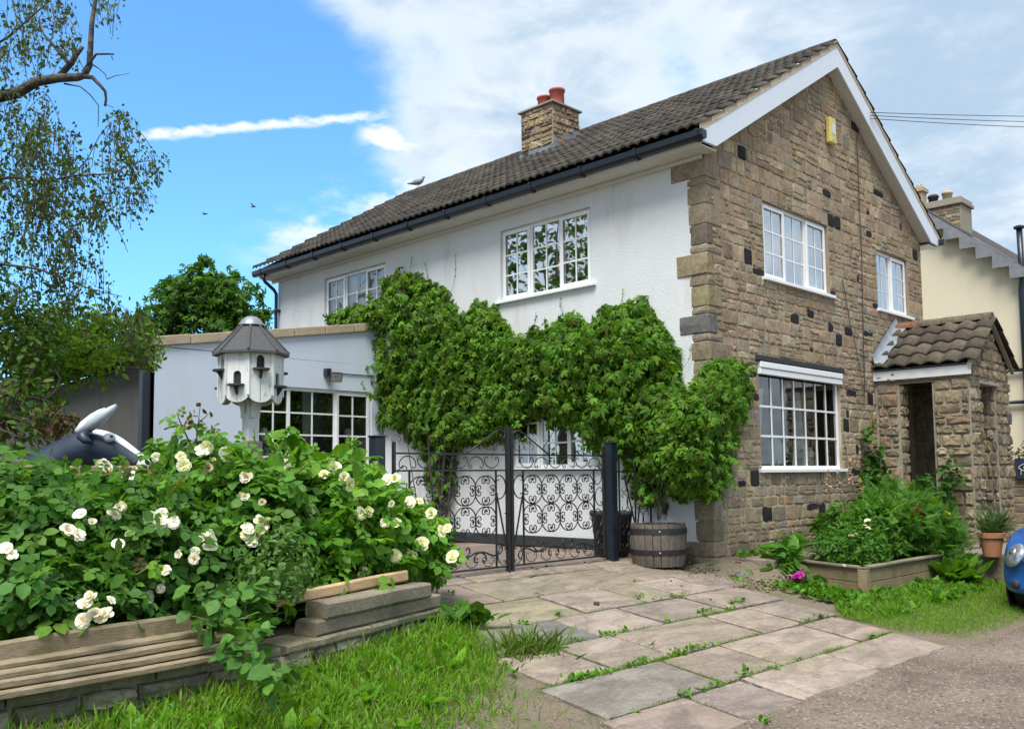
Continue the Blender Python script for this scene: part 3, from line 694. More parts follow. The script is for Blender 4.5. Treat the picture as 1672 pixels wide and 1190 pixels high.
# ------------------------------------------------------------------ roof
ANG = math.atan(K); CSA, SNA = math.cos(ANG), math.sin(ANG)
X0, X1 = -10.30, 0.20
mb = MB()
up = .03
mb.add([(X0, EY, EZ-up), (X1-.02, EY, EZ-up), (X1-.02, RY, zroof(RY)-up), (X0, RY, zroof(RY)-up), (X0, 2*RY-EY, EZ-up), (X1-.02, 2*RY-EY, EZ-up)], [(0, 1, 2, 3), (3, 2, 5, 4)])
roof = mb.build('roof', M['lintel'], house)
TW, GA = 0.30, 0.35; NR = 13; slope_len = (RY-EY)/CSA; GA = slope_len/NR; NC = 35
def tile_geom(wd, gauge, rolls, amp, lift, th, ns=9):
    V = []; 
    for row, (s, nn) in enumerate(((0.0, lift-th), (0.0, lift), (gauge*1.12, 0.0))):
        for i in range(ns):
            t = i/(ns-1); h = amp*(0.5-0.5*math.cos(2*PI*t*rolls))**0.8
            V.append((wd*t, s, nn+(h if row else h*0.9)))
    f = [(i, i+1, ns+i+1, ns+i) for i in range(ns-1)]+[(ns+i, ns+i+1, 2*ns+i+1, 2*ns+i) for i in range(ns-1)]
    return V, f
tV, tF = tile_geom(TW, GA, 2, 0.045, 0.046, 0.034)
TPAL = [(.068, .060, .052), (.058, .052, .046), (.080, .070, .058), (.050, .046, .042), (.090, .078, .064), (.064, .058, .05)]
tmesh = []
for c in TPAL:
    q = MB(); q.col = c; q.add(tV, tF); me = q.mesh('tile', True, True); me.materials.append(M['tile']); tmesh.append(me)
pos = []
for r in range(NR):
    for c in range(NC):
        s = r*GA; x = X0+.02+c*TW; y = EY-.03+s*CSA; z = EZ+s*SNA
        if -5.0 < x+.15 < -4.25 and 2.05 < y+.1 < 2.7: continue
        pos.append((x, y, z))
pos.sort(key=lambda p: (p[0]-CAM[0])**2+(p[1]-CAM[1])**2)
for p in pos[:300]:
    o = bpy.data.objects.new('tile', random.choice(tmesh)); COL.objects.link(o); o.parent = roof
    o.location = (p[0], p[1]+random.uniform(-.006, .006), p[2]+random.uniform(-.004, .005)); o.rotation_euler = (ANG+random.uniform(-.012, .012), random.uniform(-.012, .012), random.uniform(-.012, .012))
mb = MB(); tv = np.array(tV)
def put_tiles(mb, plist, flip=False):
    for p in plist:
        mb.col = random.choice(TPAL); y = tv[:, 1]*CSA-tv[:, 2]*SNA; z = tv[:, 1]*SNA+tv[:, 2]*CSA
        v = np.stack([p[0]+tv[:, 0], p[1]+(-y if flip else y), p[2]+z+random.uniform(-.004, .005)], 1)
        mb.add(v, [q[::-1] for q in tF] if flip else tF)
put_tiles(mb, pos[300:]); mb.build('far_tiles', M['tile'], roof, smooth=True, tint=True, kind='stuff')
mb = MB(); put_tiles(mb, [(X0+.02+c*TW, 2*RY-EY+.03-r*GA*CSA, EZ+r*GA*SNA) for r in range(NR) for c in range(NC)], True)
mb.build('rear_tiles', M['tile'], roof, smooth=True, tint=True, kind='stuff')
# ridge tiles
for i in range(24):
    x0 = X0+i*.4375; 
    q = MB(); q.col = random.choice(TPAL); V = []; 
    for (xx, rr) in ((x0, .125), (x0+.43, .118)):
        for k in range(9): th = PI*k/8; V.append((xx, RY-rr*1.05*math.cos(th), zroof(RY)-.035+rr*math.sin(th)*.95+random.uniform(-.003, .003)))
    q.add(V, [(k, k+1, 9+k+1, 9+k) for k in range(8)]+[tuple(range(9)), tuple(range(9, 18))[::-1]]); q.build('ridge_tile', M['tile'], roof, smooth=False, tint=True)
# mortar verge
for sgn in (1, -1):
    V = []; N_ = 46
    for i in range(N_+1):
        t = i/N_; y = EY+.02+(RY-EY-.02)*t; z = zroof(y); y = y if sgn > 0 else 2*RY-y
        wd = .10+.05*math.sin(i*1.7)+random.uniform(-.02, .03); hh = .050+random.uniform(-.008, .012)
        V += [(X1-wd-.06, y, z+.012), (X1-.03, y, z+hh), (X1+.002, y, z+hh*.8), (X1+.006, y, z-.05)]
    q = MB(); q.add(V, [((i+1)*4+k, i*4+k, i*4+k+1, (i+1)*4+k+1) if sgn < 0 else (i*4+k, (i+1)*4+k, (i+1)*4+k+1, i*4+k+1) for i in range(N_) for k in range(3)]); q.build('verge_mortar', M['cement'], roof)
# bargeboards
BX0, BX1 = 0.165, 0.20
def bline(y): return zroof(y)-.035
bd = .335
for sgn in (1, -1):
    ym = lambda y: y if sgn > 0 else 2*RY-y
    q = MB(); poly = [(BX0, ym(-.02), bline(-.02)-bd), (BX0, ym(-.02), bline(-.02)), (BX0, ym(RY-.004), bline(RY)), (BX0, ym(RY-.004), bline(RY)-bd)]
    q.prism(poly, (BX1-BX0, 0, 0)); b = q.build('bargeboard', M['barge'], house, bevel=.004)
    q = MB(); q.prism([(BX0-.002, ym(-.335), bline(-.335)), (BX0-.002, ym(-.335), 5.055), (BX0-.002, ym(-.02), bline(-.02)-bd), (BX0-.002, ym(-.024), bline(-.024))], (BX1-BX0+.004, 0, 0)); q.build('boxed_end', M['barge'], b, bevel=.004)
    q = MB(); q.prism([(0.0, ym(0), bline(0)-bd+.01), (0.0, ym(0), bline(0)-bd+.03), (0, ym(RY-.01), bline(RY)-bd+.03), (0, ym(RY-.01), bline(RY)-bd+.01)], (BX0, 0, 0)); q.build('verge_soffit', M['soffit'], b)
q = MB(); q.box((X0+.03, -.325, 5.035), (BX0-.004, -.30, 5.215)); fascia = q.build('fascia', M['fascia'], house)
q = MB(); q.box((X0+.03, -.298, 5.018), (BX0-.004, .03, 5.036)); q.build('soffit', M['soffit'], fascia)
q = MB(); q.box((X0+.03, -.045, 4.965), (-.02, -.004, 5.016)); q.build('frieze_board', M['soffit'], fascia, bevel=.006)
q = MB(); q.box((X0+.03, 2*RY+.30, 5.035), (BX0-.004, 2*RY+.325, 5.215)); q.box((X0+.03, 2*RY-.03, 5.018), (BX0-.004, 2*RY+.298, 5.036)); q.build('rear_fascia', M['fascia'], house)
# gutters
def gutter(sg, x0, x1, name):
    prof = [(-.33, 5.165), (-.33, 5.085), (-.345, 5.065), (-.415, 5.065), (-.438, 5.10), (-.442, 5.172), (-.434, 5.176), (-.430, 5.11), (-.41, 5.075), (-.35, 5.075), (-.338, 5.165)]
    ym = lambda y: y if sg > 0 else 2*RY-y
    q = MB(); n = len(prof); V = [(x0, ym(a), b) for a, b in prof]+[(x1, ym(a), b) for a, b in prof]
    f = [(i, n+i, n+(i+1) % n, (i+1) % n) for i in range(n)]
    if sg < 0: f = [t[::-1] for t in f]
    q.add(V, f)
    for xx in (x0, x1-.004): q.prism([(xx, ym(a), b) for a, b in ((-.33, 5.165), (-.33, 5.08), (-.345, 5.062), (-.415, 5.062), (-.44, 5.10), (-.443, 5.172))], (.004, 0, 0))
    return q.build(name, M['black_plastic'], house)
gt = gutter(1, X0-.06, X1+.06, 'gutter'); gutter(-1, X0-.06, X1+.10, 'gutter')
for i in range(12):
    x = X1-.05-i*.93; q = MB(); q.prism([(x, -.325, 5.19), (x, -.325, 5.05), (x, -.35, 5.045), (x, -.42, 5.048), (x, -.449, 5.095), (x, -.452, 5.182), (x, -.44, 5.185)], (.05, 0, 0)); q.build('bracket', M['black_plastic'], gt)
q = MB(); q.tube([(-10.0, -.38, 5.07), (-10.0, -.38, 4.98), (-10.02, -.34, 4.93), (-10.04, -.13, 4.80), (-10.04, -.07, 4.72), (-10.04, -.07, 4.4), (-10.04, -.07, 0.1)], .036, 8)
dp = q.build('downpipe', M['black_plastic'], house, smooth=True)
for z in (4.35, 2.5): q = MB(); q.box((-10.10, -.115, z), (-9.98, -.0, z+.05)); q.build('pipe_clip', M['black_plastic'], dp)

# ------------------------------------------------------------------ chimney
cy0 = 1.96; cx0, cx1 = float(onp(852, 262, 'y', cy0)[0]), float(onp(903, 250, 'y', cy0)[0]); cy1 = float(onp(945, 200, 'x', cx1)[1]); ctop = float(onp(905, 166, 'y', cy0)[2])
q = MB(); q.box((cx0, cy0, 6.4), (cx1, cy1, ctop)); ch = q.build('chimney', M['mortar_grey'], house)
CP = [((0.33, 0.245, 0.15), 4), ((0.28, 0.20, 0.12), 3), ((0.22, 0.17, 0.115), 2), ((0.38, 0.29, 0.18), 2), ((0.13, 0.11, 0.09), 1)]
S = []
for (o_, u_, n_, w_) in (((cx0, cy0, 6.4), (1, 0, 0), (0, -1, 0), cx1-cx0), ((cx1, cy0, 6.4), (0, 1, 0), (1, 0, 0), cy1-cy0)):
    for r in courses(w_, ctop-6.4, (.085, .16), (.12, .34), split=.2):
        S.append(stone_mb(r, o_, u_, (0, 0, 1), n_, pick(CP), joint=.008, proud=(.012, .035), rough=.6))
lay(S, ch, M['chimney_stone'], 300)
q = MB(); q.box((cx0-.05, cy0-.05, ctop), (cx1+.05, cy1+.05, ctop+.035)); q.build('cap_slab', M['mortar_grey'], ch, bevel=.006)
for (px, hh) in ((cx0+.26, .31), (cx0+.56, .36)):
    q = MB(); cyy = (cy0+cy1)/2
    q.lathe((px, cyy, ctop+.03), [(.135, 0), (.13, hh*.85), (.145, hh*.87), (.15, hh*.93), (.145, hh), (.115, hh), (.11, hh*.5)], 20, cap=False); q.build('chimney_pot', M['clay_red'], ch, smooth=True)
q = MB()
V = []; N_ = 14
for i in range(N_+1):
    t = i/N_; y = cy0-.03+(cy1-cy0+.03)*t; z = zroof(y)
    V += [(cx1+.16, y, z+.055), (cx1+.05, y, z+.06), (cx1+.022, y, z+.09), (cx1+.020, y, z+.20+(.05 if i % 3 else -.02)), (cx1-.01, y, z+.20+(.05 if i % 3 else -.02))]
q.add(V, [(i*5+k, (i+1)*5+k, (i+1)*5+k+1, i*5+k+1) for i in range(N_) for k in range(4)])
z = zroof(cy0)
q.add([(cx0-.06, cy0-.16, z-.03), (cx1+.16, cy0-.16, z-.03), (cx1+.16, cy0-.02, z+.07), (cx0-.06, cy0-.02, z+.07), (cx1+.03, cy0-.022, z+.16), (cx0-.03, cy0-.022, z+.16)], [(0, 1, 2, 3), (3, 2, 4, 5)])
q.build('flashing', M['lead'], ch)

# ------------------------------------------------------------------ porch (part of the house)
PX, PY0, PY1, PE = 1.43, 4.77, 6.55, 2.60; PR = 3.34; PM = (PY0+PY1)/2; T = 0.24
q = MB()
SO = (0.39, 0.62, 0.89, 2.38); FO = (5.20, -0.1, 5.92, 2.34)
q.box((0.01, PY0, -.1), (SO[0], PY0+T, PE)); q.box((SO[2], PY0+.001, -.1), (PX, PY0+T, PE)); q.box((SO[0]-.002, PY0+.002, -.1), (SO[2]+.002, PY0+T-.002, SO[1])); q.box((SO[0]-.002, PY0+.002, SO[3]), (SO[2]+.002, PY0+T-.002, PE-.001))
q.box((PX-T, PY0+T, -.1), (PX-.001, FO[0], PE)); q.box((PX-T, FO[2], -.1), (PX-.001, PY1-T, PE)); q.box((PX-T, FO[0]-.002, FO[3]), (PX-.002, FO[2]+.002, PE-.001))
q.box((0.01, PY1-T, -.1), (PX-.002, PY1, PE-.002))
q.prism([(PX-T, PY0+.01, PE), (PX-T, PY1-.01, PE), (PX-T, PM, PR-.03)], (T-.001, 0, 0))
porch = q.build('porch', M['mortar_grey'], house)
PP = [((0.22, 0.178, 0.122), 4), ((0.185, 0.153, 0.108), 3), ((0.255, 0.205, 0.14), 2), ((0.15, 0.13, 0.10), 2), ((0.20, 0.15, 0.10), 1)]
PP = [((c[0]*1.15, c[1]*1.12, c[2]*1.05), w_) for c, w_ in PP]
S = []
def face(o, u, n, W_, H_, hl=(), planes=(), hr=(.13, .22), wr=(.20, .52), v0=0.0, split=.08, kk=1.0):
    for r in courses(W_, H_, hr, wr, hl, split=split, v0=v0):
        S.append(stone_mb(r, o, u, (0, 0, 1), n, pick(PP, kk), joint=.011, proud=(.018, .05), jit=.014, planes=planes, rough=.7))
face((0, PY0, -.1), (1, 0, 0), (0, -1, 0), PX, PE+.1-.02, [(SO[0]-.02, SO[1]+.1, SO[2]+.02, SO[3]+.1), (-.1, 0, .04, 3)])
kp = (PR-PE)/(PM-PY0)
face((PX, PY0, -.1), (0, 1, 0), (1, 0, 0), PY1-PY0, PR+.1-.03, [(FO[0]-PY0, 0, FO[2]-PY0, FO[3]+.1)], planes=[(-kp, 1, PE+.1-.04), (kp, 1, PE+.1-.04+kp*(PY1-PY0))], hr=(.12, .2), wr=(.14, .34))
face((PX, FO[2], -.1), (-1, 0, 0), (0, -1, 0), T, PE, wr=(.12, .24))
face((PX-T, PY1-T, -.1), (-1, 0, 0), (0, -1, 0), PX-T-.02, PE, wr=(.14, .34))
face((SO[0], PY0, SO[1]), (0, 1, 0), (1, 0, 0), T, SO[3]-SO[1], wr=(.12, .24))
lay(S, porch, M['porch_stone'], 300)
q = MB(); q.box((SO[0]-.05, PY0-.05, SO[1]-.05), (SO[2]+.05, PY0+T+.03, SO[1]+.012)); q.build('stone_sill', M['coping'], porch, bevel=.012)
q = MB(); q.box((SO[0]-.12, PY0-.012, SO[3]), (PX+.02, PY0+T-.02, SO[3]+.055)); q.build('timber_lintel', M['post_wood'], porch, bevel=.005)
q = MB(); q.box((PX-.1, FO[0]-.06, FO[3]-.004), (PX+.03, FO[2]+.07, FO[3]+.05)); q.build('lintel', M['mortar_grey'], porch, bevel=.012)
q = MB(); q.box((.0, PY0-.06, 2.455), (PX+.05, PY0-.035, 2.625)); q.build('fascia', M['fascia'], porch, bevel=.004)
pa = math.atan((PR-PE)/(PM-PY0+.08)); pl = math.hypot(PR-PE, PM-PY0+.08); NPR, NPC = 4, 6
pV, pF = tile_geom(.285, pl/NPR, 1, .055, .040, .028, 11)
pm = []
for c in ((.098, .082, .062), (.082, .068, .053), (.118, .098, .072), (.072, .062, .05)):
    m_ = MB(); m_.col = c; m_.add(pV, pF); me = m_.mesh('tile', True, True); me.materials.append(M['tile']); pm.append(me)
for sg in (1, -1):
    for r in range(NPR):
        for c in range(NPC):
            s_ = r*pl/NPR; x = -.02+c*.265; y = PY0-.10+s_*math.cos(pa); z = PE+.03+s_*math.sin(pa)
            o = bpy.data.objects.new('tile', random.choice(pm)); COL.objects.link(o); o.parent = porch
            if sg > 0: o.location = (x, y, z); o.rotation_euler = (pa+random.uniform(-.02, .02), random.uniform(-.02, .02), random.uniform(-.015, .015))
            else: o.location = (x+.285, 2*PM-y, z); o.rotation_euler = (pa, 0, PI)
for i in range(4):
    m_ = MB(); m_.col = (.20, .10, .06) if i == 0 else (.13, .105, .075); V = []; x0 = .06+i*.37
    for (xx, rr) in ((x0, .115), (x0+.36, .11)):
        for k in range(9): th = PI*k/8; V.append((xx, PM-rr*math.cos(th), PR+.04+rr*math.sin(th)))
    m_.add(V, [(k, k+1, 9+k+1, 9+k) for k in range(8)]+[tuple(range(9)), tuple(range(9, 18))[::-1]]); m_.build('ridge_tile', M['tile'], porch, tint=True)
for sg in (1, -1):
    ym = lambda y: y if sg > 0 else 2*PM-y
    q = MB(); q.prism([(PX+.025, ym(PY0-.10), PE-.02), (PX+.025, ym(PY0-.10), PE+.06), (PX+.025, ym(PM), PR+.12), (PX+.025, ym(PM), PR+.02)], (.05, 0, 0)); q.build('verge', M['mortar_grey'], porch)
    q = MB(); q.prism([(.02, ym(PY0-.06), PE), (.02, ym(PY0-.06), PE+.02), (.02, ym(PM), PR+.0), (.02, ym(PM), PR-.02)], (PX-.02, 0, 0)); q.build('roof_deck', M['lintel'], porch)
q = MB(); V = []
for i in range(9):
    t = i/8; y = PY0-.11+(PM-PY0+.11)*t; z = PE+.04+(PR-PE)*t
    V += [(.20+.03*math.sin(i*2), y, z+.075), (.06, y, z+.10), (.036, y, z+.20), (.03, y, z+.22)]
q.add(V, [(i*4+k, (i+1)*4+k, (i+1)*4+k+1, i*4+k+1) for i in range(8) for k in range(3)]); q.build('flashing', M['lead'], porch, smooth=True)
q = MB(); q.box((-.06, GD[0], .08), (-.02, GD[2], 2.15)); dr = q.build('door', M['lintel'], house, bevel=.006)
for (a, b) in ((.25, 1.0), (1.15, 1.95)):
    for k in (0, 1): q = MB(); yy = GD[0]+.09+k*.36; q.box((-.02, yy, a), (-.008, yy+.28, b)); q.build('door_panel', M['dark'], dr, bevel=.006)
q = MB(); q.box((PX+.03, 6.28, 1.80), (PX+.055, 6.50, 1.93)); tag(q.build('name_plate', M['slate'], None, bevel=.004), 'small dark slate name plate on the right pier of the stone porch', 'sign')
q = MB(); q.box((0.02, PY0+T, -.05), (PX-T, PY1-T, .06)); q.build('porch_floor', M['mortar_grey'], porch)
# ------------------------------------------------------------------ ground, road, paving
def G14(px, py):
    d = ray(px, py); t = (-.14*(CAM[0]+1)-CAM[2])/(d[2]+.14*d[0]); return CAM+t*d
def gz(x, y=0.0):
    if x <= -1.0: return 0.0
    if x < 3.06: return -0.14*(x+1.0)
    return -0.14*4.06
xs = [-400, -120, -40, -14, -6, -3, -1]+[round(-1+.29*i, 3) for i in range(1, 15)]+[4, 6, 9, 14, 30, 90, 400]; ys = [-400, -120, -40, -20, -13, -10, -8, -6, -4, -2, 0, 2, 4, 7, 12, 25, 60, 150, 400]
q = MB(); V = [(x, y, gz(x)-.03) for y in ys for x in xs]; n = len(xs)
q.add(V, [(j*n+i, j*n+i+1, (j+1)*n+i+1, (j+1)*n+i) for j in range(len(ys)-1) for i in range(n-1)]); structure(q.build('ground', M['ground'], None))
q = MB(); V = []; N_ = 150
for i in range(N_+1):
    y = -24+i*.32+(0 if i in (0, N_) else random.uniform(-.08, .08)); e = 2.86+.05*math.sin(y*2.3)+random.uniform(-.03, .03)
    if -5.4 < y < -.9: e = 2.93
    elif y >= -.9: e = 2.95+.35*max(0, min(1, (y+.9)/.9))*(1 if y < 1.6 else 0)+random.uniform(-.05, .05)
    elif y < -5.4: e = 2.7+random.uniform(-.10, .10)
    V += [(e, y, gz(e)-.010), (3.15, y, gz(3.15)-.006), (7, y, -.565), (16, y, -.60), (60, y, -.7)]
q.add(V, [(i*5+k, i*5+k+1, (i+1)*5+k+1, (i+1)*5+k) for i in range(N_) for k in range(4)]); structure(q.build('road', M['road'], None))
ROWS = [(-1.62, -1.0, [-4.3, -3.5, -2.4, -1.5, -.5, -.03]), (-1.0, -.66, [-4.5, -3.3, -2.2, -1.3, -.2]), (-.66, .02, [-4.42, -3.6, -2.58, -1.4, -.45]), (.02, .66, [-4.75, -4.1, -3.18, -2.26, -1.67, -.93, -.25]), (.66, 1.25, [-4.85, -3.68, -2.77, -1.72, -.62]),
        (1.25, 1.89, [-5.0, -4.3, -3.6, -2.18, -1.45, -.72]), (1.89, 2.50, [-5.16, -3.8, -2.97, -1.52, -.89]), (2.50, 3.06, [-5.26, -4.35, -3.65, -2.3, -.88])]
q = MB()
q.add([(-6.6, -4.6, -.012), (-1, -4.6, -.012), (-1, 0, -.012), (-6.6, 0, -.012)], [(0, 1, 2, 3)])
for i in range(len(ROWS)-1):
    x0, x1, yy = ROWS[i+1][0], ROWS[i+1][1], ROWS[i+1][2]; q.add([(x0, yy[0]+.03, gz(x0)-.022), (x1, yy[0]+.03, gz(x1)-.022), (x1, yy[-1]-.03, gz(x1)-.022), (x0, yy[-1]-.03, gz(x0)-.022)], [(0, 1, 2, 3)])
paving = structure(q.build('paving', M['soil'], None))
FP = [((.262, .208, .172), 4), ((.245, .198, .165), 4), ((.275, .22, .178), 2)]
special = {(6, 0): (.20, .178, .155), (4, 0): (.14, .137, .12), (3, 0): (.22, .195, .13), (3, 1): (.235, .208, .14), (2, 1): (.22, .193, .14), (2, 2): (.23, .195, .145), (3, 3): (.235, .205, .145)}
def flag(x0, y0, x1, y1, col, edge=False):
    j = .013; g = 6; m_ = MB(); m_.col = tuple(col); V = []; x0, y0, x1, y1 = x0+j+random.uniform(0, .008), y0+j+random.uniform(0, .008), x1-j-random.uniform(0, .008), y1-j-random.uniform(0, .008)
    dz = random.uniform(-.004, .005); tx, ty = random.uniform(-.004, .004), random.uniform(-.004, .004)
    px = [0, .03, .28, .52, .76, .97, 1]
    ea = [random.uniform(-.05, .05) for _ in range(7)]
    for jy in range(7):
        for ix in range(7):
            x = x0+(x1-x0)*px[ix]; y = y0+(y1-y0)*px[jy]
            if ix in (0, 6): x += random.uniform(-.006, .006)
            if jy in (0, 6): y += random.uniform(-.006, .006)
            if edge and ix >= 5: x += ea[jy]
            b = ix in (0, 6) or jy in (0, 6)
            z = gz(x)+dz+tx*(px[ix]-.5)*2+ty*(px[jy]-.5)*2+random.uniform(-.0025, .0025)-(.010 if b else 0); V.append((x, y, z))
    f = [(a*7+b, a*7+b+1, (a+1)*7+b+1, (a+1)*7+b) for a in range(6) for b in range(6)]
    rim = [i for i in range(7)]+[7*k+6 for k in range(1, 7)]+[42+i for i in range(5, -1, -1)]+[7*k for k in range(5, 0, -1)]
    base = len(V); V += [(V[i][0], V[i][1], V[i][2]-.045) for i in rim]; m = len(rim)
    f += [(rim[k], base+k, base+(k+1) % m, rim[(k+1) % m]) for k in range(m)]
    m_.add(V, f); return m_
for ri, (x0, x1, yy) in enumerate(ROWS):
    for k in range(len(yy)-1):
        c = special.get((ri, k)) or pick(FP, (.86 if ri < 3 else 1.0)); flag(x0, yy[k], x1, yy[k+1], c, ri == 7).build('flagstone', M['flag'], paving, tint=True, smooth=False)
for i in range(7):                                   # courtyard behind the gate
    x0 = -6.5+i*.7; y = -4.3
    while y < -.3:
        h = random.uniform(.6, 1.1); y1 = min(y+h, -.03)
        flag(x0, y, x0+.7, y1, pick(FP, .7)).build('flagstone', M['flag'], paving, tint=True); y += h

# ------------------------------------------------------------------ extension, shed
EX = -6.60
ext = thing('house_extension', 'single-storey extension with pale blue-white wall and sandstone coping, joined to the house', 'building', (EX-2, -2, 0))
def ezt(y): return 3.70+.163*y                        # top of the wall under the coping falls away from the house
ey = lambda px: float(onp(px, 680, 'x', EX)[1])
E0, E1 = ey(421), ey(607); EH = (E0, .95, E1, 2.475)
q = MB(); ylo = -4.06
panel(q, (EX, ylo, 0), (0, 1, 0), (0, 0, 1), (1, 0, 0), -ylo-.03, 2.93, [(E0-ylo, EH[1], E1-ylo, EH[3])], reveal=.12)
q.add([(EX, ylo, 2.93), (EX, -.03, 2.93), (EX, -.03, ezt(-.03)-.12), (EX, ylo, ezt(ylo)-.12)], [(0, 1, 2, 3)])
ew = q.build('wall', M['blue_white'], ext)
for i in range(7):
    a = ylo-.06+i*(4.08/7); b = a+4.08/7-.012; q = MB(); dz = random.uniform(-.004, .006)
    q.prism([(EX-.22, a, ezt(a)-.12+dz), (EX-.22, b, ezt(b)-.12+dz), (EX-.22, b, ezt(b)+.02+dz), (EX-.22, a, ezt(a)+.02+dz)], (.27, 0, 0)); q.build('coping_stone', M['coping'], ext, bevel=.010)
q = MB(); q.add([(EX-.2, ylo, ezt(ylo)-.06), (EX-.2, -.02, ezt(0)-.06), (-11.5, -.02, ezt(0)-.06), (-11.5, ylo, ezt(ylo)-.06)], [(0, 1, 2, 3)]); q.build('roof', M['lintel'], ext)
ls = [ey(474)-E0, ey(550)-ey(474), E1-ey(550)]
wx = window(ext, (EX, E0, EH[1]), U, Nx, E1-E0, EH[3]-EH[1], ls, [(2, 4), (2, 4), (2, 4)], M['glass'], sash=(2,), sill=True, set_in=.05, barw=.013, bar_out=True)
q = MB()
for k in range(15):
    t = k/14; q.v.append((EX-.35+.02*math.sin(k*2.2), ey(552)+(E1-ey(552))*t, 1.0)); q.v.append((EX-.35+.02*math.sin(k*2.2), ey(552)+(E1-ey(552))*t, 2.45)); q.c += [(1, 1, 1)]*2
q.f = [(2*k, 2*k+2, 2*k+3, 2*k+1) for k in range(14)]; q.build('curtain', M['curtain_brown'], wx, smooth=True)
q = MB(); q.add([(EX-2.4, ylo+.05, 0), (EX-2.4, -.1, 0), (EX-2.4, -.1, 3), (EX-2.4, ylo+.05, 3)], [(0, 1, 2, 3)]); q.add([(EX-.1, ylo+.05, .02), (EX-.1, -.1, .02), (EX-2.4, -.1, .02), (EX-2.4, ylo+.05, .02)], [(0, 1, 2, 3)]); q.build('room_partition', M['dark'], ext)
shed = thing('garden_shed', 'grey board shed with dark eaves, left of the pale extension wall', 'shed', (-10, -4.1, 0))
q = MB(); q.add([(-14, -4.09, 0), (-6.66, -4.09, 0), (-6.66, -4.09, 2.75), (-14, -4.09, 2.53)], [(0, 1, 2, 3)]); q.build('wall', M['grey_board'], shed)
q = MB(); q.box((-6.80, -4.20, 0), (-6.66, -4.092, 2.80)); q.build('corner_post', M['post_paint'], shed, bevel=.01)
q = MB(); q.prism([(-14, -4.35, 2.53), (-6.64, -4.35, 2.76), (-6.64, -4.35, 2.98), (-14, -4.35, 2.75)], (0, .25, 0)); q.build('fascia', M['lintel'], shed)
q = MB(); q.add([(-14, -4.36, 2.76), (-6.66, -4.36, 2.99), (-6.66, -3.9, 3.02), (-14, -3.9, 2.80)], [(0, 1, 2, 3)]); q.build('roof', M['felt'], shed)

# ------------------------------------------------------------------ neighbouring house on the right
NY = 10.0
t0, t1 = onp(1668, 428, 'y', NY), onp(1508, 338, 'y', NY); ksl = (t1[2]-t0[2])/(t0[0]-t1[0]); NX1 = float(t0[0])-.06; NE = float(t0[2])-.12
nb = thing('neighbouring_house', 'cream rendered house with grey toothed bargeboard, behind the stone house on the right', 'house', (-3, 14, 0))
hw = 4.0; AX = NX1-hw; AZ = NE+ksl*hw
q = MB(); q.add([(NX1, NY, -.5), (NX1, NY, NE), (AX, NY, AZ), (AX-hw, NY, NE), (AX-hw, NY, -.5)], [(0, 1, 2, 3, 4)]); q.add([(NX1, NY, -.5), (NX1, NY+9, -.5), (NX1, NY+9, NE), (NX1, NY, NE)], [(0, 1, 2, 3)]); q.build('wall', M['cream'], nb)
q = MB(); q.add([(NX1+.25, NY-.25, NE-.2+.12), (NX1+.25, NY+9, NE-.2+.12), (AX, NY+9, AZ+.14), (AX, NY-.25, AZ+.14), (AX-hw-.25, NY-.25, NE-.08), (AX-hw-.25, NY+9, NE-.08)], [(0, 1, 2, 3), (3, 2, 5, 4)]); nroof = q.build('roof', M['tile'], nb, tint=False)
at = nroof.data.attributes.new('tint', 'FLOAT_COLOR', 'POINT'); at.data.foreach_set('color', [.07, .06, .055, 1]*6)
for sg in (1, -1):
    st = .30; poly = [(0, .12), (hw+.2, .12-ksl*(hw+.2))]; low = []; x = hw+.2
    while x > .1:
        zt_ = .12-ksl*x; low.append((x, zt_-.17)); low.append((x-st, zt_-.17)); x -= st
    poly = [(0, .12), (hw+.2, .12-ksl*(hw+.2))]+[(max(a, 0), b) for a, b in low]
    q = MB(); q.prism([(AX+sg*a, NY-.24, AZ+b) for a, b in poly], (0, .05, 0)); q.build('bargeboard', M['grey_barge'], nb)
q = MB(); q.prism([(t0[0]-1.45, NY-.2, t0[2]+ksl*1.45-.52), (t0[0]-1.40, NY-.2, t0[2]+ksl*1.45-.52), (t0[0]-1.15, NY-.2, t0[2]+ksl*1.15-.18), (t0[0]-1.27, NY-.2, t0[2]+ksl*1.27-.18)], (0, .2, 0)); q.build('bracket', M['grey_barge'], nb)
# its chimney
c0, c1 = onp(1513, 330, 'y', 11.5), onp(1568, 330, 'y', 11.5); ctz = float(onp(1540, 326, 'y', 11.5)[2])
q = MB(); q.box((c0[0], 11.5, 5.2), (c1[0], 12.2, ctz-.16)); q.box((c0[0]-.05, 11.45, ctz-.16), (c1[0]+.05, 12.25, ctz-.08)); q.box((c0[0]-.02, 11.48, ctz-.08), (c1[0]+.02, 12.22, ctz)); nch = q.build('chimney', M['mortar_grey'], nb, bevel=.01)
S = []
for r in courses(float(c1[0]-c0[0]), ctz-.16-5.2, (.06, .09), (.16, .25), split=0): S.append(stone_mb(r, (c0[0], 11.5, 5.2), (1, 0, 0), (0, 0, 1), (0, -1, 0), pick(PP), joint=.006, proud=(.004, .012)))
lay(S, nch, M['chimney_stone'], 300, name='brick')
for (px, mt, hh) in ((1524, 'sooty', .24), (1547, 'buff_clay', .26)):
    c = onp(px, 328, 'y', 11.8); q = MB(); q.lathe((c[0], 11.8, ctz-.01), [(.11, 0), (.10, hh*.7), (.12, hh*.72), (.125, hh*.85), (.10, hh), (.08, hh)], 14); q.build('chimney_pot', M[mt], nch, smooth=True)
c = onp(1499, 328, 'y', 13.5); q = MB(); q.box((c[0]-.16, 13.4, 5.5), (c[0]+.14, 13.7, c[2]+.20)); q.box((c[0]-.20, 13.36, c[2]+.20), (c[0]+.18, 13.74, c[2]+.29))
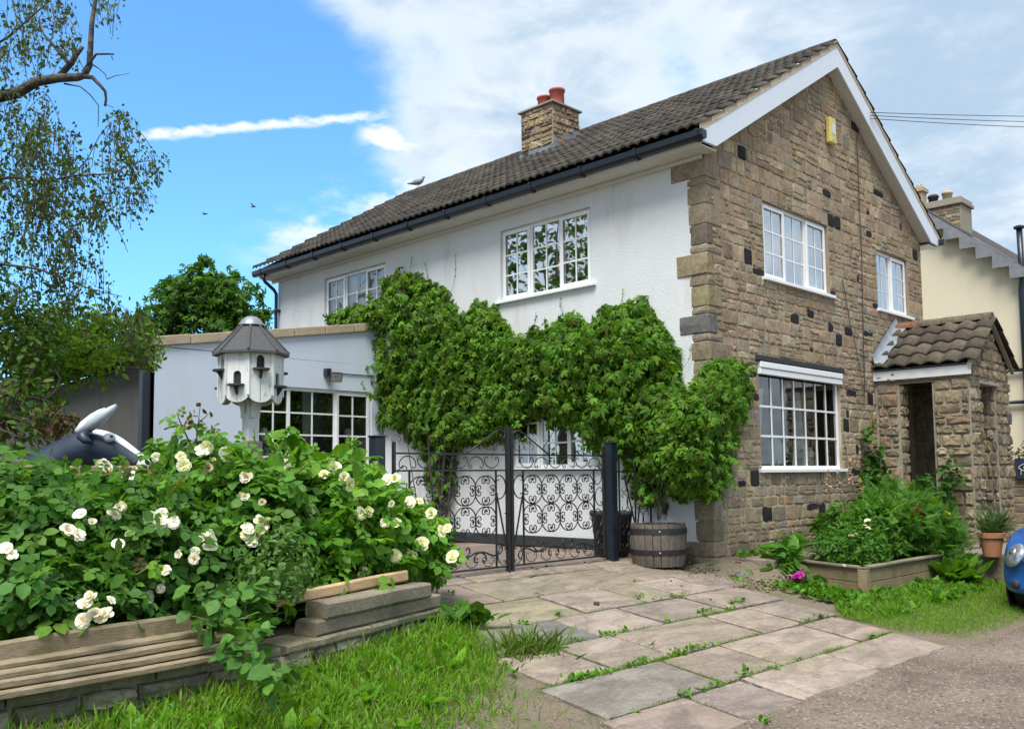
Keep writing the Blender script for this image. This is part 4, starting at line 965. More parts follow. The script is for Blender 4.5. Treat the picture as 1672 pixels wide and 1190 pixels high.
for dx in (-.12, .0, .1): q.prism([(c[0]+dx-.05, 13.45, c[2]+.29), (c[0]+dx+.05, 13.45, c[2]+.29), (c[0]+dx, 13.45, c[2]+.41)], (0, .2, 0))
q.build('stack', M['buff_clay'], nb)
# waste pipes
pz = lambda px, py: onp(px, py, 'y', NY-.10)
a = pz(1664, 374); b = pz(1664, 452); e = pz(1670, 468)
q = MB(); q.tube([(a[0], NY-.10, a[2]+.02), (a[0]+.01, NY-.10, b[2]), (a[0]+.0, NY-.10, b[2]-.12), (a[0]-.02, NY-.10, b[2]-.25), (a[0]-.02, NY-.10, 0)], .055, 10); pp = q.build('waste_pipe', M['black_plastic'], nb, smooth=True)
q = MB(); q.lathe((a[0], NY-.10, a[2]), [(.06, 0), (.10, .01), (.10, .05), (.03, .075)], 12); q.build('cowl', M['black_plastic'], pp)
for py in (605, 657):
    c = pz(1640, py); q = MB(); q.tube([(c[0]-.8, NY-.06, c[2]+.02), (a[0]-.03, NY-.08, c[2]-.01)], .035, 8); q.build('branch_pipe', M['black_plastic'], pp, smooth=True)

# ------------------------------------------------------------------ right-hand boundary wall with a sign
bw = thing('boundary_wall', 'low brown stone wall beside the porch with plants on top', 'wall', (2.2, 9.0, 0))
q = MB(); q.box((0.2, 8.75, -.6), (4.5, 9.2, 1.22)); bwm = q.build('core', M['mortar'], bw)
S = [stone_mb(r, (0.2, 8.75, -.6), (1, 0, 0), (0, 0, 1), (0, -1, 0), pick(PP)) for r in courses(4.3, 1.82, (.12, .2), (.2, .5))]; lay(S, bwm, M['porch_stone'], 300)
sx = float(onp(1656, 740, 'y', 8.68)[0]); q = MB(); q.box((sx, 8.66, .86), (sx+.9, 8.735, 1.24)); sg_ = tag(q.build('sign_board', M['navy'], None, bevel=.01), 'navy board with a pale eye-shaped emblem on the low wall at the right edge', 'sign')
q = MB(); cxe, cze = sx+.20, 1.07; el = lambda a, b, ph: [(cxe+a*math.cos(t), 8.652, cze+b*math.sin(t)*abs(math.sin(t))**.4+ph) for t in np.linspace(0, 2*PI, 28)]
q.tube(el(.13, .065, 0), .007, 5); q.tube(el(.045, .045, 0), .007, 5)
for dx in (-.09, .07): q.tube([(cxe+dx, 8.652, cze-.05), (cxe+dx*1.1, 8.652, cze-.13)], .006, 5)
q.build('eye_emblem', M['ceramic'], sg_)

# ------------------------------------------------------------------ wrought-iron gates
GX = -0.90
def spiral(k0, k1, p, sflip, n=60, L=1.0):
    s = np.linspace(-1, 1, n); kap = k0+k1*np.abs(s)**p
    if sflip: kap = np.where(s < 0, -kap, kap)
    ds = 2.0/(n-1); th = np.concatenate([[0], np.cumsum(kap[:-1]*ds)]); th -= th[n//2]
    P_ = np.stack([np.concatenate([[0], np.cumsum(np.sin(th[:-1])*ds)]), np.concatenate([[0], np.cumsum(np.cos(th[:-1])*ds)])], 1)
    P_ -= (P_.max(0)+P_.min(0))/2; return P_/np.ptp(P_[:, 1])*L
def scroll_mesh(name, pts, r=.030, xo=0.0):
    q = MB(); rr = [r*(.75+.25*math.sin(PI*i/(len(pts)-1))) for i in range(len(pts))]
    q.tube([(xo, a, b) for a, b in pts], rr, 5); me = q.mesh(name, True); me.materials.append(M['iron']); return me
CS = scroll_mesh('scroll', spiral(2.0, 19, 4.0, False)); SS = scroll_mesh('scroll', spiral(1.4, 18, 4.0, True))
def put(me, parent, y, z, L, rot=0.0, fl=1, x=GX, name='scroll'):
    o = bpy.data.objects.new(name, me); COL.objects.link(o); o.parent = parent; o.matrix_parent_inverse = Matrix.Translation(-parent.location)
    o.location = (x, y, z); o.rotation_euler = (rot, 0, 0); o.scale = (L, L*fl, L); return o
def fleur_mesh():
    q = MB()
    for a in (-.7, 0, .7): q.tube([(0, 0, 0), (0, .022*math.sin(a), .022*math.cos(a)), (0, .042*math.sin(a*1.25), .042*math.cos(a*1.25))], [.004, .009, .002], 5)
    me = q.mesh('fleur', True); me.materials.append(M['iron']); return me
FL = fleur_mesh(); _sp = spiral(2.0, 19, 4.0, False); CSD = float(np.ptp(_sp[:, 0]))
def leaf_gate(name, label, y0, y1, meet):
    """y0 hinge side, y1 meeting side"""
    g = thing(name, label, 'gate', (GX, (y0+y1)/2, .03), 'wrought iron gates')
    lo, hi = min(y0, y1), max(y0, y1); d = 1 if y1 > y0 else -1
    def bar(nm, a, b, w_=.008, t_=.014):
        q = MB(); a, b = np.array(a, float), np.array(b, float); dr_ = unit(b-a); sd = np.cross((1, 0, 0), dr_)
        q.obox(a, dr_, sd, (1, 0, 0), (0, -w_, -t_), (np.linalg.norm(b-a), w_, t_)); return q.build(nm, M['iron'], g)
    bar('hinge_stile', (GX, y0, .03), (GX, y0, 1.36), .014, .016); bar('meeting_stile', (GX, y1-d*.02, .0), (GX, y1-d*.02, 1.55), .018, .02)
    for z in (.05, 1.08, 1.25): bar('rail', (GX+.002, y0, z), (GX+.002, y1, z), .009, .011)
    Wd = abs(y1-y0); ia, ib = y0+d*.19, y1-d*.20
    bar('inner_stile', (GX+.003, ia, .05), (GX+.003, ia, 1.08), .007, .010); bar('inner_stile', (GX+.003, ib, .05), (GX+.003, ib, 1.08), .007, .010)
    # diagonal braces of the narrow meeting panel
    bar('brace', (GX+.004, ib, .86), (GX+.004, y1-d*.04, .22), .006, .008)
    # main field: circles of four C scrolls with fleurs where they touch
    nc = 4; cw = abs(ib-ia)/nc; rows = [(.38, .705), (.705, 1.03)]
    for i in range(nc):
        yc = ia+d*cw*(i+.5)
        for (za, zb) in rows:
            zc = (za+zb)/2; hh = zb-za
            R_ = cw*.54; Lc = R_*1.52; pos_ = R_-.5*CSD*Lc
            for k in range(4):
                ph = PI/4+k*PI/2; put(CS, g, yc+math.cos(ph)*pos_, zc+math.sin(ph)*pos_, Lc, ph-PI)
                pf = k*PI/2; put(FL, g, yc+math.cos(pf)*R_*.80, zc+math.sin(pf)*R_*.80, 1.0, pf+PI/2, name='fleur')
    # lower band
    n2 = 5
    for i in range(n2):
        yc = ia+d*abs(ib-ia)/n2*(i+.5); put(SS, g, yc, .20, .34, PI/2+.45*(1 if i % 2 else -1), 1 if i % 2 else -1); put(CS, g, yc, .12, .17, PI/2)
    # upper band
    for i in range(6):
        yc = y0+d*(.12+i*(Wd-.2)/6+.05); put(CS, g, yc, 1.165, .21, PI/2*(1 if i % 2 else -1))
    # side columns
    for i in range(4):
        put(CS, g, y0+d*.10, .20+.255*i+.05, .22, 0 if (i % 2) == (d > 0) else PI)
    for i in range(2): put(CS, g, y1-d*.12, .90-.0*i, .25, PI if d > 0 else 0); put(CS, g, y1-d*.12, .17, .2, 0 if d > 0 else PI)
    # swept top
    pts = [(GX, y1-d*.62, 1.26), (GX, y1-d*.45, 1.355), (GX, y1-d*.22, 1.485), (GX, y1-d*.14, 1.52), (GX, y1-d*.07, 1.505), (GX, y1-d*.055, 1.45), (GX, y1-d*.09, 1.42), (GX, y1-d*.125, 1.44), (GX, y1-d*.11, 1.47)]
    q = MB(); q.tube(pts, .009, 5); q.build('swept_rail', M['iron'], g, smooth=True)
    put(CS, g, y1-d*.30, 1.345, .15, PI/2*d); put(CS, g, y1-d*.14, 1.34, .16, -PI/2*d); put(CS, g, y1-d*.66, 1.29, .10, PI/2*d); put(CS, g, y0+d*.03, 1.395, .11, -PI/2*d)
    return g
leaf_gate('iron_gate', 'left wrought iron scroll gate leaf beside the white roses', -4.20, -2.625, 1)
gr = leaf_gate('iron_gate', 'right wrought iron scroll gate leaf next to the wooden barrel', -1.0, -2.605, 1)
q = MB(); q.tube([(GX+.03, -2.66, .75), (GX+.03, -2.66, -.03)], .010, 6); q.tube([(GX+.03, -2.66, .62), (GX+.05, -2.74, .62)], .007, 5); q.build('drop_bolt', M['iron'], gr)
for (y0_, lab) in ((-4.40, 'dark square gate post behind the white roses, left of the gates'), (-.86, 'dark square gate post between the gates and the barrel')):
    q = MB(); q.box((GX-.058, y0_-.058, -.1), (GX+.058, y0_+.058, 1.40)); q.box((GX-.068, y0_-.068, 1.40), (GX+.068, y0_+.068, 1.418)); tag(q.build('gate_post', M['post_paint'], None, bevel=.008), lab, 'gate post', 'gate posts')
sp = thing('iron_side_panel', 'narrow wrought iron scroll panel between the gate post and the house wall', 'railing', (GX, -.4, .05))
for z in (.08, 1.05, 1.25): q = MB(); q.box((GX-.01, -.77, z), (GX+.01, -.03, z+.016)); q.build('rail', M['iron'], sp)
for y in (-.70, -.38, -.06): q = MB(); q.box((GX-.009, y-.008, .08), (GX+.009, y+.008, 1.25)); q.build('bar', M['iron'], sp)
for i in range(4):
    for y in (-.54, -.22):
        put(CS, sp, y-.05, .22+.23*i, .21, PI); put(CS, sp, y+.05, .22+.23*i, .21, 0)
q = MB(); q.tube([(GX+.1, -.55, .02), (GX+.02, -.2, 1.2)], .012, 5); q.tube([(GX+.12, -.42, .02), (GX+.02, -.62, 1.0)], .012, 5); q.build('leaning_rod', M['iron'], sp)
q = MB(); q.lathe((-1.15, -.55, 0), [(.20, 0), (.26, .50), (.28, .52), (.28, .56), (.25, .56), (.24, .3), (.1, .28)], 24); tag(q.build('tub', M['lintel'], None, smooth=True), 'black tub behind the gate post and iron panel', 'tub')

# ------------------------------------------------------------------ half barrel
bc = G14(1076, 922); br = thing('barrel_planter', 'weathered half barrel planter with two dark hoops at the house corner', 'barrel', bc)
NS = 22; BH = .50
def brr(t): return .285+.055*math.sin(PI*(.12+.62*t))-.0
for k in range(NS):
    a0, a1 = 2*PI*k/NS+.012, 2*PI*(k+1)/NS-.012; V = []; dr_ = random.uniform(-.003, .003); tp = BH+random.uniform(-.006, .006)
    for i in range(7):
        t = i/6
        for (aa, ir) in ((a0, 0), ((a0+a1)/2, 0), (a1, 0), (a1, .028), (a0, .028)):
            r_ = brr(t)+dr_-ir+(.003 if aa not in (a0, a1) else 0); V.append((bc[0]+r_*math.cos(aa), bc[1]+r_*math.sin(aa), bc[2]+t*tp))
    f = [(i*5+j, i*5+(j+1) % 5, (i+1)*5+(j+1) % 5, (i+1)*5+j) for i in range(6) for j in range(5)]+[(0, 4, 3, 2, 1), (30, 31, 32, 33, 34)]
    q = MB(); q.add(V, f); q.build('stave', M['barrel_wood'], br)
for (za, zb) in ((.14, .20), (.385, .45)):
    q = MB(); q.lathe((bc[0], bc[1], bc[2]), [(brr(za/BH)+.003, za), (brr(za/BH)+.009, za), (brr(zb/BH)+.009, zb), (brr(zb/BH)+.003, zb)], 40, cap=False); hp = q.build('hoop', M['hoop'], br, smooth=False)
    th = math.atan2(CAM[1]-bc[1], CAM[0]-bc[0])+.05; r_ = brr((za+zb)/2/BH)+.012; q = MB(); q.ball((bc[0]+r_*math.cos(th), bc[1]+r_*math.sin(th), bc[2]+(za+zb)/2), .009, 8, 5); q.build('rivet', M['ceramic'], hp)
q = MB(); q.lathe((bc[0], bc[1], bc[2]+.30), [(.001, .0), (.30, 0)], 24, cap=False); q.build('soil', M['soil'], br)
# wall tap cover
c = onp(1088, 826, 'y', 0); q = MB(); q.lathe((0, 0, 0), [(.001, .05), (.035, .05), (.05, .02), (.05, 0)], 12); 
for i, v in enumerate(q.v): q.v[i] = (c[0]+v[0], -.012-v[2], c[2]+v[1])
q.box((c[0]-.02, -.06, c[2]-.10), (c[0]+.02, -.02, c[2]-.03)); tag(q.build('wall_tap', M['lintel'], None), 'small black tap cover on the white wall above the barrel', 'tap')

# ------------------------------------------------------------------ things on the walls
c = onp(1355, 215, 'x', .04); ab = thing('alarm_box', 'yellow alarm box high on the stone gable', 'alarm box', (0.02, c[1], c[2]-.2))
q = MB(); q.box((.02, c[1]-.10, c[2]-.20), (.10, c[1]+.10, c[2]+.20)); q.build('casing', M['yellow'], ab, bevel=.018)
q = MB(); q.box((.101, c[1]-.06, c[2]-.06), (.104, c[1]+.07, c[2]+.10)); q.build('label_plate', M['ceramic'], ab)
q = MB(); q.lathe((.101, c[1], c[2]-.15), [(.001, .0), (.014, 0)], 8); q.build('lamp_eye', M['lintel'], ab)
fz = onp(536, 612, 'x', EX+.05); fl = thing('flood_light', 'floodlight on a dark bracket above the extension window', 'floodlight', (EX, fz[1], fz[2]))
q = MB(); q.box((EX+.0, fz[1]-.06, fz[2]-.02), (EX+.11, fz[1]+.02, fz[2]+.10)); q.tube([(EX+.012, fz[1]+.02, fz[2]+.04), (EX+.012, -.2, fz[2]+.05)], .008, 5); q.build('mount', M['black_plastic'], fl)
q = MB(); q.obox((EX+.16, fz[1]+.07, fz[2]-.04), unit(np.array([.25, 1, 0.0])), unit(np.array([.3, -.08, .9])), unit(np.cross([.25, 1, 0.0], [.3, -.08, .9])), (-.11, -.08, -.03), (.11, .08, .03)); fh = q.build('lamp_head', M['black_plastic'], fl, bevel=.01)
q = MB(); q.obox((EX+.16, fz[1]+.07, fz[2]-.04), unit(np.array([.25, 1, 0.0])), unit(np.array([.3, -.08, .9])), unit(np.cross([.25, 1, 0.0], [.3, -.08, .9])), (-.095, -.066, .031), (.095, .066, .034)); q.build('lens', M['lamp'], fh)
def sag(a, b, s, n=24):
    a, b = np.array(a), np.array(b); return [a+(b-a)*t-np.array([0, 0, 1])*s*4*t*(1-t) for t in np.linspace(0, 1, n)]
w0 = onp(1421, 186, 'x', .22)
for k, (px, py, lab) in enumerate(((1672, 182, 'uppermost of three overhead wires leaving the gable bargeboard'), (1672, 190, 'middle of three overhead wires leaving the gable bargeboard'), (1672, 198, 'lowest of three overhead wires leaving the gable bargeboard'))):
    e = dep(2300, 160+k*9, 26); d0 = w0+np.array([0, 0, -.05*k+.02]); q = MB(); q.tube(sag(d0, e, .25+.05*k), .006, 5); tag(q.build('overhead_wire', M['cable'], None), lab, 'wire', 'overhead wires')
wc = [(1425, 190), (1418, 205), (1402, 212), (1399, 230), (1403, 330), (1407, 420), (1409, 520), (1411, 600), (1412, 640)]
q = MB(); q.tube([onp(x, y, 'x', .035) for x, y in wc], .007, 5); tag(q.build('wall_cable', M['cable'], None), 'thin dark cable running down the stone gable between the windows', 'cable')
q = MB(); q.tube([onp(x, y, 'x', .04) for x, y in [(1375, 455), (1380, 480), (1388, 530), (1396, 560), (1404, 600), (1412, 650)]], .006, 5); tag(q.build('dead_vine_stem', M['bark'], None), 'thin bare vine stem climbing the stone gable left of the cable', 'stem')

# ------------------------------------------------------------------ dovecote
DV = dep(410, 578, 8.5); DX, DY = float(DV[0]), float(DV[1])
q = MB(); q.box((DX-.085, DY-.085, -.05), (DX+.085, DY+.085, 1.36)); tag(q.build('wooden_post', M['post_wood'], None, bevel=.012), 'thick grey-brown wooden post carrying the dovecote', 'post')
dv = thing('dovecote', 'octagonal white dovecote with grey felt roof on a post above the roses', 'dovecote', (DX, DY, 1.36))
q = MB(); q.box((DX-.055, DY-.055, 1.36), (DX+.055, DY+.055, 1.86)); q.build('post', M['flaky'], dv, bevel=.006)
q = MB(); q.box((DX-.02, DY-.098, 1.27), (DX+.10, DY-.087, 1.33)); q.build('post_clip', M['lead'], dv)
cdir = math.atan2(CAM[1]-DY, CAM[0]-DX); f0 = cdir+rad(18.5); RB = .285; ap = RB*math.cos(PI/8); zb, ze = 1.775, 2.19; hwid = RB*math.sin(PI/8)
q = MB(); q.lathe((DX, DY, 0), [(RB*.93, zb), (RB*.93, ze)], 8, ang0=f0+PI/8); q.build('core', M['dark'], dv)
for k in range(8):
    a = f0+k*PI/4; nn = np.array([math.cos(a), math.sin(a), 0]); uu = np.array([-math.sin(a), math.cos(a), 0]); zz = np.array([0, 0, 1.0]); oo = np.array([DX, DY, 0])+nn*ap
    hi_ = k % 2 == 0; hz = 2.01 if hi_ else 1.865; hw2, hh = .037, .085
    # board front with arched opening and scalloped foot
    hole = [(-hw2, hz), (hw2, hz)]+[(hw2*math.cos(t), hz+hh+hw2*math.sin(t)*.9) for t in np.linspace(0, PI, 7)]
    foot = [(hwid*math.cos(t), zb-.0-.075*math.sin(t)) for t in np.linspace(PI, 2*PI, 9)]; foot = [(x_, zb+.075*math.sin(t)) for (x_, _), t in zip(foot, np.linspace(PI, 2*PI, 9))]
    outer_r = [(hwid, zb), (hwid, ze)]; 
    q = MB()
    def pt(x_, z_, d_=0.0): return oo+uu*x_+zz*z_+nn*d_
    lft = [(-hwid, zb), (-hwid, ze)]
    # ring strips between hole outline and outer outline
    hl = [(-hw2, hz)]+[(hw2*math.cos(t), hz+hh+hw2*math.sin(t)*.9) for t in np.linspace(PI, 0, 7)]+[(hw2, hz)]
    tops = [(-hwid, hz)]+[(-hwid+2*hwid*t, ze) for t in np.linspace(0, 1, 7)]+[(hwid, hz)]
    V = [pt(*p) for p in hl]+[pt(*p) for p in tops]; m = len(hl); q.add(V, [(m+i, i, i+1, m+i+1) for i in range(m-1)])
    q.add([pt(-hwid, hz), pt(hwid, hz), pt(hwid, zb), pt(-hwid, zb)], [(3, 2, 1, 0)])
    q.add([pt(*p) for p in foot], [tuple(range(9))]); q.add([pt(p[0], p[1], -.02) for p in foot], [tuple(range(9))[::-1]])
    q.add([pt(*p) for p in foot]+[pt(p[0], p[1], -.02) for p in foot], [(i, 9+i, 9+i+1, i+1) for i in range(8)])
    q.add([pt(*p) for p in hl]+[pt(p[0], p[1], -.02) for p in hl], [(i, i+1, m+i+1, m+i) for i in range(m-1)])
    fc = q.build('side_board', M['flaky'], dv)
    q = MB(); q.obox(oo, uu, zz, nn, (hwid-.013, zb-.01, -.004), (hwid+.012, ze-.005, .008)); q.build('corner_batten', M['flaky'], dv)
    q = MB(); q.obox(oo, uu, zz, nn, (-.0015, zb-.06, .0), (.0015, hz, .0015)); q.build('board_joint', M['lintel'], fc)
    lz = hz-.022; q = MB(); q.prism([pt(-.073, lz, 0), pt(.073, lz, 0), pt(.068, lz, .05), pt(.04, lz, .078), pt(-.04, lz, .078), pt(-.068, lz, .05)], (0, 0, .020)); q.prism([pt(-.011, lz, 0), pt(-.011, lz-.075, 0), pt(-.011, lz-.05, .02), pt(-.011, lz, .055)], uu*.022); q.build('landing_ledge', M['lintel'], dv, bevel=.003)
RR = .345; zr, za = 2.165, 2.50
for k in range(8):
    a0, a1 = f0+PI/8+k*PI/4, f0+PI/8+(k+1)*PI/4; e0, e1 = [(DX+RR*math.cos(a), DY+RR*math.sin(a), zr) for a in (a0, a1)]; t0_, t1_ = [(DX+.03*math.cos(a), DY+.03*math.sin(a), za) for a in (a0, a1)]
    q = MB(); q.add([e0, e1, t1_, t0_, (e0[0], e0[1], zr-.022), (e1[0], e1[1], zr-.022)], [(0, 1, 2, 3), (4, 5, 1, 0)]); q.add([(DX, DY, zr-.01), (e1[0], e1[1], zr-.022), (e0[0], e0[1], zr-.022)], [(0, 1, 2)]); q.build('roof_panel', M['felt'], dv)
    q = MB(); q.tube([np.array(e0)+(0, 0, .006), np.array(t0_)+(0, 0, .006)], .011, 6); q.build('roof_hip', M['felt'], dv)
q = MB(); q.lathe((DX, DY, 0), [(.118, 2.43), (.112, 2.445), (.085, 2.485), (.05, 2.51), (.001, 2.52)], 16, cap=False); q.build('roof_cap', M['lead'], dv, smooth=True)
for k in range(4):
    a = f0+PI/8*0+k*PI/2; nn = np.array([math.cos(a), math.sin(a), 0]); uu = np.array([-math.sin(a), math.cos(a), 0])
    prof = [(.05, 1.57), (.085, 1.57), (.087, 1.64), (.10, 1.69), (.13, 1.73), (.18, 1.755), (.235, 1.765), (.235, 1.80), (.05, 1.80)]
    q = MB(); q.prism([np.array([DX, DY, 0])+nn*r_+np.array([0, 0, z_])-uu*.02 for r_, z_ in prof], uu*.04); q.build('bracket', M['flaky'], dv, bevel=.004)

# ------------------------------------------------------------------ cow head sculpture
cw_ = thing('cow_sculpture', 'black and white cow head sculpture with pale horns above the roses', 'sculpture', dep(150, 760, 8.0))
ax = [(40, 790, .23, .2), (62, 772, .20, .18), (95, 755, .20, .155), (125, 738, .19, .145), (150, 728, .19, .15), (172, 733, .185, .14), (195, 742, .155, .115), (215, 752, .12, .095), (230, 758, .095, .085), (240, 762, .07, .065), (245, 765, .03, .03)]
q = MB(); V = []; nr_ = 16; depd = unit(CC*np.array([1, 1, 0])); sd = np.array([CA[0], CA[1], 0]); sd = unit(sd)
cen = [dep(x, y, 8.0) for x, y, _, _ in ax]
for i, (x, y, rh, rw) in enumerate(ax):
    t = unit(cen[min(i+1, len(ax)-1)]-cen[max(i-1, 0)]); upv = unit(np.cross(depd, t)); upv = upv if upv[2] > 0 else -upv
    for k in range(nr_):
        th = 2*PI*k/nr_; s_ = math.sin(th); c_ = math.cos(th); sq_ = 1-.12*max(0, c_)**2
        V.append(cen[i]+upv*rh*c_*sq_-depd*rw*s_*(1-.18*abs(c_)))
q.add(V, [(i*nr_+k, i*nr_+(k+1) % nr_, (i+1)*nr_+(k+1) % nr_, (i+1)*nr_+k) for i in range(len(ax)-1) for k in range(nr_)]+[tuple(range((len(ax)-1)*nr_, len(ax)*nr_))])
o = q.build('head', M['cow_black'], cw_, smooth=True); o.data.materials.append(M['cow_white'])
for p in o.data.polygons:
    i, k = p.index//nr_, p.index % nr_
    if (i >= 4 and (k in (15, 0, 1) or (k == 14 and i < 6))) or (i >= 8): p.material_index = 1
o.modifiers.new('sub', 'SUBSURF').levels = 1; o.modifiers['sub'].render_levels = 2
def D8(x, y, d=8.0): return dep(x, y, d)
q = MB(); q.tube([D8(138, 704, 7.9), D8(152, 692, 7.84), D8(168, 680, 7.8), D8(181, 669, 7.8), D8(190, 661, 7.82)], [.036, .052, .048, .034, .012], 10); q.build('horn', M['horn'], cw_, smooth=True)
q = MB(); q.tube([D8(126, 706, 8.06), D8(138, 694, 8.10), D8(152, 681, 8.12), D8(164, 672, 8.14), D8(172, 667, 8.15)], [.03, .045, .036, .024, .01], 10); q.build('horn', M['cow_white'], cw_, smooth=True)
q = MB(); q.tube([D8(148, 706, 7.88), D8(140, 708, 7.82), D8(134, 713, 7.78), D8(140, 719, 7.76), D8(150, 722, 7.77)], [.02, .04, .045, .035, .01], 9); q.build('ear', M['cow_black'], cw_, smooth=True)
q = MB(); e = D8(179, 714, 7.905); q.ball(e, (.05, .05, .042), 12, 8); ep = q.build('eye_patch', M['cow_white'], cw_, smooth=True)
q = MB(); e = D8(182, 712, 7.84); q.ball(e, (.017, .017, .013), 8, 6); q.build('eye', M['cow_black'], cw_, smooth=True)

# ------------------------------------------------------------------ fence rails behind the roses
def beam(name, a, b, h, d, mat, label, cat, grp=None, dz=0.0):
    a, b = np.array(a, float), np.array(b, float); q = MB(); L = np.linalg.norm(b-a); ux = (b-a)/L; uy = unit(np.cross((0, 0, 1.0), ux)); uz = np.cross(ux, uy)
    ns_ = 16; V = []; ch_ = min(.014, h*.18); wz = [.003*math.sin(i*.5+L*9) for i in range(ns_+1)]; wy = [.004*math.sin(i*.4+L*5) for i in range(ns_+1)]
    pr = [(-d/2+ch_, -h/2), (d/2-ch_, -h/2), (d/2, -h/2+ch_), (d/2, h/2-ch_), (d/2-ch_, h/2), (0, h/2+.001), (-d/2+ch_, h/2), (-d/2, h/2-ch_), (-d/2, -h/2+ch_)]; m_ = len(pr)
    for i in range(ns_+1):
        for (a_, b_) in pr: V.append((-(a_+wy[i]+random.uniform(-.0012, .0012)), -L/2+L*i/ns_+(random.uniform(-.012, .012) if i in (0, ns_) else 0), b_+wz[i]+random.uniform(-.0012, .0012)))
    q.add(V, [(i*m_+k, (i+1)*m_+k, (i+1)*m_+(k+1) % m_, i*m_+(k+1) % m_) for i in range(ns_) for k in range(m_)]+[tuple(range(m_)), tuple(range(ns_*m_, (ns_+1)*m_))[::-1]]); o = q.build(name, mat, None)
    R3 = Matrix(((-uy[0], ux[0], uz[0]), (-uy[1], ux[1], uz[1]), (-uy[2], ux[2], uz[2]))); o.matrix_world = Matrix.Translation(Vector((a+b)/2)) @ R3.to_4x4()
    return tag(o, label, cat, grp)
beam('fence_rail', dep(-60, 775, 7.3), dep(262, 778, 7.7), .17, .09, M['sleeper'], 'mossy timber fence rail under the cow head sculpture', 'fence rail', 'fence rails')
beam('fence_rail', dep(252, 776, 7.75), dep(470, 786, 8.3), .15, .09, M['sleeper'], 'mossy timber fence rail left of the dovecote post', 'fence rail', 'fence rails')
for x_, lab in ((262, 'short timber fence post where the two mossy rails meet'), (20, 'short timber fence post at the left end behind the roses')):
    p = dep(x_, 770, 7.78); q = MB(); q.box((p[0]-.06, p[1]-.06, 0), (p[0]+.06, p[1]+.06, p[2]+.10)); tag(q.build('fence_post', M['post_wood'], None, bevel=.008), lab, 'fence post', 'fence posts')

# ------------------------------------------------------------------ retaining wall and stacked timbers
RA, RM, RB_ = np.array([.44, -4.80]), np.array([.98, -6.6]), np.array([1.22, -9.2])
rw = thing('retaining_wall', 'low mossy stone retaining wall along the front of the rose bed', 'wall', (.9, -6.6, -.4))
S = []
for (a, b) in ((RA, RM), (RM, RB_)):
    L = float(np.linalg.norm(b-a)); u_ = np.append((b-a)/L, 0); n_ = np.cross((0, 0, 1.0), u_); n_ = n_ if n_[0] > 0 else -n_
    q = MB(); o3 = np.append(a, -.50); q.obox(o3, u_, (0, 0, 1), n_, (0, 0, -.25), (L, .42, 0)); core = q.build('core', M['mortar_grey'], rw)
    for r in courses(L, .40, (.12, .19), (.25, .62), split=.1): S.append(stone_mb(r, o3, u_, (0, 0, 1), n_, pick([((.26, .225, .155), 3), ((.21, .19, .135), 3), ((.31, .265, .195), 2)]), joint=.006, proud=(.02, .05), jit=.016, rough=.7))
    t = 0
    while t < L-.1:
        l_ = min(random.uniform(.5, .95), L-t); q = MB(); q.col = pick([((.22, .195, .13), 1), ((.18, .165, .11), 1)])
        V = []; 
        for i in range(6):
            x_ = t+.006+(l_-.012)*i/5; e_ = .05+random.uniform(-.018, .018)
            for (dd, zz_) in ((-.26, .0), (e_-.006, .0), (e_, .012), (e_, .042), (e_-.012, .055), (-.26, .055)): V.append(o3+u_*x_+n_*dd+np.array([0, 0, .405+zz_+random.uniform(-.003, .003)]))
        q.add(V, [(i*6+k, (i+1)*6+k, (i+1)*6+(k+1) % 6, i*6+(k+1) % 6) for i in range(5) for k in range(6)]+[tuple(range(6)), tuple(range(30, 36))[::-1]]); q.build('coping_stone', M['garden_stone'], rw, tint=True); t += l_
lay(S, rw, M['garden_stone'], 300)
q = MB(); q.add([(RA[0], RA[1], -.06), (RM[0], RM[1], -.06), (RB_[0], RB_[1], -.06), (-4, -11, -.04), (-4, -4.7, -.02), (-1, -4.5, -.02)], [(0, 5, 4, 3, 2, 1)]); structure(q.build('garden_bed', M['soil'], None))
def wl(a, b, s, off): 
    d_ = (b-a)/np.linalg.norm(b-a); n_ = np.array([-d_[1], d_[0]]); n_ = n_ if n_[0] > 0 else -n_; return a+d_*s+n_*off
def timber(a, b, s0, s1, off, z0, z1, h, d, mat, lab, dr=0.0):
    p, q_ = wl(a, b, s0, off), wl(a, b, s1, off+dr); return beam('timber_sleeper', (*p, z0), (*q_, z1), h, d, mat, lab, 'timber', 'timbers stacked on the garden wall')
TZ = -.04
timber(RA, RM, -.02, 1.50, -.08, TZ+.055, TZ+.055, .105, .19, M['sleeper_grey'], 'lowest grey sleeper of the right-hand stack on the garden wall')
timber(RA, RM, .16, 1.42, -.05, TZ+.165, TZ+.165, .11, .19, M['sleeper_grey'], 'upper grey sleeper of the right-hand stack on the garden wall')
timber(RA, RM, .30, 1.62, -.10, TZ+.285, TZ+.245, .085, .04, M['new_timber'], 'fresh yellow timber plank leaning on the right-hand sleeper stack', -.12)
timber(RM, RB_, .22, 2.55, .0, TZ+.022, TZ+.018, .036, .23, M['sleeper'], 'lowest mossy board of the left-hand stack on the garden wall')
timber(RM, RB_, .21, 2.55, -.035, TZ+.064, TZ+.060, .036, .20, M['sleeper'], 'second mossy board of the left-hand stack on the garden wall')
timber(RM, RB_, .32, 2.55, -.085, TZ+.104, TZ+.096, .034, .19, M['sleeper'], 'third mossy board of the left-hand stack on the garden wall')
timber(RM, RB_, .42, 2.55, -.15, TZ+.136, TZ+.130, .026, .17, M['sleeper'], 'topmost flat board of the left-hand stack on the garden wall')
timber(RM, RB_, .40, 2.4, -.20, TZ+.19, TZ+.17, .12, .05, M['sleeper'], 'brown board standing on edge behind the left-hand stack under the white roses')

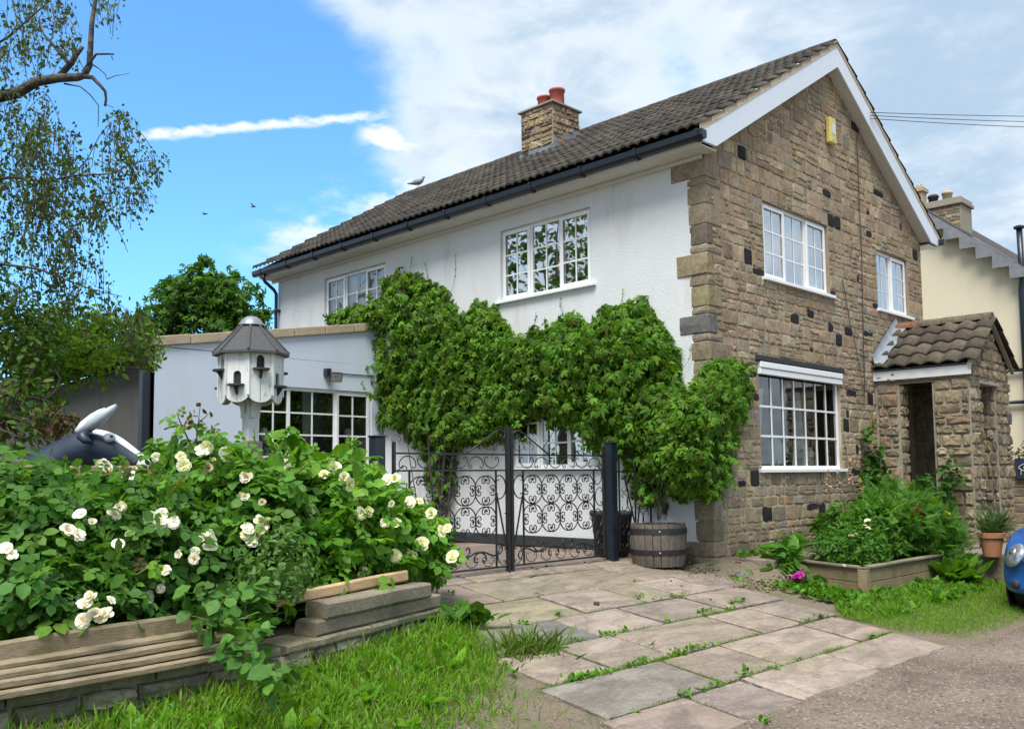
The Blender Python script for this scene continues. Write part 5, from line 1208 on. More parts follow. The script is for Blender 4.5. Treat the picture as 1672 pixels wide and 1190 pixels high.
# ------------------------------------------------------------------ raised planter box, path slab, pot
plb = thing('planter_box', 'raised sleeper planter box with green plants in front of the stone wall', 'planter', (1.0, 2.0, -.3))
A_, B_, C_ = np.array([.62, .92]), np.array([1.60, .56]), np.array([1.66, 3.45])
for (a, b) in ((A_, B_), (B_, C_)):
    L = float(np.linalg.norm(b-a)); u_ = np.append((b-a)/L, 0); n_ = np.cross(u_, (0, 0, 1.0))
    for k in range(2):
        q = MB(); q.obox(np.append(a, -.40+k*.16), u_, (0, 0, 1), n_, (0.02, 0.003, -.045), (L-.03, .157, 0)); q.build('side_board', M['planter_wood'], plb, bevel=.006)
    q = MB(); q.obox(np.append(a, -.080), u_, (0, 0, 1), n_, (-.03, 0, -.075), (L+.02, .028, .03)); q.build('capping', M['sleeper_grey'], plb, bevel=.006)
q = MB(); q.box((B_[0]-.07, B_[1]-.03, -.45), (B_[0]+.035, B_[1]+.075, -.082)); q.build('corner_post', M['planter_wood'], plb, bevel=.008)
q = MB(); q.add([(A_[0], A_[1], -.12), (B_[0]-.04, B_[1]+.04, -.12), (C_[0]-.04, C_[1], -.12), (.1, 3.5, -.06), (.05, 1.3, -.06)], [(0, 1, 2, 3, 4)]); q.build('soil', M['soil'], plb)
q = MB(); V = []; g_ = 14
for j in range(g_+1):
    for i in range(g_+1):
        x = -.42+1.5*i/g_; y = -.42+1.25*j/g_; t = min(i, g_-i, j, g_-j)/3.0; t = min(1, t); base_ = gz(x)-.04; top_ = -.02-.17*max(0, x-.05)-.28*max(0, -y)+.018*math.sin(x*17+y*9)+random.uniform(-.012, .012)
        V.append((x, y, base_+(max(top_, base_)-base_)*t))
q.add(V, [(j*(g_+1)+i, j*(g_+1)+i+1, (j+1)*(g_+1)+i+1, (j+1)*(g_+1)+i) for j in range(g_) for i in range(g_)]); structure(q.build('earth_step', M['ground'], None))
path = structure(MB().box((0.03, .28, -.25), (.62, 1.5, -.012)).build('path', M['garden_slab'], None, bevel=.015))
structure(MB().box((1.50, 3.45, -.55), (2.36, 6.9, -.10)).build('path', M['garden_slab'], None, bevel=.02))
structure(MB().box((0.0, 3.5, -.5), (1.5, 4.7, -.06)).build('path', M['garden_slab'], None, bevel=.02))
pc = onp(1620, 908, 'z', -.10); pt_ = thing('terracotta_pot', 'terracotta flower pot by the porch next to the blue car', 'flower pot', (pc[0], pc[1], -.10))
q = MB(); q.lathe((pc[0], pc[1], -.10), [(.105, 0), (.145, .24), (.165, .245), (.17, .305), (.15, .31), (.14, .27), (.001, .265)], 28); q.build('pot', M['terracotta'], pt_, smooth=False)
q = MB(); q.lathe((pc[0], pc[1], -.10), [(.001, .28), (.14, .275)], 20, cap=False); q.build('soil', M['soil'], pt_)
for (px, py, r_, lab) in ((1211, 944, .09, 'rough grey stone beside the foxglove leaves at the paving edge'),):
    p = onp(px, py, 'z', -.2); q = MB(); q.col = (.16, .15, .13); q.ball(p+(0, 0, .02), (r_*1.5, r_, r_*.8), 12, 8)
    for i, v in enumerate(q.v): q.v[i] = tuple(np.array(v)+rng.normal(size=3)*.012)
    tag(q.build('loose_stone', M['garden_stone'], None, tint=True), lab, 'stone')
LUMP = ('largest dark lump, in the middle of the paving slabs', 'dark lump just in front of the right gate leaf', 'dark lump on the paving, second of the group below the barrel', 'dark lump on the paving, rightmost of the group below the barrel', 'dark lump on the paving, nearest of the group below the barrel', 'flat dark lump near the planter end of the paving', 'tiny dark lump on the paving in front of the gate post')
for i, (px, py, r_) in enumerate(((974, 988, .035), (892, 925, .022), (1096, 949, .012), (1113, 957, .014), (1098, 970, .013), (1160, 980, .018), (1036, 948, .012))):
    p = G14(px, py); q = MB(); q.ball(p+(0, 0, r_*.4), (r_, r_*.8, r_*.6), 8, 6)
    for j, v in enumerate(q.v): q.v[j] = tuple(np.array(v)+rng.normal(size=3)*r_*.12)
    tag(q.build('coal_lump', M['lintel'], None), LUMP[i], 'lump', 'dark lumps on the paving')
# pottery inside windows
def pot(name, c, prof, mat, label, grp=None):
    q = MB(); q.lathe(c, prof, 18); tag(q.build(name, mat, None, smooth=True), label, 'vase', grp)
vz = G3[1]+.06
pot('vase', (-.22, 1.92, vz), [(.06, 0), (.10, .10), (.11, .24), (.08, .34), (.06, .38), (.085, .42)], M['ceramic'], 'large pale vase behind the ground floor window of the stone gable', 'vases on the windowsill')
pot('vase', (-.20, 2.52, vz), [(.05, 0), (.08, .08), (.085, .2), (.06, .28), (.07, .30)], M['ceramic'], 'middle vase behind the ground floor window of the stone gable', 'vases on the windowsill')
pot('vase', (-.20, 2.86, vz), [(.05, 0), (.075, .07), (.08, .17), (.06, .24), (.07, .26)], M['ceramic'], 'rightmost small vase behind the ground floor window of the stone gable', 'vases on the windowsill')
q = MB(); q.box((-.40, G3[0], G3[1]-.05), (-.09, G3[2], G3[1]+.055)); q.build('inner_sill', M['upvc'], g3)
for px, lab in ((431, 'small pale pottery figure behind the left light of the extension window'), (568, 'small pale pottery figure behind the right light of the extension window')):
    p = onp(px, 722, 'x', EX-.22); pot('pottery', (p[0], p[1], p[2]), [(.06, 0), (.075, .06), (.06, .12), (.075, .16), (.05, .22), (.001, .24)], M['ceramic'], lab, 'pottery in the extension window')
    q = MB(); q.box((EX-.35, p[1]-.3, p[2]-.06), (EX-.12, p[1]+.3, p[2]-.003)); q.build('shelf', M['curtain_brown'], wx)

# ------------------------------------------------------------------ birds
pg = dep(682, 305, 1.0); pdir = ray(682, 308); tt = ((RY-.02)-CAM[1])/pdir[1]; pp_ = CAM+tt*pdir; pz_ = zroof(RY)+.085
b = thing('pigeon', 'grey pigeon standing on the roof ridge at its left end', 'pigeon', (pp_[0], pp_[1], pz_)); bx_ = unit(np.array([CA[0], CA[1], 0]))
P3 = lambda a, z_: np.array([pp_[0], pp_[1], pz_])+bx_*a+np.array([0, 0, z_])
q = MB(); q.tube([P3(-.24, .09), P3(-.15, .10), P3(-.06, .12), P3(.03, .135), P3(.09, .165), P3(.115, .20), P3(.125, .235), P3(.15, .245), P3(.165, .24)], [.012, .03, .062, .072, .052, .034, .034, .024, .006], 10); q.build('body', M['pigeon'], b, smooth=True)
q = MB(); q.tube([P3(.16, .24), P3(.19, .232)], [.008, .002], 6); q.build('beak', M['lintel'], b)
for s_ in (-.01, .03): q = MB(); q.tube([P3(s_, .08), P3(s_+.005, .0)], .006, 5); q.build('leg', M['clay_red'], b)
for (px, py, lab, r_) in ((335, 350, 'dark bird gliding in the blue sky, left of two', .1), (414, 338, 'dark bird flapping in the blue sky, right of two', .5)):
    c = dep(px, py, 30); b = thing('flying_bird', lab, 'bird', c, 'birds in flight'); P4 = lambda a, z_, f_=0: c+bx_*a+np.array([0, 0, z_])+depd*f_
    q = MB(); q.tube([P4(-.09, 0), P4(-.03, .005), P4(.04, .01), P4(.09, .015)], [.01, .022, .022, .006], 8); q.build('body', M['bird'], b, smooth=True)
    for s_ in (1, -1): q = MB(); q.prism([P4(-.02, .01), P4(.03, .01), P4(.0, .01+.10*r_, s_*.10), P4(-.06, .01+.16*r_, s_*.16)], (0, 0, .004)); q.build('wing', M['bird'], b)
# ------------------------------------------------------------------ blue car at the right edge
def build_car():
    cx, y0, g0, hwf = 3.50, 1.40, -.568, .83
    car = thing('parked_car', 'small rounded blue car parked nose towards the viewer at the right edge', 'car', (cx, y0+1.8, g0))
    st = [0, .03, .10, .22, .40, .65, .90, 1.05, 1.30, 1.55, 1.9, 2.4, 2.8, 3.15, 3.4, 3.58, 3.66, 3.70]
    top = [.56, .63, .70, .78, .85, .91, .96, 1.0, 1.22, 1.42, 1.50, 1.52, 1.49, 1.42, 1.25, .98, .84, .74]
    hw = [.64, .72, .775, .80, .815, .825, .828, .83, .83, .83, .83, .83, .825, .81, .78, .73, .68, .60]
    bot = [.30, .24, .20, .18, .17]+[.17]*9+[.19, .22, .26, .32]
    def ring(i):
        t, h, b = top[i], hw[i]*hwf/.83, bot[i]; belt = min(.90, t-.02); R_ = []
        gh = max(0.0, t-belt-.04)
        mid = b+(belt-b)*.45
        R_ += [(0, b), (.55*h, b), (.90*h, b+.015), (.985*h, b+.10), (1.0*h, mid), (.985*h, mid+(belt-mid)*.6), (.94*h-.02*0, belt)]
        if gh > .08: R_ += [(.90*h, belt+.03), (.80*h, belt+gh*.65), (.68*h, t-.03), (.40*h, t), (0, t+.015)]
        else: R_ += [(.88*h, belt+(t-belt)*.4), (.78*h, t-.008), (.62*h, t+.004), (.35*h, t+.016), (0, t+.022)]
        return R_
    V = []; R0 = [ring(i) for i in range(len(st))]; m = len(R0[0])
    for i, s in enumerate(st):
        full = [(-a, b) for a, b in R0[i]]+[(a, b) for a, b in R0[i][-2:0:-1]]
        bow = [.0 if i > 5 else (abs(a)/.72)**3*(.16-.027*i) for a, b in full]
        V += [(cx+a, y0+s+bw_, g0+b) for (a, b), bw_ in zip(full, bow)]
    n = 2*m-2; q = MB(); f = [(i*n+k, (i+1)*n+k, (i+1)*n+(k+1) % n, i*n+(k+1) % n) for i in range(len(st)-1) for k in range(n)]
    f += [tuple(range(n)), tuple(range((len(st)-1)*n, len(st)*n))[::-1]]; q.add(V, f)
    body = q.build('body', M['car'], car, smooth=True); body.data.materials.append(M['carglass'])
    for p in body.data.polygons:
        if p.index >= (len(st)-1)*n: continue
        i, k = p.index//n, p.index % n; kk = k if k < m-1 else n-1-k
        if (8 <= i+1 <= 13 and kk in (7, 8) and i not in (10,)) or (i in (7, 8) and kk >= 9) or (i in (13, 14) and kk >= 8): p.material_index = 1
    sb = body.modifiers.new('sub', 'SUBSURF'); sb.levels = 1; sb.render_levels = 2
    for s_ in (-1, 1):
        q = MB(); q.ball((0, 0, 0), (.135, .05, .15), 16, 10); o = q.build('headlight', M['lamp'], car, smooth=True)
        o.location = (cx+s_*.62*hwf/.83, y0+.16, g0+.645); o.rotation_euler = (rad(-32), s_*rad(14), s_*rad(30))
        q = MB(); q.ball((0, 0, 0), (.055, .03, .055), 12, 8); b_ = q.build('lamp_bowl', M['chrome'], o, smooth=True); b_.location = (0, -.032, .02)
        q = MB(); q.lathe((0, 0, 0), [(.001, .018), (.038, .016), (.05, .0), (.05, -.05)], 14)
        fo = q.build('fog_light', M['lintel'], car, smooth=True); fo.location = (cx+s_*.62, y0+.105, g0+.33); fo.rotation_euler = (rad(90), 0, s_*rad(28))
        for yy in (.62, 2.98):
            q = MB(); c = (0, 0, 0); prof = [(.17, -.085), (.26, -.09), (.285, -.07), (.292, 0), (.285, .07), (.26, .09), (.17, .085)]
            q.lathe(c, prof, 28, cap=False); wl_ = q.build('wheel', M['rubber'], car, smooth=True); wl_.location = (cx+s_*(.63), y0+yy, g0+.292); wl_.rotation_euler = (0, rad(90), 0)
            q = MB(); q.lathe(c, [(.001, .05*s_), (.05, .055*s_), (.06, .04*s_), (.16, .045*s_), (.185, .07*s_)], 20, cap=False); q.build('rim', M['chrome'], wl_, smooth=True)
            q = MB(); q.lathe(c, [(.001, .118), (.335, .112), (.34, .09)], 28, cap=False); a_ = q.build('wheel_arch', M['rubber'], car, smooth=True); a_.location = (cx+s_*.66, y0+yy, g0+.31); a_.rotation_euler = (0, s_*rad(90), 0)
    q = MB(); q.prism([(cx-.40, y0-.004, g0+.26), (cx+.40, y0-.004, g0+.26), (cx+.46, y0-.004, g0+.42), (cx-.46, y0-.004, g0+.42)], (0, .05, 0)); lg = q.build('lower_grille', M['rubber'], car, bevel=.01)
    for k in range(3): q = MB(); q.box((cx-.44, y0-.010, g0+.29+k*.04), (cx+.44, y0-.005, g0+.303+k*.04)); q.build('grille_slat', M['lintel'], lg)
    for s_ in (-1, 1):
        q = MB(); q.prism([(cx+s_*.10, y0-.006, g0+.50), (cx+s_*.42, y0+.02, g0+.52), (cx+s_*.44, y0+.02, g0+.60), (cx+s_*.12, y0+.0, g0+.60)], (0, .03, 0)); ug = q.build('upper_grille', M['rubber'], car, bevel=.008)
        for k in range(2): q = MB(); q.tube([(cx+s_*.13, y0-.010, g0+.53+k*.035), (cx+s_*.41, y0+.012, g0+.54+k*.035)], .008, 6); q.build('grille_slat', M['chrome'], ug)
    q = MB(); q.lathe((0, 0, 0), [(.001, .01), (.045, .008), (.055, 0)], 20); o = q.build('badge', M['chrome'], car); o.location = (cx, y0-.01, g0+.55); o.rotation_euler = (rad(90), 0, 0)
build_car()

# ------------------------------------------------------------------ vegetation helpers
def tints(n, base, var=.22, hue=.12):
    b = np.asarray(base)[None]*(1+rng.normal(size=(n, 1))*var).clip(.45, 1.8); b = b*(1+rng.normal(size=(n, 3))*hue*np.array([1, .4, .8])).clip(.5, 1.6); return b.clip(.004, .9)
def mixtint(n, bases, **kw):
    k = rng.integers(0, len(bases), n); b = tints(n, (1, 1, 1), **kw)*np.asarray(bases)[k]; g = (b[:, 1:2] > b[:, 0:1]*1.1) & (b[:, 1:2] > b[:, 2:3]*1.4); return np.where(g, b*np.array([.95, 1.20, .70]), b)
def in_ell(n, c, r, lo=.45):
    d = rdir(n); t = (lo**3+(1-lo**3)*rng.random((n, 1)))**(1/3); return np.asarray(c)+d*t*np.asarray(r), d
def foliage(ells, n, tmpl, size, bases, up=.5, droop=.35, lo=.5, clip=None, sv=.3, zmin=None, lump=.22):
    """leaves through the volume of several ellipsoids, gathered in uneven lumps"""
    vol = np.array([np.prod(e[1]) for e in ells]); ns = (n*vol/vol.sum()).astype(int)+1; parts = []
    for (c, r), k in zip(ells, ns):
        P, d = in_ell(k, c, r, lo)
        if lump:
            m = max(6, k//22); L_, ld = in_ell(m, c, np.asarray(r)*.95, max(lo, .6)); idx = rng.integers(0, m, k); s_ = lump*float(np.mean(r))
            P = np.where((rng.random((k, 1)) < .75), L_[idx]+rng.normal(size=(k, 3))*s_*.55, P); d = nrm(np.where((rng.random((k, 1)) < .7), ld[idx]+rng.normal(size=(k, 3))*.45, d))
        keep = np.ones(k, bool)
        if zmin is not None: keep &= P[:, 2] > zmin
        if clip is not None: keep &= clip(P)
        P, d = P[keep], d[keep]; k = len(P)
        N = nrm(d*.8+np.array([0, 0, up])+rng.normal(size=(k, 3))*.35); D = rng.normal(size=(k, 3)); D = D-N*(D*N).sum(1, keepdims=True); D = nrm(nrm(D)+d*.35+np.array([0, 0, -droop]))
        parts.append(leaf_arrays(P, D, N, size*(1+rng.normal(size=k)*sv).clip(.45, 1.7), mixtint(k, bases), *tmpl))
    return merge(parts)
def plant(name, label, cat, loc, group=None): return thing(name, label, cat, loc, group)
def stems(parent, lines, r, mat, name='stem'):
    q = MB()
    for L_ in lines: q.tube(L_, np.linspace(r, r*.5, len(L_)), 5)
    return q.build(name, mat, parent, smooth=True)
def curve(a, b, bend=.1, n=6, sagz=0.0):
    a, b = np.asarray(a, float), np.asarray(b, float); o = rng.normal(size=3)*bend
    return [a+(b-a)*t+o*math.sin(PI*t)+np.array([0, 0, sagz])*math.sin(PI*t) for t in np.linspace(0, 1, n)]
GREEN = [(.080, .165, .036), (.10, .195, .042), (.066, .14, .036), (.125, .22, .05)]
DARKG = [(.045, .095, .03), (.056, .115, .034), (.068, .13, .036)]
LIME = [(.16, .28, .045), (.19, .32, .06), (.13, .24, .045)]

M['leaf_stem2'] = simple('young_stem', (.12, .10, .045), .7, .25, 20.0, .1)
# ------------------------------------------------------------------ Virginia creeper
def creeper():
    cr = plant('virginia_creeper', 'dense green creeper over the white wall, wrapping the stone corner', 'creeper', (-3, -.1, 0))
    poly = [(528, 524), (560, 508), (600, 492), (618, 468), (640, 444), (660, 437), (690, 458), (725, 468), (742, 500), (765, 508), (785, 497), (812, 500), (830, 535), (850, 548), (880, 532), (905, 520), (935, 516), (962, 535), (985, 503), (1020, 497), (1050, 487), (1072, 525), (1092, 555), (1106, 600), (1100, 625), (1128, 655),
            (1150, 700), (1165, 760), (1150, 800), (1110, 808), (1085, 795), (1062, 818), (1040, 805), (1022, 748), (990, 735), (955, 722), (930, 685), (905, 688), (880, 672), (850, 690), (826, 715), (785, 722), (745, 730), (738, 800), (715, 815), (697, 790), (690, 730), (650, 700), (612, 690), (604, 640), (596, 590), (612, 530), (570, 528)]
    P2 = np.array(poly, float)
    def inside(x, y, P_):
        c = np.zeros(len(x), bool); n = len(P_)
        for i in range(n):
            (x0, y0), (x1, y1) = P_[i], P_[(i+1) % n]
            with np.errstate(divide='ignore', invalid='ignore'): c ^= ((y0 > y) != (y1 > y)) & (x < (x1-x0)*(y-y0)/(y1-y0)+x0)
        return c
    def edge(x, y, P_):
        d = np.full(len(x), 1e9); n = len(P_)
        for i in range(n):
            a, b = P_[i], P_[(i+1) % n]; ab = b-a; t = (((x-a[0])*ab[0]+(y-a[1])*ab[1])/(ab@ab)).clip(0, 1); d = np.minimum(d, np.hypot(x-a[0]-t*ab[0], y-a[1]-t*ab[1]))
        return d
    def pts(P_, n):
        lo, hi = P_.min(0), P_.max(0); X = rng.uniform(lo[0], hi[0], n*3); Y = rng.uniform(lo[1], hi[1], n*3); k = inside(X, Y, P_); X, Y = X[k][:n], Y[k][:n]; return X, Y, edge(X, Y, P_)
    parts = []
    def sheet(P_, nclump, ax, val, nvec, thick, per):
        X, Y, E = pts(P_, nclump); dep_ = (rng.random(len(X))**.7)*thick*np.minimum(1, (E+4)/38)
        C = np.array([onp(x, y, ax, val+nvec*(d*.9+.02)) for x, y, d in zip(X, Y, dep_)])
        n3 = np.zeros(3); n3['xyz'.index(ax)] = nvec
        m = len(C)*per; idx = np.repeat(np.arange(len(C)), per); rad_ = np.minimum(.13, .035+E/300)[idx][:, None]
        off = rng.normal(size=(m, 3))*rad_*.62; P = C[idx]+off
        ia = 'xyz'.index(ax); sgn = np.sign(nvec); P[:, ia] = np.where((P[:, ia]-val)*sgn < .03, val+sgn*(.03+rng.random(m)*.05), P[:, ia])
        N = nrm(nrm(off)*.55+n3*1.0+np.array([0, 0, .45])+rng.normal(size=(m, 3))*.30); D = nrm(rng.normal(size=(m, 3))*.7+np.array([0, 0, -.75])+n3*.25)
        young = rng.random(m) < .30
        tn = np.where(young[:, None], mixtint(m, LIME, var=.15), mixtint(m, [(.105, .190, .030), (.130, .222, .034), (.085, .160, .030), (.165, .255, .042), (.12, .15, .035)], var=.30))
        parts.append(leaf_arrays(P, D, N, .112*(1+rng.normal(size=m)*.28).clip(.5, 1.6)*np.where(young, .75, 1.0), tn, *PALM))
    sheet(P2, 1500, 'y', 0.0, -1, .40, 8)
    P3_ = np.array([(1130, 640), (1146, 615), (1170, 592), (1200, 588), (1220, 606), (1226, 640), (1216, 668), (1196, 694), (1190, 735), (1180, 790), (1165, 805), (1120, 800), (1098, 760), (1085, 700), (1098, 660)], float)
    sheet(P3_, 190, 'x', 0.0, 1, .36, 13)
    for P_, ax_, s_ in ((P2, 'y', -1), (P3_, 'x', 1)):                # loose single leaves and trailing shoots
        k = 0; c0 = P_.mean(0); PE = P_+(P_-c0)/np.linalg.norm(P_-c0, axis=1, keepdims=True)*7; sheet(PE, 900 if s_ < 0 else 160, ax_, 0.0, s_, .34, 3)
    sh = MB()
    for i in range(120):
        X, Y, E = pts(P2, 1) if rng.random() < .8 else pts(P3_, 1)
        if len(X) == 0: continue
        ax_, s_ = ('y', -1) if X[0] < 1125 else ('x', 1); b0_ = onp(X[0], Y[0], ax_, s_*(.15+.3*rng.random())); nv = np.array([0, -1., 0]) if ax_ == 'y' else np.array([1., 0, 0])
        e_ = b0_+nv*rng.uniform(.04, .22)+np.array([rng.normal()*.12, 0 if ax_ == 'y' else rng.normal()*.12, rng.normal()*.16-.05]); L_ = curve(b0_, e_, .03, 6); sh.tube(L_, .003, 3); m = 9; t_ = rng.random(m); P = np.array([L_[min(4, int(t*5))]+(L_[min(4, int(t*5))+1]-L_[min(4, int(t*5))])*(t*5-min(4, int(t*5))) for t in t_])+rng.normal(size=(m, 3))*.015
        parts.append(leaf_arrays(P, nrm(rng.normal(size=(m, 3))*.6+(e_-b0_)*2+np.array([0, 0, -.5])), nrm(nv+np.array([0, 0, .7])+rng.normal(size=(m, 3))*.3), .075*(1.1-.5*t_), mixtint(m, LIME, var=.15), *PALM))
    sh.build('shoots', M['leaf_stem2'], cr, kind='stuff')
    # roof edge runners on the extension
    P5_ = np.array([(530, 524), (545, 512), (580, 503), (612, 496), (615, 530), (560, 530)], float); sheet(P5_, 40, 'y', -.25, -1, .35, 10)
    V, T_, C_2 = merge(parts); fast_mesh('foliage', V, T_, M['leaf'], cr, C_2, kind='stuff')
    q = MB()
    for i in range(16):
        x = random.uniform(690, 738); a = onp(x, 880, 'y', -.06-random.random()*.12); b = onp(x+random.uniform(-35, 30), random.uniform(600, 690), 'y', -.08-random.random()*.2); q.tube(curve(a, b, .05, 8), [random.uniform(.006, .022)]*8, 5)
    for i in range(26):
        x = random.uniform(640, 1090); y = random.uniform(560, 650); a = onp(x, y+random.uniform(30, 120), 'y', -.04); b = onp(x+random.uniform(-60, 60), y, 'y', -.06); q.tube(curve(a, b, .06, 6), .006, 4)
    for i in range(8): a = onp(1075, 850, 'x', GX+.2+random.random()*.1); b = onp(random.uniform(1060, 1100), 780, 'y', -.3); q.tube(curve(a, b, .04, 5), .004, 4)
    q.build('vine_stems', M['bark'], cr, smooth=True, kind='stuff')
    # wispy tendrils reaching up the wall
    q = MB(); lv = []
    for (x, y, h, dx) in ((735, 470, 55, 8), (700, 455, 25, -6), (668, 440, 22, 4), (925, 515, 28, -10), (1010, 495, 22, 6), (1115, 590, 25, 12), (555, 515, 40, -5), (580, 510, 55, 8), (545, 520, 30, -12), (870, 530, 20, 5)):
        a, b = onp(x, y+10, 'y', -.05), onp(x+dx, y-h, 'y', -.035); L_ = curve(a, b, .03, 7); q.tube(L_, .0028, 4)
        for p in L_[3:]: lv.append(p)
    q.build('tendrils', M['bark'], cr, kind='stuff')
    lv = np.array(lv); k = len(lv); fast_mesh('young_leaves', *leaf_arrays(lv, rdir(k), np.tile([0, -1., .3], (k, 1)), .03, mixtint(k, LIME), *PALM)[:2], M['leaf'], cr, leaf_arrays(lv, rdir(k), np.tile([0, -1., .3], (k, 1)), .03, mixtint(k, LIME), *PALM)[2], kind='stuff')
creeper()

# ------------------------------------------------------------------ roses
def blossom(c_in, c_out, seed, size=1.0, half=False, op=0.0):
    r_ = random.Random(seed); q = MB()
    for ring, (np_, tilt, L_) in enumerate(((5, 1.25, .62), (6, .85, .80), (7, .42, .98), (5, .1, 1.0))):
        if half and ring == 0: continue
        for k in range(np_):
            a = 2*PI*(k+r_.uniform(-.2, .2))/np_+ring*.5; tl = min(1.5, tilt+op+r_.uniform(-.3, .3)); ca, sa = math.cos(a), math.sin(a); f_ = ring/3; q.col = tuple(c_in[i]+(c_out[i]-c_in[i])*f_*r_.uniform(.7, 1.2) for i in range(3)); V = []
            for (v, wd) in ((.05, .10), (.45, .36), (.8, .42), (1.0, .22)):
                for s_ in (-1, 0, 1):
                    rr = v*L_*math.cos(tl)+.04; zz_ = v*L_*math.sin(tl)*.75+(-.10*v**3)+r_.uniform(-.03, .03)+abs(s_)*.06*(v > .3); x_ = s_*wd*L_*(.9+.2*r_.random())
                    V.append(((rr*ca-x_*sa)*.5*size, (rr*sa+x_*ca)*.5*size, zz_*.5*size))
            q.add(V, [(j*3+i, j*3+i+1, (j+1)*3+i+1, (j+1)*3+i) for j in range(3) for i in range(2)])
    me = q.mesh('blossom', True, True); me.materials.append(M['petal']); return me
PINK = [blossom((.86, .76, .68), (.87, .85, .83), i, op=(-.25, 0, .3, .6)[i % 4]) for i in range(4)]+[blossom((.86, .80, .70), (.88, .87, .86), 9+i, half=True, op=-.3*i) for i in range(3)]+[blossom((.80, .55, .46), (.82, .70, .62), 15, op=1.0, size=.5), blossom((.50, .40, .24), (.62, .54, .38), 16, op=.2, size=.8)]
CREAM = [blossom((.82, .80, .46), (.87, .87, .78), 20+i, op=(-.3, 0, .3, .5)[i % 4]) for i in range(4)]+[blossom((.84, .83, .6), (.88, .88, .84), 30, half=True, op=-.3), blossom((.80, .78, .4), (.85, .84, .66), 31, op=1.0, size=.5)]
def ell_hit(px, py, ells):
    d = ray(px, py); best = None
    for c, r in ells:
        o = (CAM-np.asarray(c))/r; e = d/np.asarray(r); A_2 = e@e; B_2 = 2*o@e; C_3 = o@o-1; D_ = B_2*B_2-4*A_2*C_3
        if D_ > 0:
            t = (-B_2-math.sqrt(D_))/(2*A_2); best = t if best is None else min(best, t)
    return best
def rose(name, label, ells, n, flowers, fm, bases, fsize, canes=14, leaf=.108):
    base = np.mean([e[0] for e in ells], axis=0); base[2] = 0; rb = plant(name, label, 'rose bush', base, 'rose bushes in the front bed')
    V, T_, C_2 = foliage(ells, n, PINN, leaf, bases, up=.75, droop=.25, lo=.55, zmin=-.05, lump=.36, sv=.45); fast_mesh('foliage', V, T_, M['leaf'], rb, C_2, kind='stuff')
    SP, SD, L_ = [], [], []                             # long shoots standing out of the bush
    for i in range(16):
        c, r = random.choice(ells); e, dd = in_ell(1, c, np.asarray(r), .95); e, dd = e[0], dd[0]
        if e[2] < c[2]: e[2] = c[2]+r[2]*.7
        tip = e+dd*np.array([.14, .14, .05])+np.array([random.uniform(-.06, .06), random.uniform(-.06, .06), random.uniform(.08, .24)]); sl = curve(e-dd*.2, tip, .03, 7); L_.append(sl)
        for k in range(2, 7): SP.append(sl[k]); SD.append(nrm(rng.normal(size=(1, 3))+np.array([[0, 0, .35]]))[0])
    m = len(SP); V, T_, C_2 = leaf_arrays(np.array(SP), np.array(SD), np.tile([0., 0, 1], (m, 1))+rng.normal(size=(m, 3))*.5, leaf*(.5+.5*rng.random(m)), mixtint(m, LIME+[(.16, .12, .05)]), *PINN); fast_mesh('young_leaves', V, T_, M['leaf'], rb, C_2, kind='stuff')
    for i in range(canes):
        c, r = random.choice(ells); e, _ = in_ell(1, c, r, .8); L_.append(curve(np.array([c[0]+random.uniform(-.3, .3), c[1]+random.uniform(-.3, .3), -.05]), e[0], .12, 7))
    stems(rb, L_, .008, M['leaf_stem'], 'canes')['kind'] = 'stuff'
    flowers = list(flowers)+[(px+random.uniform(-22, 22), py+random.uniform(-16, 16)) for px, py in flowers if random.random() < .75]
    for i, (px, py) in enumerate(flowers):
        t = ell_hit(px, py, ells); t = (t if t else np.linalg.norm((ells[0][0]-CAM))/1.03)-.19; p = CAM+t*ray(px, py); o = link('blossom', random.choice(fm), rb); s = fsize*random.uniform(.65, 1.2)
        o.location = p; o.scale = (s, s, s)
        to = unit((CAM-p)*np.array([1, 1, .6])+np.array([random.uniform(-.9, .9), random.uniform(-.9, .9), random.uniform(-.3, 1.1)])*np.linalg.norm(CAM-p)); o.rotation_euler = Vector(to).to_track_quat('Z', 'Y').to_euler()
    return rb
M['leaf_stem'] = simple('green_stem', (.085, .11, .035), .7, .25, 20.0, .1)
def E_(px, py, t, rx, ry=None, rz=None): return (dep(px, py, t), np.array([rx, ry or rx, rz or rx]))
lf = [(148, 777), (168, 760), (178, 768), (209, 777), (256, 804), (200, 826), (150, 852), (128, 872), (186, 840), (212, 873), (246, 846), (265, 838), (283, 852), (332, 877), (345, 881), (317, 912), (268, 930), (149, 975), (181, 980), (230, 985), (135, 1013), (59, 1035), (88, 1038), (169, 1003), (20, 905), (262, 960), (292, 905)]
rose('rose_bush', 'pale pink rose bush in front of the cow head sculpture', [E_(70, 905, 5.9, .60, .62, .44), E_(200, 900, 6.2, .57, .5, .42), E_(110, 970, 5.5, .50, .4, .22), E_(10, 890, 6.1, .5, .5, .46), E_(-110, 890, 5.9, .55, .5, .46), E_(300, 945, 6.3, .42, .4, .34), E_(40, 815, 6.4, .4, .4, .18), E_(170, 815, 6.5, .35, .35, .15)], 11000, lf, PINK, [(.088, .175, .052), (.11, .205, .06), (.074, .15, .052), (.145, .24, .062)], .092)
mf = [(358, 712), (365, 738), (350, 750), (403, 778), (390, 808), (428, 820), (425, 850), (400, 873), (412, 882), (432, 851), (255, 746), (262, 768), (330, 735), (425, 868), (300, 760)]
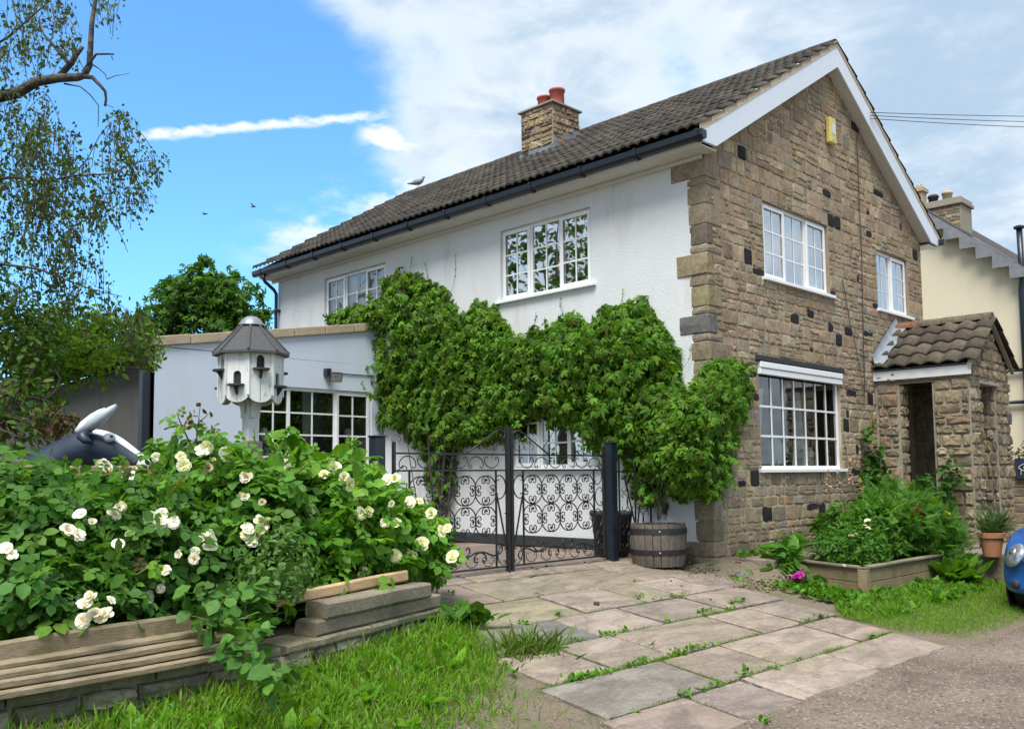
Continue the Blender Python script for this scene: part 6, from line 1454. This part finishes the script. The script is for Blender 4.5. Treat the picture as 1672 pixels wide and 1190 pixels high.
rose('rose_bush', 'tall white rose bush in front of the dovecote post', [E_(345, 810, 7.0, .38, .36, .32), E_(400, 865, 6.7, .40, .40, .42), E_(330, 745, 7.1, .24, .22, .13), E_(430, 830, 7.1, .30, .3, .30), E_(270, 755, 7.2, .12, .12, .10)], 3600, mf, PINK[3:]+CREAM[:1], [(.12, .225, .05), (.15, .26, .056), (.095, .185, .048)], .098)
cf = [(463, 761), (529, 776), (484, 773), (505, 829), (587, 807), (605, 835), (631, 783), (638, 822), (685, 818), (705, 838), (709, 861), (720, 867), (658, 899), (645, 907), (596, 929), (629, 946), (739, 909), (648, 854), (592, 940), (570, 790), (540, 760), (700, 880)]
rose('rose_bush', 'creamy white rose bush beside the left gate post', [E_(545, 865, 7.7, .62, .55, .50), E_(475, 815, 7.6, .40, .40, .32), E_(620, 885, 8.05, .50, .42, .40), E_(680, 898, 8.2, .30, .26, .25), E_(565, 800, 7.9, .34, .34, .24), E_(490, 925, 6.95, .42, .3, .30)], 9500, cf, CREAM, [(.125, .24, .040), (.165, .30, .05), (.10, .195, .04), (.21, .34, .066)], .108)
# tall single shoots
q_ = plant('rose_shoot', 'tall thin reddish rose shoot rising against the pale extension wall', 'rose shoot', dep(322, 740, 6.9))
a, b = dep(316, 760, 6.9), dep(327, 662, 6.9); stems(q_, [curve(a, b, .02, 7), [b+(a-b)*.3, dep(340, 676, 6.9)], [b+(a-b)*.45, dep(312, 680, 6.9)]], .005, M['bark'])
lp = np.array([dep(x, y, 6.9) for x, y in ((327, 664), (318, 670), (338, 676), (344, 672), (312, 682), (306, 686), (325, 680), (320, 695), (332, 702), (322, 712))]); k = len(lp); V, T_, C_2 = leaf_arrays(lp, rdir(k), rdir(k)+np.array([.5, -.5, .6]), .055, mixtint(k, [(.10, .055, .03), (.09, .10, .04)]), *ROUND); fast_mesh('leaves', V, T_, M['leaf'], q_, C_2, kind='stuff')
def herb(name, label, ells, n, tmpl, size, bases, cat='plant', grp=None, mat='leaf', up=.7, droop=.1, lo=.3, flowers=(), ctr=None, zmin=None, nst=10, lump=.25):
    base = np.mean([e[0] for e in ells], axis=0); base[2] -= ells[0][1][2]; h = plant(name, label, cat, base, grp); V, T_, C_2 = foliage(ells, n, tmpl, size, bases, up=up, droop=droop, lo=lo, zmin=zmin, lump=lump); fast_mesh('foliage', V, T_, M[mat], h, C_2, kind='stuff')
    L_ = []
    for i in range(nst):
        c, r = random.choice(ells); e, _ = in_ell(1, c, np.asarray(r)*.9, .6); L_.append(curve(np.array([c[0]+random.uniform(-.4, .4)*r[0], c[1]+random.uniform(-.4, .4)*r[1], c[2]-r[2]*.95]), e[0], .04, 5))
    if nst: stems(h, L_, .005, M['leaf_stem'], 'stems')['kind'] = 'stuff'
    for (px, py, me, s) in flowers:
        t = ell_hit(px, py, ells); t = (t or float(np.linalg.norm(ells[0][0]-CAM)/1.02))-.09; o = link('flower', me, h); o.location = CAM+t*ray(px, py); o.scale = (s, s, s); o.rotation_euler = (random.uniform(-.8, .2), random.uniform(-.3, .8), random.uniform(0, 6))
    return h
herb('catmint', 'grey-green catmint clump between the rose bushes above the timbers', [E_(455, 920, 6.1, .24, .24, .26), E_(420, 955, 5.9, .22, .22, .2)], 900, LEAF, .05, [(.15, .23, .11), (.18, .26, .13), (.13, .20, .10)], up=.5)
herb('wispy_grass', 'tuft of wispy grass in front of the dovecote post', [E_(335, 835, 6.75, .20, .18, .20)], 420, BLADE, .20, [(.09, .14, .045), (.12, .165, .055)], mat='leaf_grass', up=.1, droop=-.9, lo=.1, nst=0, lump=.4)
herb('vine_sprig', 'large-leaved green sprig standing in front of the extension window', [E_(470, 722, 7.0, .10, .1, .10), E_(500, 745, 7.0, .09, .09, .09), E_(575, 735, 7.1, .07, .07, .08)], 46, ROUND, .13, LIME, nst=5, lump=0)
# leafy bramble at the foot of the wall
herb('bramble', 'broad-leaved bramble hanging over the garden wall between the two timber stacks', [E_(400, 990, 5.6, .18, .18, .16), E_(350, 985, 5.4, .18, .18, .14), E_(425, 1045, 5.2, .13, .13, .14), E_(450, 985, 5.9, .14, .14, .10), E_(380, 1075, 4.9, .12, .12, .10), E_(450, 1110, 4.7, .13, .13, .12)], 300, ROUND, .085, [(.09, .175, .06), (.11, .20, .065), (.135, .235, .07)], up=.9, droop=.3, nst=14)

# ------------------------------------------------------------------ grass and weeds
def wall_x(y): return np.where(y > RM[1], RA[0]+(RM[0]-RA[0])*(RA[1]-y)/(RA[1]-RM[1]), RM[0]+(RB_[0]-RM[0])*(RM[1]-y)/(RM[1]-RB_[1]))
gzv = np.vectorize(gz)
def blades(name, X, Y, size, bases, mat='leaf_grass', lean=.35, tm=BLADE, z=None, parent=None):
    n = len(X); P = np.stack([X, Y, (gzv(X) if z is None else z)-.012], 1); D = nrm(rng.normal(size=(n, 3))*lean+np.array([0, 0, 1.0])); N = rng.normal(size=(n, 3)); N[:, 2] *= .3
    return fast_mesh(name, *leaf_arrays(P, D, N, size, mixtint(n, bases, var=.25), *tm)[:2], M[mat], parent, leaf_arrays(P, D, N, size, np.repeat(mixtint(n, bases, var=.25), 1, axis=0), *tm)[2], kind='stuff')
n = 26000; Y = rng.uniform(-9.3, -4.75, n); dx = rng.gamma(1.7, .36, n); X = wall_x(Y)+.04+dx
lim = np.interp(Y, [-9.3, -7.0, -6.0, -5.2, -4.75], [2.0, 1.9, 1.55, 1.0, .45]); keep = (dx < lim*(.75+.4*rng.random(n))) | ((dx < lim*1.9) & (rng.random(n) < .12) & (Y < -5.3)); X, Y, dx = X[keep], Y[keep], dx[keep]; n = len(X)
sz = .05+.16*rng.random(n)*np.exp(-dx/.7)+.02; GRASS = [(.15, .26, .028), (.185, .30, .034), (.125, .22, .028), (.23, .33, .05), (.17, .28, .03), (.20, .30, .04), (.15, .27, .03), (.21, .34, .04), (.26, .23, .10)]
o = blades('verge_grass', X, Y, sz, GRASS, lean=.5); o['label'] = 'bright green grass in front of the garden wall'; o['category'] = 'grass'
def weed_patch(name, label, pts, size, n_each, bases, tm=LEAF, spread=.10, lean=.9, z=None, cat='weeds'):
    P, D, N = [], [], []
    for p in pts:
        k = max(4, int(n_each*random.uniform(.6, 1.4))); a = rng.uniform(0, 2*PI, k); el = rng.uniform(.35, 1.15, k); d = np.stack([np.cos(a)*np.cos(el), np.sin(a)*np.cos(el), np.sin(el)], 1); P.append(np.asarray(p)+rng.normal(size=(k, 3))*np.array([spread, spread, .004])); D.append(d); N.append(np.stack([-np.cos(a)*np.sin(el), -np.sin(a)*np.sin(el), np.cos(el)], 1))
    P, D, N = np.concatenate(P), np.concatenate(D), np.concatenate(N); k = len(P); V, T_, C_2 = leaf_arrays(P, D, N, size*(1+rng.normal(size=k)*.3).clip(.4, 1.8), mixtint(k, bases), *tm)
    o = fast_mesh(name, V, T_, M['leaf'], None, C_2, kind='stuff'); o['label'] = label; o['category'] = cat; return o
n = 170; Y = rng.uniform(-8.6, -5.0, n); dx = rng.gamma(1.6, .28, n); lim = np.interp(Y, [-9, -7, -6, -5], [1.5, 1.4, 1.0, .4]); k = dx < lim; Y, dx = Y[k], dx[k]; X = wall_x(Y)+.06+dx
weed_patch('verge_weeds', 'broad dandelion and dock leaves growing among the grass by the garden wall', np.stack([X, Y, gzv(X)], 1), .115, 8, [(.16, .30, .036), (.20, .34, .045), (.12, .25, .036)], spread=.03)
weed_patch('wall_end_weeds', 'dark leafy weeds at the end of the garden wall by the paving', [np.array([.45+random.uniform(-.08, .22), -4.62+random.uniform(-.28, .14), gz(.5)+random.uniform(0, .10)]) for _ in range(16)], .12, 8, GREEN, spread=.05, tm=ROUND)
# weeds in the joints
jp = [(911, 1005), (998, 1036), (990, 1038), (1042, 1083), (1030, 1088), (1055, 1078), (948, 1108), (935, 1112), (960, 1105), (1045, 975), (1092, 1016), (1145, 1002), (1155, 998), (1196, 987), (1205, 984), (1215, 982), (1119, 1064), (1130, 1060), (1110, 1066), (1212, 1103), (1222, 1098), (1065, 1054), (882, 971), (733, 970), (861, 1065), (875, 1068), (820, 1085), (840, 1098), (1380, 1175), (1225, 940), (1220, 925), (1248, 1180), (740, 995), (735, 1000)]
jw = [G14(*p)+(0, 0, .004) for p in jp]+[np.array([x, y, gz(x)]) for x, y in [(random.choice((1.89, 1.89, 2.5, 1.25, .66)), random.uniform(-5, -.9)) for _ in range(26)]]
weed_patch('joint_weeds', 'small green weeds growing in the joints of the paving slabs', jw, .042, 11, LIME+GREEN, spread=.03)
X, Y = [], []
for (x, ya, yb, d_) in ((1.89, -5.1, -1.3, 2600), (2.50, -5.2, -.9, 1500), (1.25, -4.6, -.7, 1500), (.66, -4.7, -.7, 500)):
    for (a, b) in [(random.uniform(ya, yb), random.uniform(.1, .5)) for _ in range(7)]:
        m = d_//7; X += list(x+rng.normal(size=m)*.016); Y += list(a+rng.uniform(-b, b, m))
for (xa, xb, y, d_) in ((1.89, 2.5, -3.8, 110), (1.25, 1.89, -4.3, 70), (1.25, 1.89, -3.6, 80), (2.5, 3.0, -4.35, 50), (1.89, 2.5, -2.97, 60), (.66, 1.25, -3.68, 40)):
    X += list(rng.uniform(xa, xb, d_)); Y += list(y+rng.normal(size=d_)*.012)
X, Y = np.array(X), np.array(Y); o = blades('joint_grass', X, Y, .014+.026*rng.random(len(X)), GRASS+[(.10, .10, .035)], lean=.8); o['label'] = 'short grass in the joints between paving slabs'; o['category'] = 'grass'
p = G14(858, 1062); m = 260; o = blades('grass_tuft', p[0]+rng.normal(size=m)*.10, p[1]+rng.normal(size=m)*.16, .10+.14*rng.random(m), [(.12, .16, .04), (.16, .19, .06), (.10, .17, .03)], lean=.55); o['label'] = 'tall grass tuft growing out of the grey paving slab joint'; o['category'] = 'grass'
# lawn and weeds by the planter
n = 34000; Y = rng.uniform(-.75, 3.3, n); X = rng.uniform(1.62, 3.05, n); edge_ = np.interp(Y, [-.75, -.3, .6, 3.3], [2.5, 2.85, 2.98, 2.7]); lo_ = np.interp(Y, [-.75, .0, .6], [1.9, 1.5, 1.66]); k = (X < edge_+.12*rng.normal(size=n)) & (X > lo_); X, Y = X[k], Y[k]
o = blades('planter_grass', X, Y, .022+.055*rng.random(len(X))*np.where(X < 2.2, 1.3, .7), GRASS, lean=.7); o['label'] = 'short bright grass beside the sleeper planter'; o['category'] = 'grass'
wp = [np.array([x, y, gz(x)]) for x, y in zip(rng.uniform(1.62, 2.25, 60), rng.uniform(-.35, 3.2, 60))]+[np.array([x, y, gz(x)]) for x, y in zip(rng.uniform(.75, 1.75, 46), rng.uniform(-.25, .38, 46))]
weed_patch('planter_weeds', 'leafy weeds crowding the foot of the sleeper planter', wp, .085, 15, [(.10, .21, .036), (.135, .26, .042), (.075, .165, .036), (.16, .27, .055)], spread=.05)
weed_patch('dock_leaves', 'tall dock leaves beside the right end of the planter', [np.array([1.80+random.uniform(-.1, .16), 2.75+random.uniform(-.3, .4), gz(1.8)+random.uniform(0, .12)]) for _ in range(14)], .26, 8, LIME+GREEN, spread=.05)
weed_patch('wall_foot_weeds', 'small weeds along the foot of the stone gable', [np.array([.06+random.uniform(0, .10), y, .0]) for y in np.linspace(.35, 1.5, 16)], .07, 10, GREEN+LIME, spread=.04)
p0_ = onp(1290, 930, 'z', -.12); weed_patch('step_weeds', 'bright green moss tufts on the earth step by the house corner', [onp(x, y, 'z', -.1) for x, y in ((1226, 938), (1222, 934), (1205, 950), (1216, 955), (1197, 946))], .05, 9, LIME, spread=.03, cat='moss')
n = 500; Xd = rng.uniform(-.25, .75, n); Yd = rng.uniform(-.75, .25, n); o = blades('dry_grass', Xd, Yd, .03+.05*rng.random(n), [(.25, .19, .11), (.20, .15, .09), (.30, .24, .14)], lean=1.4); o['label'] = 'dry straw and dead stems on the ground beside the barrel'; o['category'] = 'straw'
# chips and pebbles scattered on road and verge
n = 2600; X = np.concatenate([rng.uniform(2.95, 6.5, n), rng.uniform(1.7, 3.1, 2500)]); Y = np.concatenate([rng.uniform(-7.5, 1.5, n), rng.uniform(-8, -5.0, 2500)]); k = X-4.6 < 4; n = len(X)
OCT = ([(1, 0, 0), (0, 1, 0), (-1, 0, 0), (0, -1, 0), (0, 0, .6), (0, 0, -.4)], [(0, 1, 4), (1, 2, 4), (2, 3, 4), (3, 0, 4), (1, 0, 5), (2, 1, 5), (3, 2, 5), (0, 3, 5)])
P = np.stack([X, Y, np.where(X > 3.06, -.562, gzv(X)-.006)], 1); V, T_, C_2 = leaf_arrays(P, rdir(n)*np.array([1, 1, .1]), np.tile([0, 0, 1.], (n, 1))+rng.normal(size=(n, 3))*.2, .0035+.006*rng.random(n)**3, mixtint(n, [(.34, .29, .23), (.22, .18, .14), (.42, .37, .31), (.12, .10, .08)]), *OCT)
o = fast_mesh('gravel', V, T_, M['garden_stone'], None, C_2, kind='stuff'); o['label'] = 'loose gravel chips on the road surface'; o['category'] = 'gravel'

n = 1100; X = rng.uniform(-.35, .95, n); Y = rng.uniform(-.5, .7, n); Z = np.maximum(gzv(X)-.03, -.02-.17*np.maximum(0, X-.05)-.28*np.maximum(0, -Y)-.01)
V, T_, C_2 = leaf_arrays(np.stack([X, Y, Z], 1), rdir(n)*np.array([1, 1, .15]), np.tile([0, 0, 1.], (n, 1))+rng.normal(size=(n, 3))*.3, .006+.022*rng.random(n)**3, mixtint(n, [(.30, .24, .18), (.20, .155, .11), (.36, .29, .22), (.13, .10, .075)]), *OCT)
o = fast_mesh('rubble', V, T_, M['garden_stone'], None, C_2, kind='stuff'); o['label'] = 'loose rubble and earth crumbs on the step by the house corner'; o['category'] = 'rubble'

# ------------------------------------------------------------------ planter plants
small_w = blossom((.80, .80, .62), (.84, .84, .80), 41); small_r = blossom((.20, .02, .02), (.26, .035, .04), 42); small_m = blossom((.50, .02, .36), (.55, .05, .42), 43); small_y = blossom((.70, .62, .10), (.75, .70, .25), 44)
P0 = lambda px, py, z_: onp(px, py, 'z', z_)
def W3(x, y, z_): return np.array([x, y, z_])
herb('feathery_bush', 'large feathery green bush at the right end of the sleeper planter', [(W3(1.15, 2.75, .33), np.array([.50, .58, .42])), (W3(1.45, 3.05, .18), np.array([.38, .44, .38])), (W3(1.2, 2.2, .30), np.array([.38, .42, .34]))], 3600, FEATH, .16, [(.10, .20, .04), (.135, .245, .05), (.08, .165, .04)], up=.35, droop=-.35, flowers=[(1498, 832, small_r, .10), (1507, 840, small_r, .09), (1490, 842, small_r, .07), (1547, 838, small_y, .10)], nst=16)
herb('peony', 'dark leafy plant with white flowers at the front corner of the planter', [(W3(1.15, 1.25, .08), np.array([.42, .42, .25])), (W3(1.30, .95, -.02), np.array([.26, .25, .16])), (W3(.85, 1.35, .05), np.array([.30, .3, .22]))], 2900, LEAF, .062, [(.075, .16, .04), (.08, .165, .04), (.10, .19, .045)], flowers=[(1390, 875, small_w, .075), (1398, 872, small_w, .05), (1379, 923, small_w, .05), (1382, 934, small_w, .05), (1365, 899, small_w, .04)], nst=10)
herb('green_shrub', 'mid-green leafy shrub in the middle of the planter', [(W3(1.15, 1.85, .24), np.array([.38, .40, .36])), (W3(.75, 1.9, .30), np.array([.3, .34, .36]))], 2900, LEAF, .066, [(.09, .185, .04), (.115, .225, .048), (.12, .225, .05)], flowers=[(1416, 850, small_w, .08), (1417, 862, small_w, .07), (1413, 858, small_w, .06)], nst=12)
lu = herb('lupin', 'tall lupin with faded pink flower spikes below the ground floor window', [(W3(.55, 1.95, .30), np.array([.28, .32, .26]))], 170, PALM, .11, [(.07, .15, .05), (.085, .17, .06)], nst=6, lump=.2)
spk = []
for (px, py0, py1) in ((1352, 765, 860), (1369, 768, 850), (1387, 747, 845), (1404, 780, 840)):
    a, b = onp(px+4, py1, 'x', .5), onp(px, py0, 'x', .5); q = MB(); q.tube([a, (a+b)/2+(.01, 0, 0), b], [.007, .006, .003], 5); q.build('flower_stalk', M['leaf_stem'], lu); m = 90; t = rng.random(m)**.8*.42; P = b+(a-b)*t[:, None]+rng.normal(size=(m, 3))*.016*(.4+t[:, None]*2)
    spk.append(leaf_arrays(P, rdir(m), rdir(m), .030, mixtint(m, [(.52, .36, .26), (.46, .22, .20), (.55, .47, .36)]), *ROUND))
V, T_, C_2 = merge(spk); fast_mesh('flower_spikes', V, T_, M['petal'], lu, C_2, kind='stuff')
herb('wall_climber', 'dark climber on the stone wall left of the porch', [(W3(.12, 4.25, 1.25), np.array([.12, .16, .55])), (W3(.18, 4.25, .75), np.array([.20, .3, .4])), (W3(.35, 4.0, .55), np.array([.34, .42, .42]))], 1300, ROUND, .10, [(.055, .115, .036), (.07, .14, .042), (.085, .165, .046)], nst=8)
herb('porch_rose', 'sparse rose branch beside the side opening of the porch', [(W3(1.0, 4.45, .75), np.array([.22, .16, .20])), (W3(1.2, 4.45, 1.02), np.array([.10, .1, .18]))], 75, PINN, .13, [(.05, .11, .035), (.065, .13, .04)], nst=9)
fx = herb('foxglove', 'broad-leaved foxglove with a magenta flower at the left end of the planter', [(W3(.62, .52, -.02), np.array([.20, .2, .24])), (W3(.80, .30, -.16), np.array([.26, .24, .14])), (W3(.55, .72, .10), np.array([.14, .14, .2]))], 230, LEAF, .17, [(.08, .175, .04), (.10, .20, .045), (.12, .23, .05)], nst=6, droop=.2, flowers=[(1300, 941, small_m, .12), (1307, 938, small_m, .10), (1297, 945, small_m, .09), (1311, 930, small_m, .07), (1303, 948, small_m, .08)])
herb('lavender', 'small grey-green lavender growing in the terracotta pot', [(np.array([pc[0], pc[1], .27]), np.array([.15, .15, .13]))], 420, BLADE, .16, [(.10, .14, .085), (.12, .16, .10)], mat='leaf_grass', up=.1, droop=-1.2, lo=.1, nst=0, zmin=.18)
herb('wall_top_plants', 'scrubby plants growing on top of the low wall at the right edge', [(W3(1.5, 8.95, 1.30), np.array([.9, .2, .16]))], 700, LEAF, .07, [(.10, .11, .05), (.07, .10, .04)], nst=0)
herb('vase_flowers', 'green houseplant leaves behind the ground floor gable window', [(W3(-.25, 2.15, 1.28), np.array([.1, .2, .22])), (W3(-.22, 2.98, 1.22), np.array([.08, .14, .14])), (W3(-.25, 1.5, 1.25), np.array([.08, .18, .2]))], 150, LEAF, .09, [(.05, .12, .03), (.07, .15, .03)], nst=0)
herb('courtyard_shrub', 'dark low shrub in the courtyard behind the left gate leaf', [(W3(-2.4, -2.6, .3), np.array([.3, .3, .3]))], 300, LEAF, .10, DARKG, nst=4) if False else None

# ------------------------------------------------------------------ trees
def birch():
    tr = plant('birch_tree', 'weeping birch overhanging from the left with bare forked bough', 'birch tree', (dep(-230, 700, 9.8)[0], dep(-230, 700, 9.8)[1], 0))
    tb = dep(-230, 700, 9.8); q = MB(); trunk = [(tb[0], tb[1], -.1), (tb[0]+.05, tb[1], 1.5), tuple(dep(-215, 420, 9.8)), tuple(dep(-190, 240, 9.7)), tuple(dep(-195, 60, 9.8)), tuple(dep(-220, -200, 9.9)), tuple(dep(-200, -450, 10))]
    q.tube(trunk, [.26, .23, .20, .18, .15, .10, .04], 10); q.build('trunk', M['birch'], tr, smooth=True)
    B = [([(-190, 240, 9.7), (-120, 200, 9.5), (-50, 172, 9.3), (0, 155, 9.2), (30, 150, 9.15), (62, 137, 9.1), (98, 128, 9.0), (122, 126, 9.0), (138, 122, 9.0), (146, 108, 9.0), (148, 80, 9.0), (150, 40, 9.0), (156, 5, 9.05), (165, -40, 9.1)], [.13, .115, .10, .088, .082, .074, .066, .06, .052, .046, .042, .036, .03, .02]),
         ([(96, 126, 9.0), (112, 104, 9.0), (125, 86, 9.0), (133, 74, 9.02)], [.05, .045, .04, .030]), ([(112, 104, 9.0), (85, 75, 9.1), (70, 55, 9.1), (62, 30, 9.15)], [.03, .02, .014, .008]),
         ([(128, 124, 9.0), (150, 128, 8.97), (163, 138, 8.95), (170, 150, 8.95), (175, 163, 8.95), (173, 172, 8.95)], [.044, .032, .027, .022, .018, .020]), ([(172, 170, 8.95), (185, 174, 8.95)], [.006, .004]),
         ([(136, 118, 9.0), (150, 98, 8.95), (158, 91, 8.95), (178, 92, 8.95), (189, 93, 8.95)], [.03, .024, .018, .014, .010]), ([(182, 92, 8.95), (186, 98, 8.94)], [.008, .004]),
         ([(150, 105, 9.0), (160, 110, 8.95), (168, 121, 8.9), (176, 129, 8.9), (190, 126, 8.9), (211, 121, 8.9)], [.012, .010, .009, .008, .006, .003]), ([(105, 137, 9.0), (130, 143, 8.95), (150, 155, 8.92), (160, 175, 8.9), (162, 205, 8.9)], [.014, .011, .009, .007, .005]),
         ([(-205, 340, 9.75), (-120, 290, 9.2), (-40, 300, 9.1), (20, 290, 9.0), (75, 294, 8.95), (120, 285, 8.9), (180, 283, 8.85), (225, 268, 8.8), (262, 262, 8.8)], [.05, .04, .03, .024, .018, .014, .010, .007, .003]), ([(120, 285, 8.9), (140, 262, 8.88), (165, 225, 8.85), (185, 200, 8.85)], [.010, .008, .006, .003]),
         ([(-195, 110, 9.75), (-100, 60, 9.3), (-30, 90, 9.2), (15, 60, 9.2), (60, 20, 9.2), (110, -20, 9.2)], [.045, .03, .024, .018, .012, .008]), ([(-215, 470, 9.8), (-90, 420, 9.2), (0, 430, 9.0), (60, 440, 9.0), (140, 470, 8.9), (200, 485, 8.9)], [.045, .03, .022, .016, .01, .005]),
         ([(82, 0, 9.1), (90, 40, 9.05), (98, 55, 9.05)], [.012, .008, .005]), ([(20, 0, 9.1), (30, 40, 9.1), (10, 70, 9.1)], [.012, .01, .006])]
    q = MB()
    for pts, r in B: q.tube([dep(*p)+rng.normal(size=3)*.012*(1 if i else 0) for i, p in enumerate(pts)], [v*.66 for v in r], 7)
    q.build('limbs', M['birch'], tr, smooth=True)
    zones = [(-70, 60, 60, 60, 36), (-70, 190, 60, 70, 50), (-80, 320, 70, 70, 66), (-70, 440, 60, 60, 56), (-170, 150, 60, 90, 40), (-170, 330, 60, 90, 50), (215, 545, 36, 20, 12), (40, 45, 70, 60, 56), (108, 55, 22, 45, 16), (178, 10, 28, 14, 9), (40, 200, 60, 50, 40), (45, 290, 70, 75, 95), (110, 320, 75, 60, 72), (80, 250, 50, 60, 40), (195, 215, 28, 22, 18), (190, 265, 38, 26, 22), (245, 270, 24, 16, 9), (205, 315, 30, 26, 18), (175, 350, 32, 28, 16), (50, 400, 75, 60, 70), (120, 430, 50, 50, 34), (60, 480, 75, 55, 50), (150, 505, 55, 30, 22), (215, 530, 26, 22, 14), (30, 120, 40, 40, 18)]
    LP, q = [], MB()
    for (zx, zy, rx, ry, ns) in zones:
        for _ in range(ns):
            a = rng.uniform(0, 2*PI); r = math.sqrt(rng.random()); x, y = zx+rx*r*math.cos(a), zy+ry*r*math.sin(a)-18; d = 8.6+rng.random()*1.5; L_ = rng.uniform(24, 60); dx = rng.normal()*13+max(0, (x-120)*.06); pts = []
            for t in np.linspace(0, 1, 6): pts.append(dep(x+dx*t, y+L_*(t**1.25)-5*math.sin(PI*t), d))
            q.tube(pts, .0038, 3, cap=False)
            for i in range(rng.integers(9, 16)):
                t = rng.random(); k = min(4, int(t*5)); p = pts[k]+(pts[k+1]-pts[k])*(t*5-k); LP.append(p+rng.normal(size=3)*np.array([.035, .035, .03]))
    q.build('twigs', M['bark'], tr, kind='stuff')
    LP = np.array(LP)
    # the rest of the crown, outside the picture
    C0 = np.array([tb[0]-2.0, tb[1]-2.4, 6.2]); ex, _ = in_ell(5500, C0, (2.8, 2.8, 4.2), .35); v = ex-CAM; z_ = v@CC; pxx = 836+F_PX*(v@CA)/z_; ex = ex[(pxx < -15) | (z_ < .5)]
    ex2, _ = in_ell(2500, C0+(.6, -.6, 2.5), (2.6, 2.6, 3.0), .4); v = ex2-CAM; z_ = v@CC; pxx = 836+F_PX*(v@CA)/z_; ex2 = ex2[(pxx < -15) | (z_ < .5)]
    P = np.concatenate([LP, ex, ex2]); k = len(P); D = nrm(rng.normal(size=(k, 3))*.6+np.array([0, 0, -.8])); N = rng.normal(size=(k, 3)); sz = np.where(np.arange(k) < len(LP), .048, .085)*(1+rng.normal(size=k)*.22).clip(.5, 1.5)
    V, T_, C_2 = leaf_arrays(P, D, N, sz, mixtint(k, [(.065, .105, .03), (.08, .12, .034), (.10, .115, .04), (.11, .15, .04), (.07, .08, .036)]), *DIAM); fast_mesh('crown', V, T_, M['leaf_matt'], tr, C_2, kind='stuff')
birch()
def tree(name, label, ells, n, size, bases, base, tm=LEAF, grp=None, r=.16, cat='tree'):
    t = plant(name, label, cat, (base[0], base[1], 0), grp); q = MB(); top = np.asarray(ells[0][0]); q.tube([(base[0], base[1], -.1), ((base[0]+top[0])/2+.1, (base[1]+top[1])/2, top[2]*.5), tuple(top)], [r, r*.75, r*.35], 8); q.build('trunk', M['bark'], t, smooth=True)
    q = MB()
    for c, rr in ells:
        for _ in range(4): e, _d = in_ell(1, c, np.asarray(rr)*.8, .6); q.tube(curve(top-(0, 0, rr[2]*.6), e[0], .15, 5), np.linspace(r*.3, .008, 5), 5)
    q.build('limbs', M['bark'], t, smooth=True); V, T_, C_2 = foliage(ells, n, tm, size, bases, up=.5, droop=.3, lo=.45, lump=.26); fast_mesh('crown', V, T_, M['leaf'], t, C_2, kind='stuff'); return t
S0 = lambda px, py, t, r, rz=None: (dep(px, py, t), np.array([r, r, rz or r]))
tree('sycamore_tree', 'rounded green sycamore behind the extension roof, left of the house', [S0(335, 485, 24, 1.05, .75), S0(285, 500, 24, .8, .6), S0(385, 490, 24, .75, .7), S0(335, 445, 24, .45, .35), S0(300, 460, 24.2, .45, .35), S0(375, 455, 24.3, .35, .35), S0(400, 520, 24, .7, .6), S0(265, 530, 24, .6, .55), S0(345, 540, 24, 1.2, .7)], 3300, .17, [(.065, .13, .03), (.085, .16, .036), (.12, .205, .045), (.055, .105, .03)], dep(335, 700, 24), tm=PALM)
tree('hedge_tree', 'dark bushy evergreen at the left edge below the birch', [S0(20, 620, 8.9, .55, .75), S0(-60, 560, 9.0, .7, .9), S0(25, 545, 9.3, .42, .38), S0(60, 660, 8.7, .26, .24), S0(0, 700, 8.4, .4, .4)], 3600, .075, DARKG+[(.08, .11, .04), (.12, .135, .05), (.10, .16, .04)], dep(-50, 700, 8.9), cat='tree', r=.05)
tree('roof_climber', 'yellow-green climber spilling over the eaves of the grey shed', [S0(90, 575, 10.4, .55, .34), S0(150, 560, 10.6, .48, .32), S0(205, 550, 10.8, .42, .26), S0(240, 572, 10.8, .16, .28), S0(60, 610, 10.3, .32, .18), S0(165, 605, 10.4, .22, .16), S0(120, 530, 10.9, .5, .25), S0(252, 590, 10.7, .10, .16), S0(60, 570, 9.7, .42, .22), S0(150, 580, 9.9, .40, .17)], 6500, .066, [(.22, .31, .05), (.27, .36, .06), (.17, .25, .045), (.13, .19, .04)], dep(100, 700, 11.2), r=.05, cat='climber')
tree('brown_shrub', 'reddish-brown twiggy shrub in front of the grey shed wall', [S0(110, 690, 8.6, .18, .10), S0(80, 690, 8.5, .22, .14)], 260, .05, [(.13, .07, .035), (.10, .09, .035), (.16, .10, .05)], dep(90, 760, 8.6), r=.015, cat='shrub')
tree('boundary_hedge', 'leafy boundary hedge beyond the birch trunk on the far left', [(np.array([x, y, 1.1]), np.array([1.7, 1.4, 1.2])) for x, y in ((-14, -5.6), (-11.5, -7.2), (-9, -8.6), (-6.8, -10), (-4.6, -11.4))], 5200, .12, DARKG+GREEN[:1], (-9, -8.6), r=.08, cat='hedge')
# trees across the lane: seen only mirrored in the windows
tree('lane_tree', 'tall tree across the lane behind the viewer', [(np.array([-14, -13, 8.]), np.array([4, 4, 5])), (np.array([-18, -11, 7.]), np.array([3.6, 3.6, 5])), (np.array([-10, -16, 8.]), np.array([3.6, 3.6, 5])), (np.array([-20, -17, 10.]), np.array([4, 4, 5]))], 5200, .30, [(.05, .085, .03), (.065, .105, .032)], (-14, -13), r=.35)
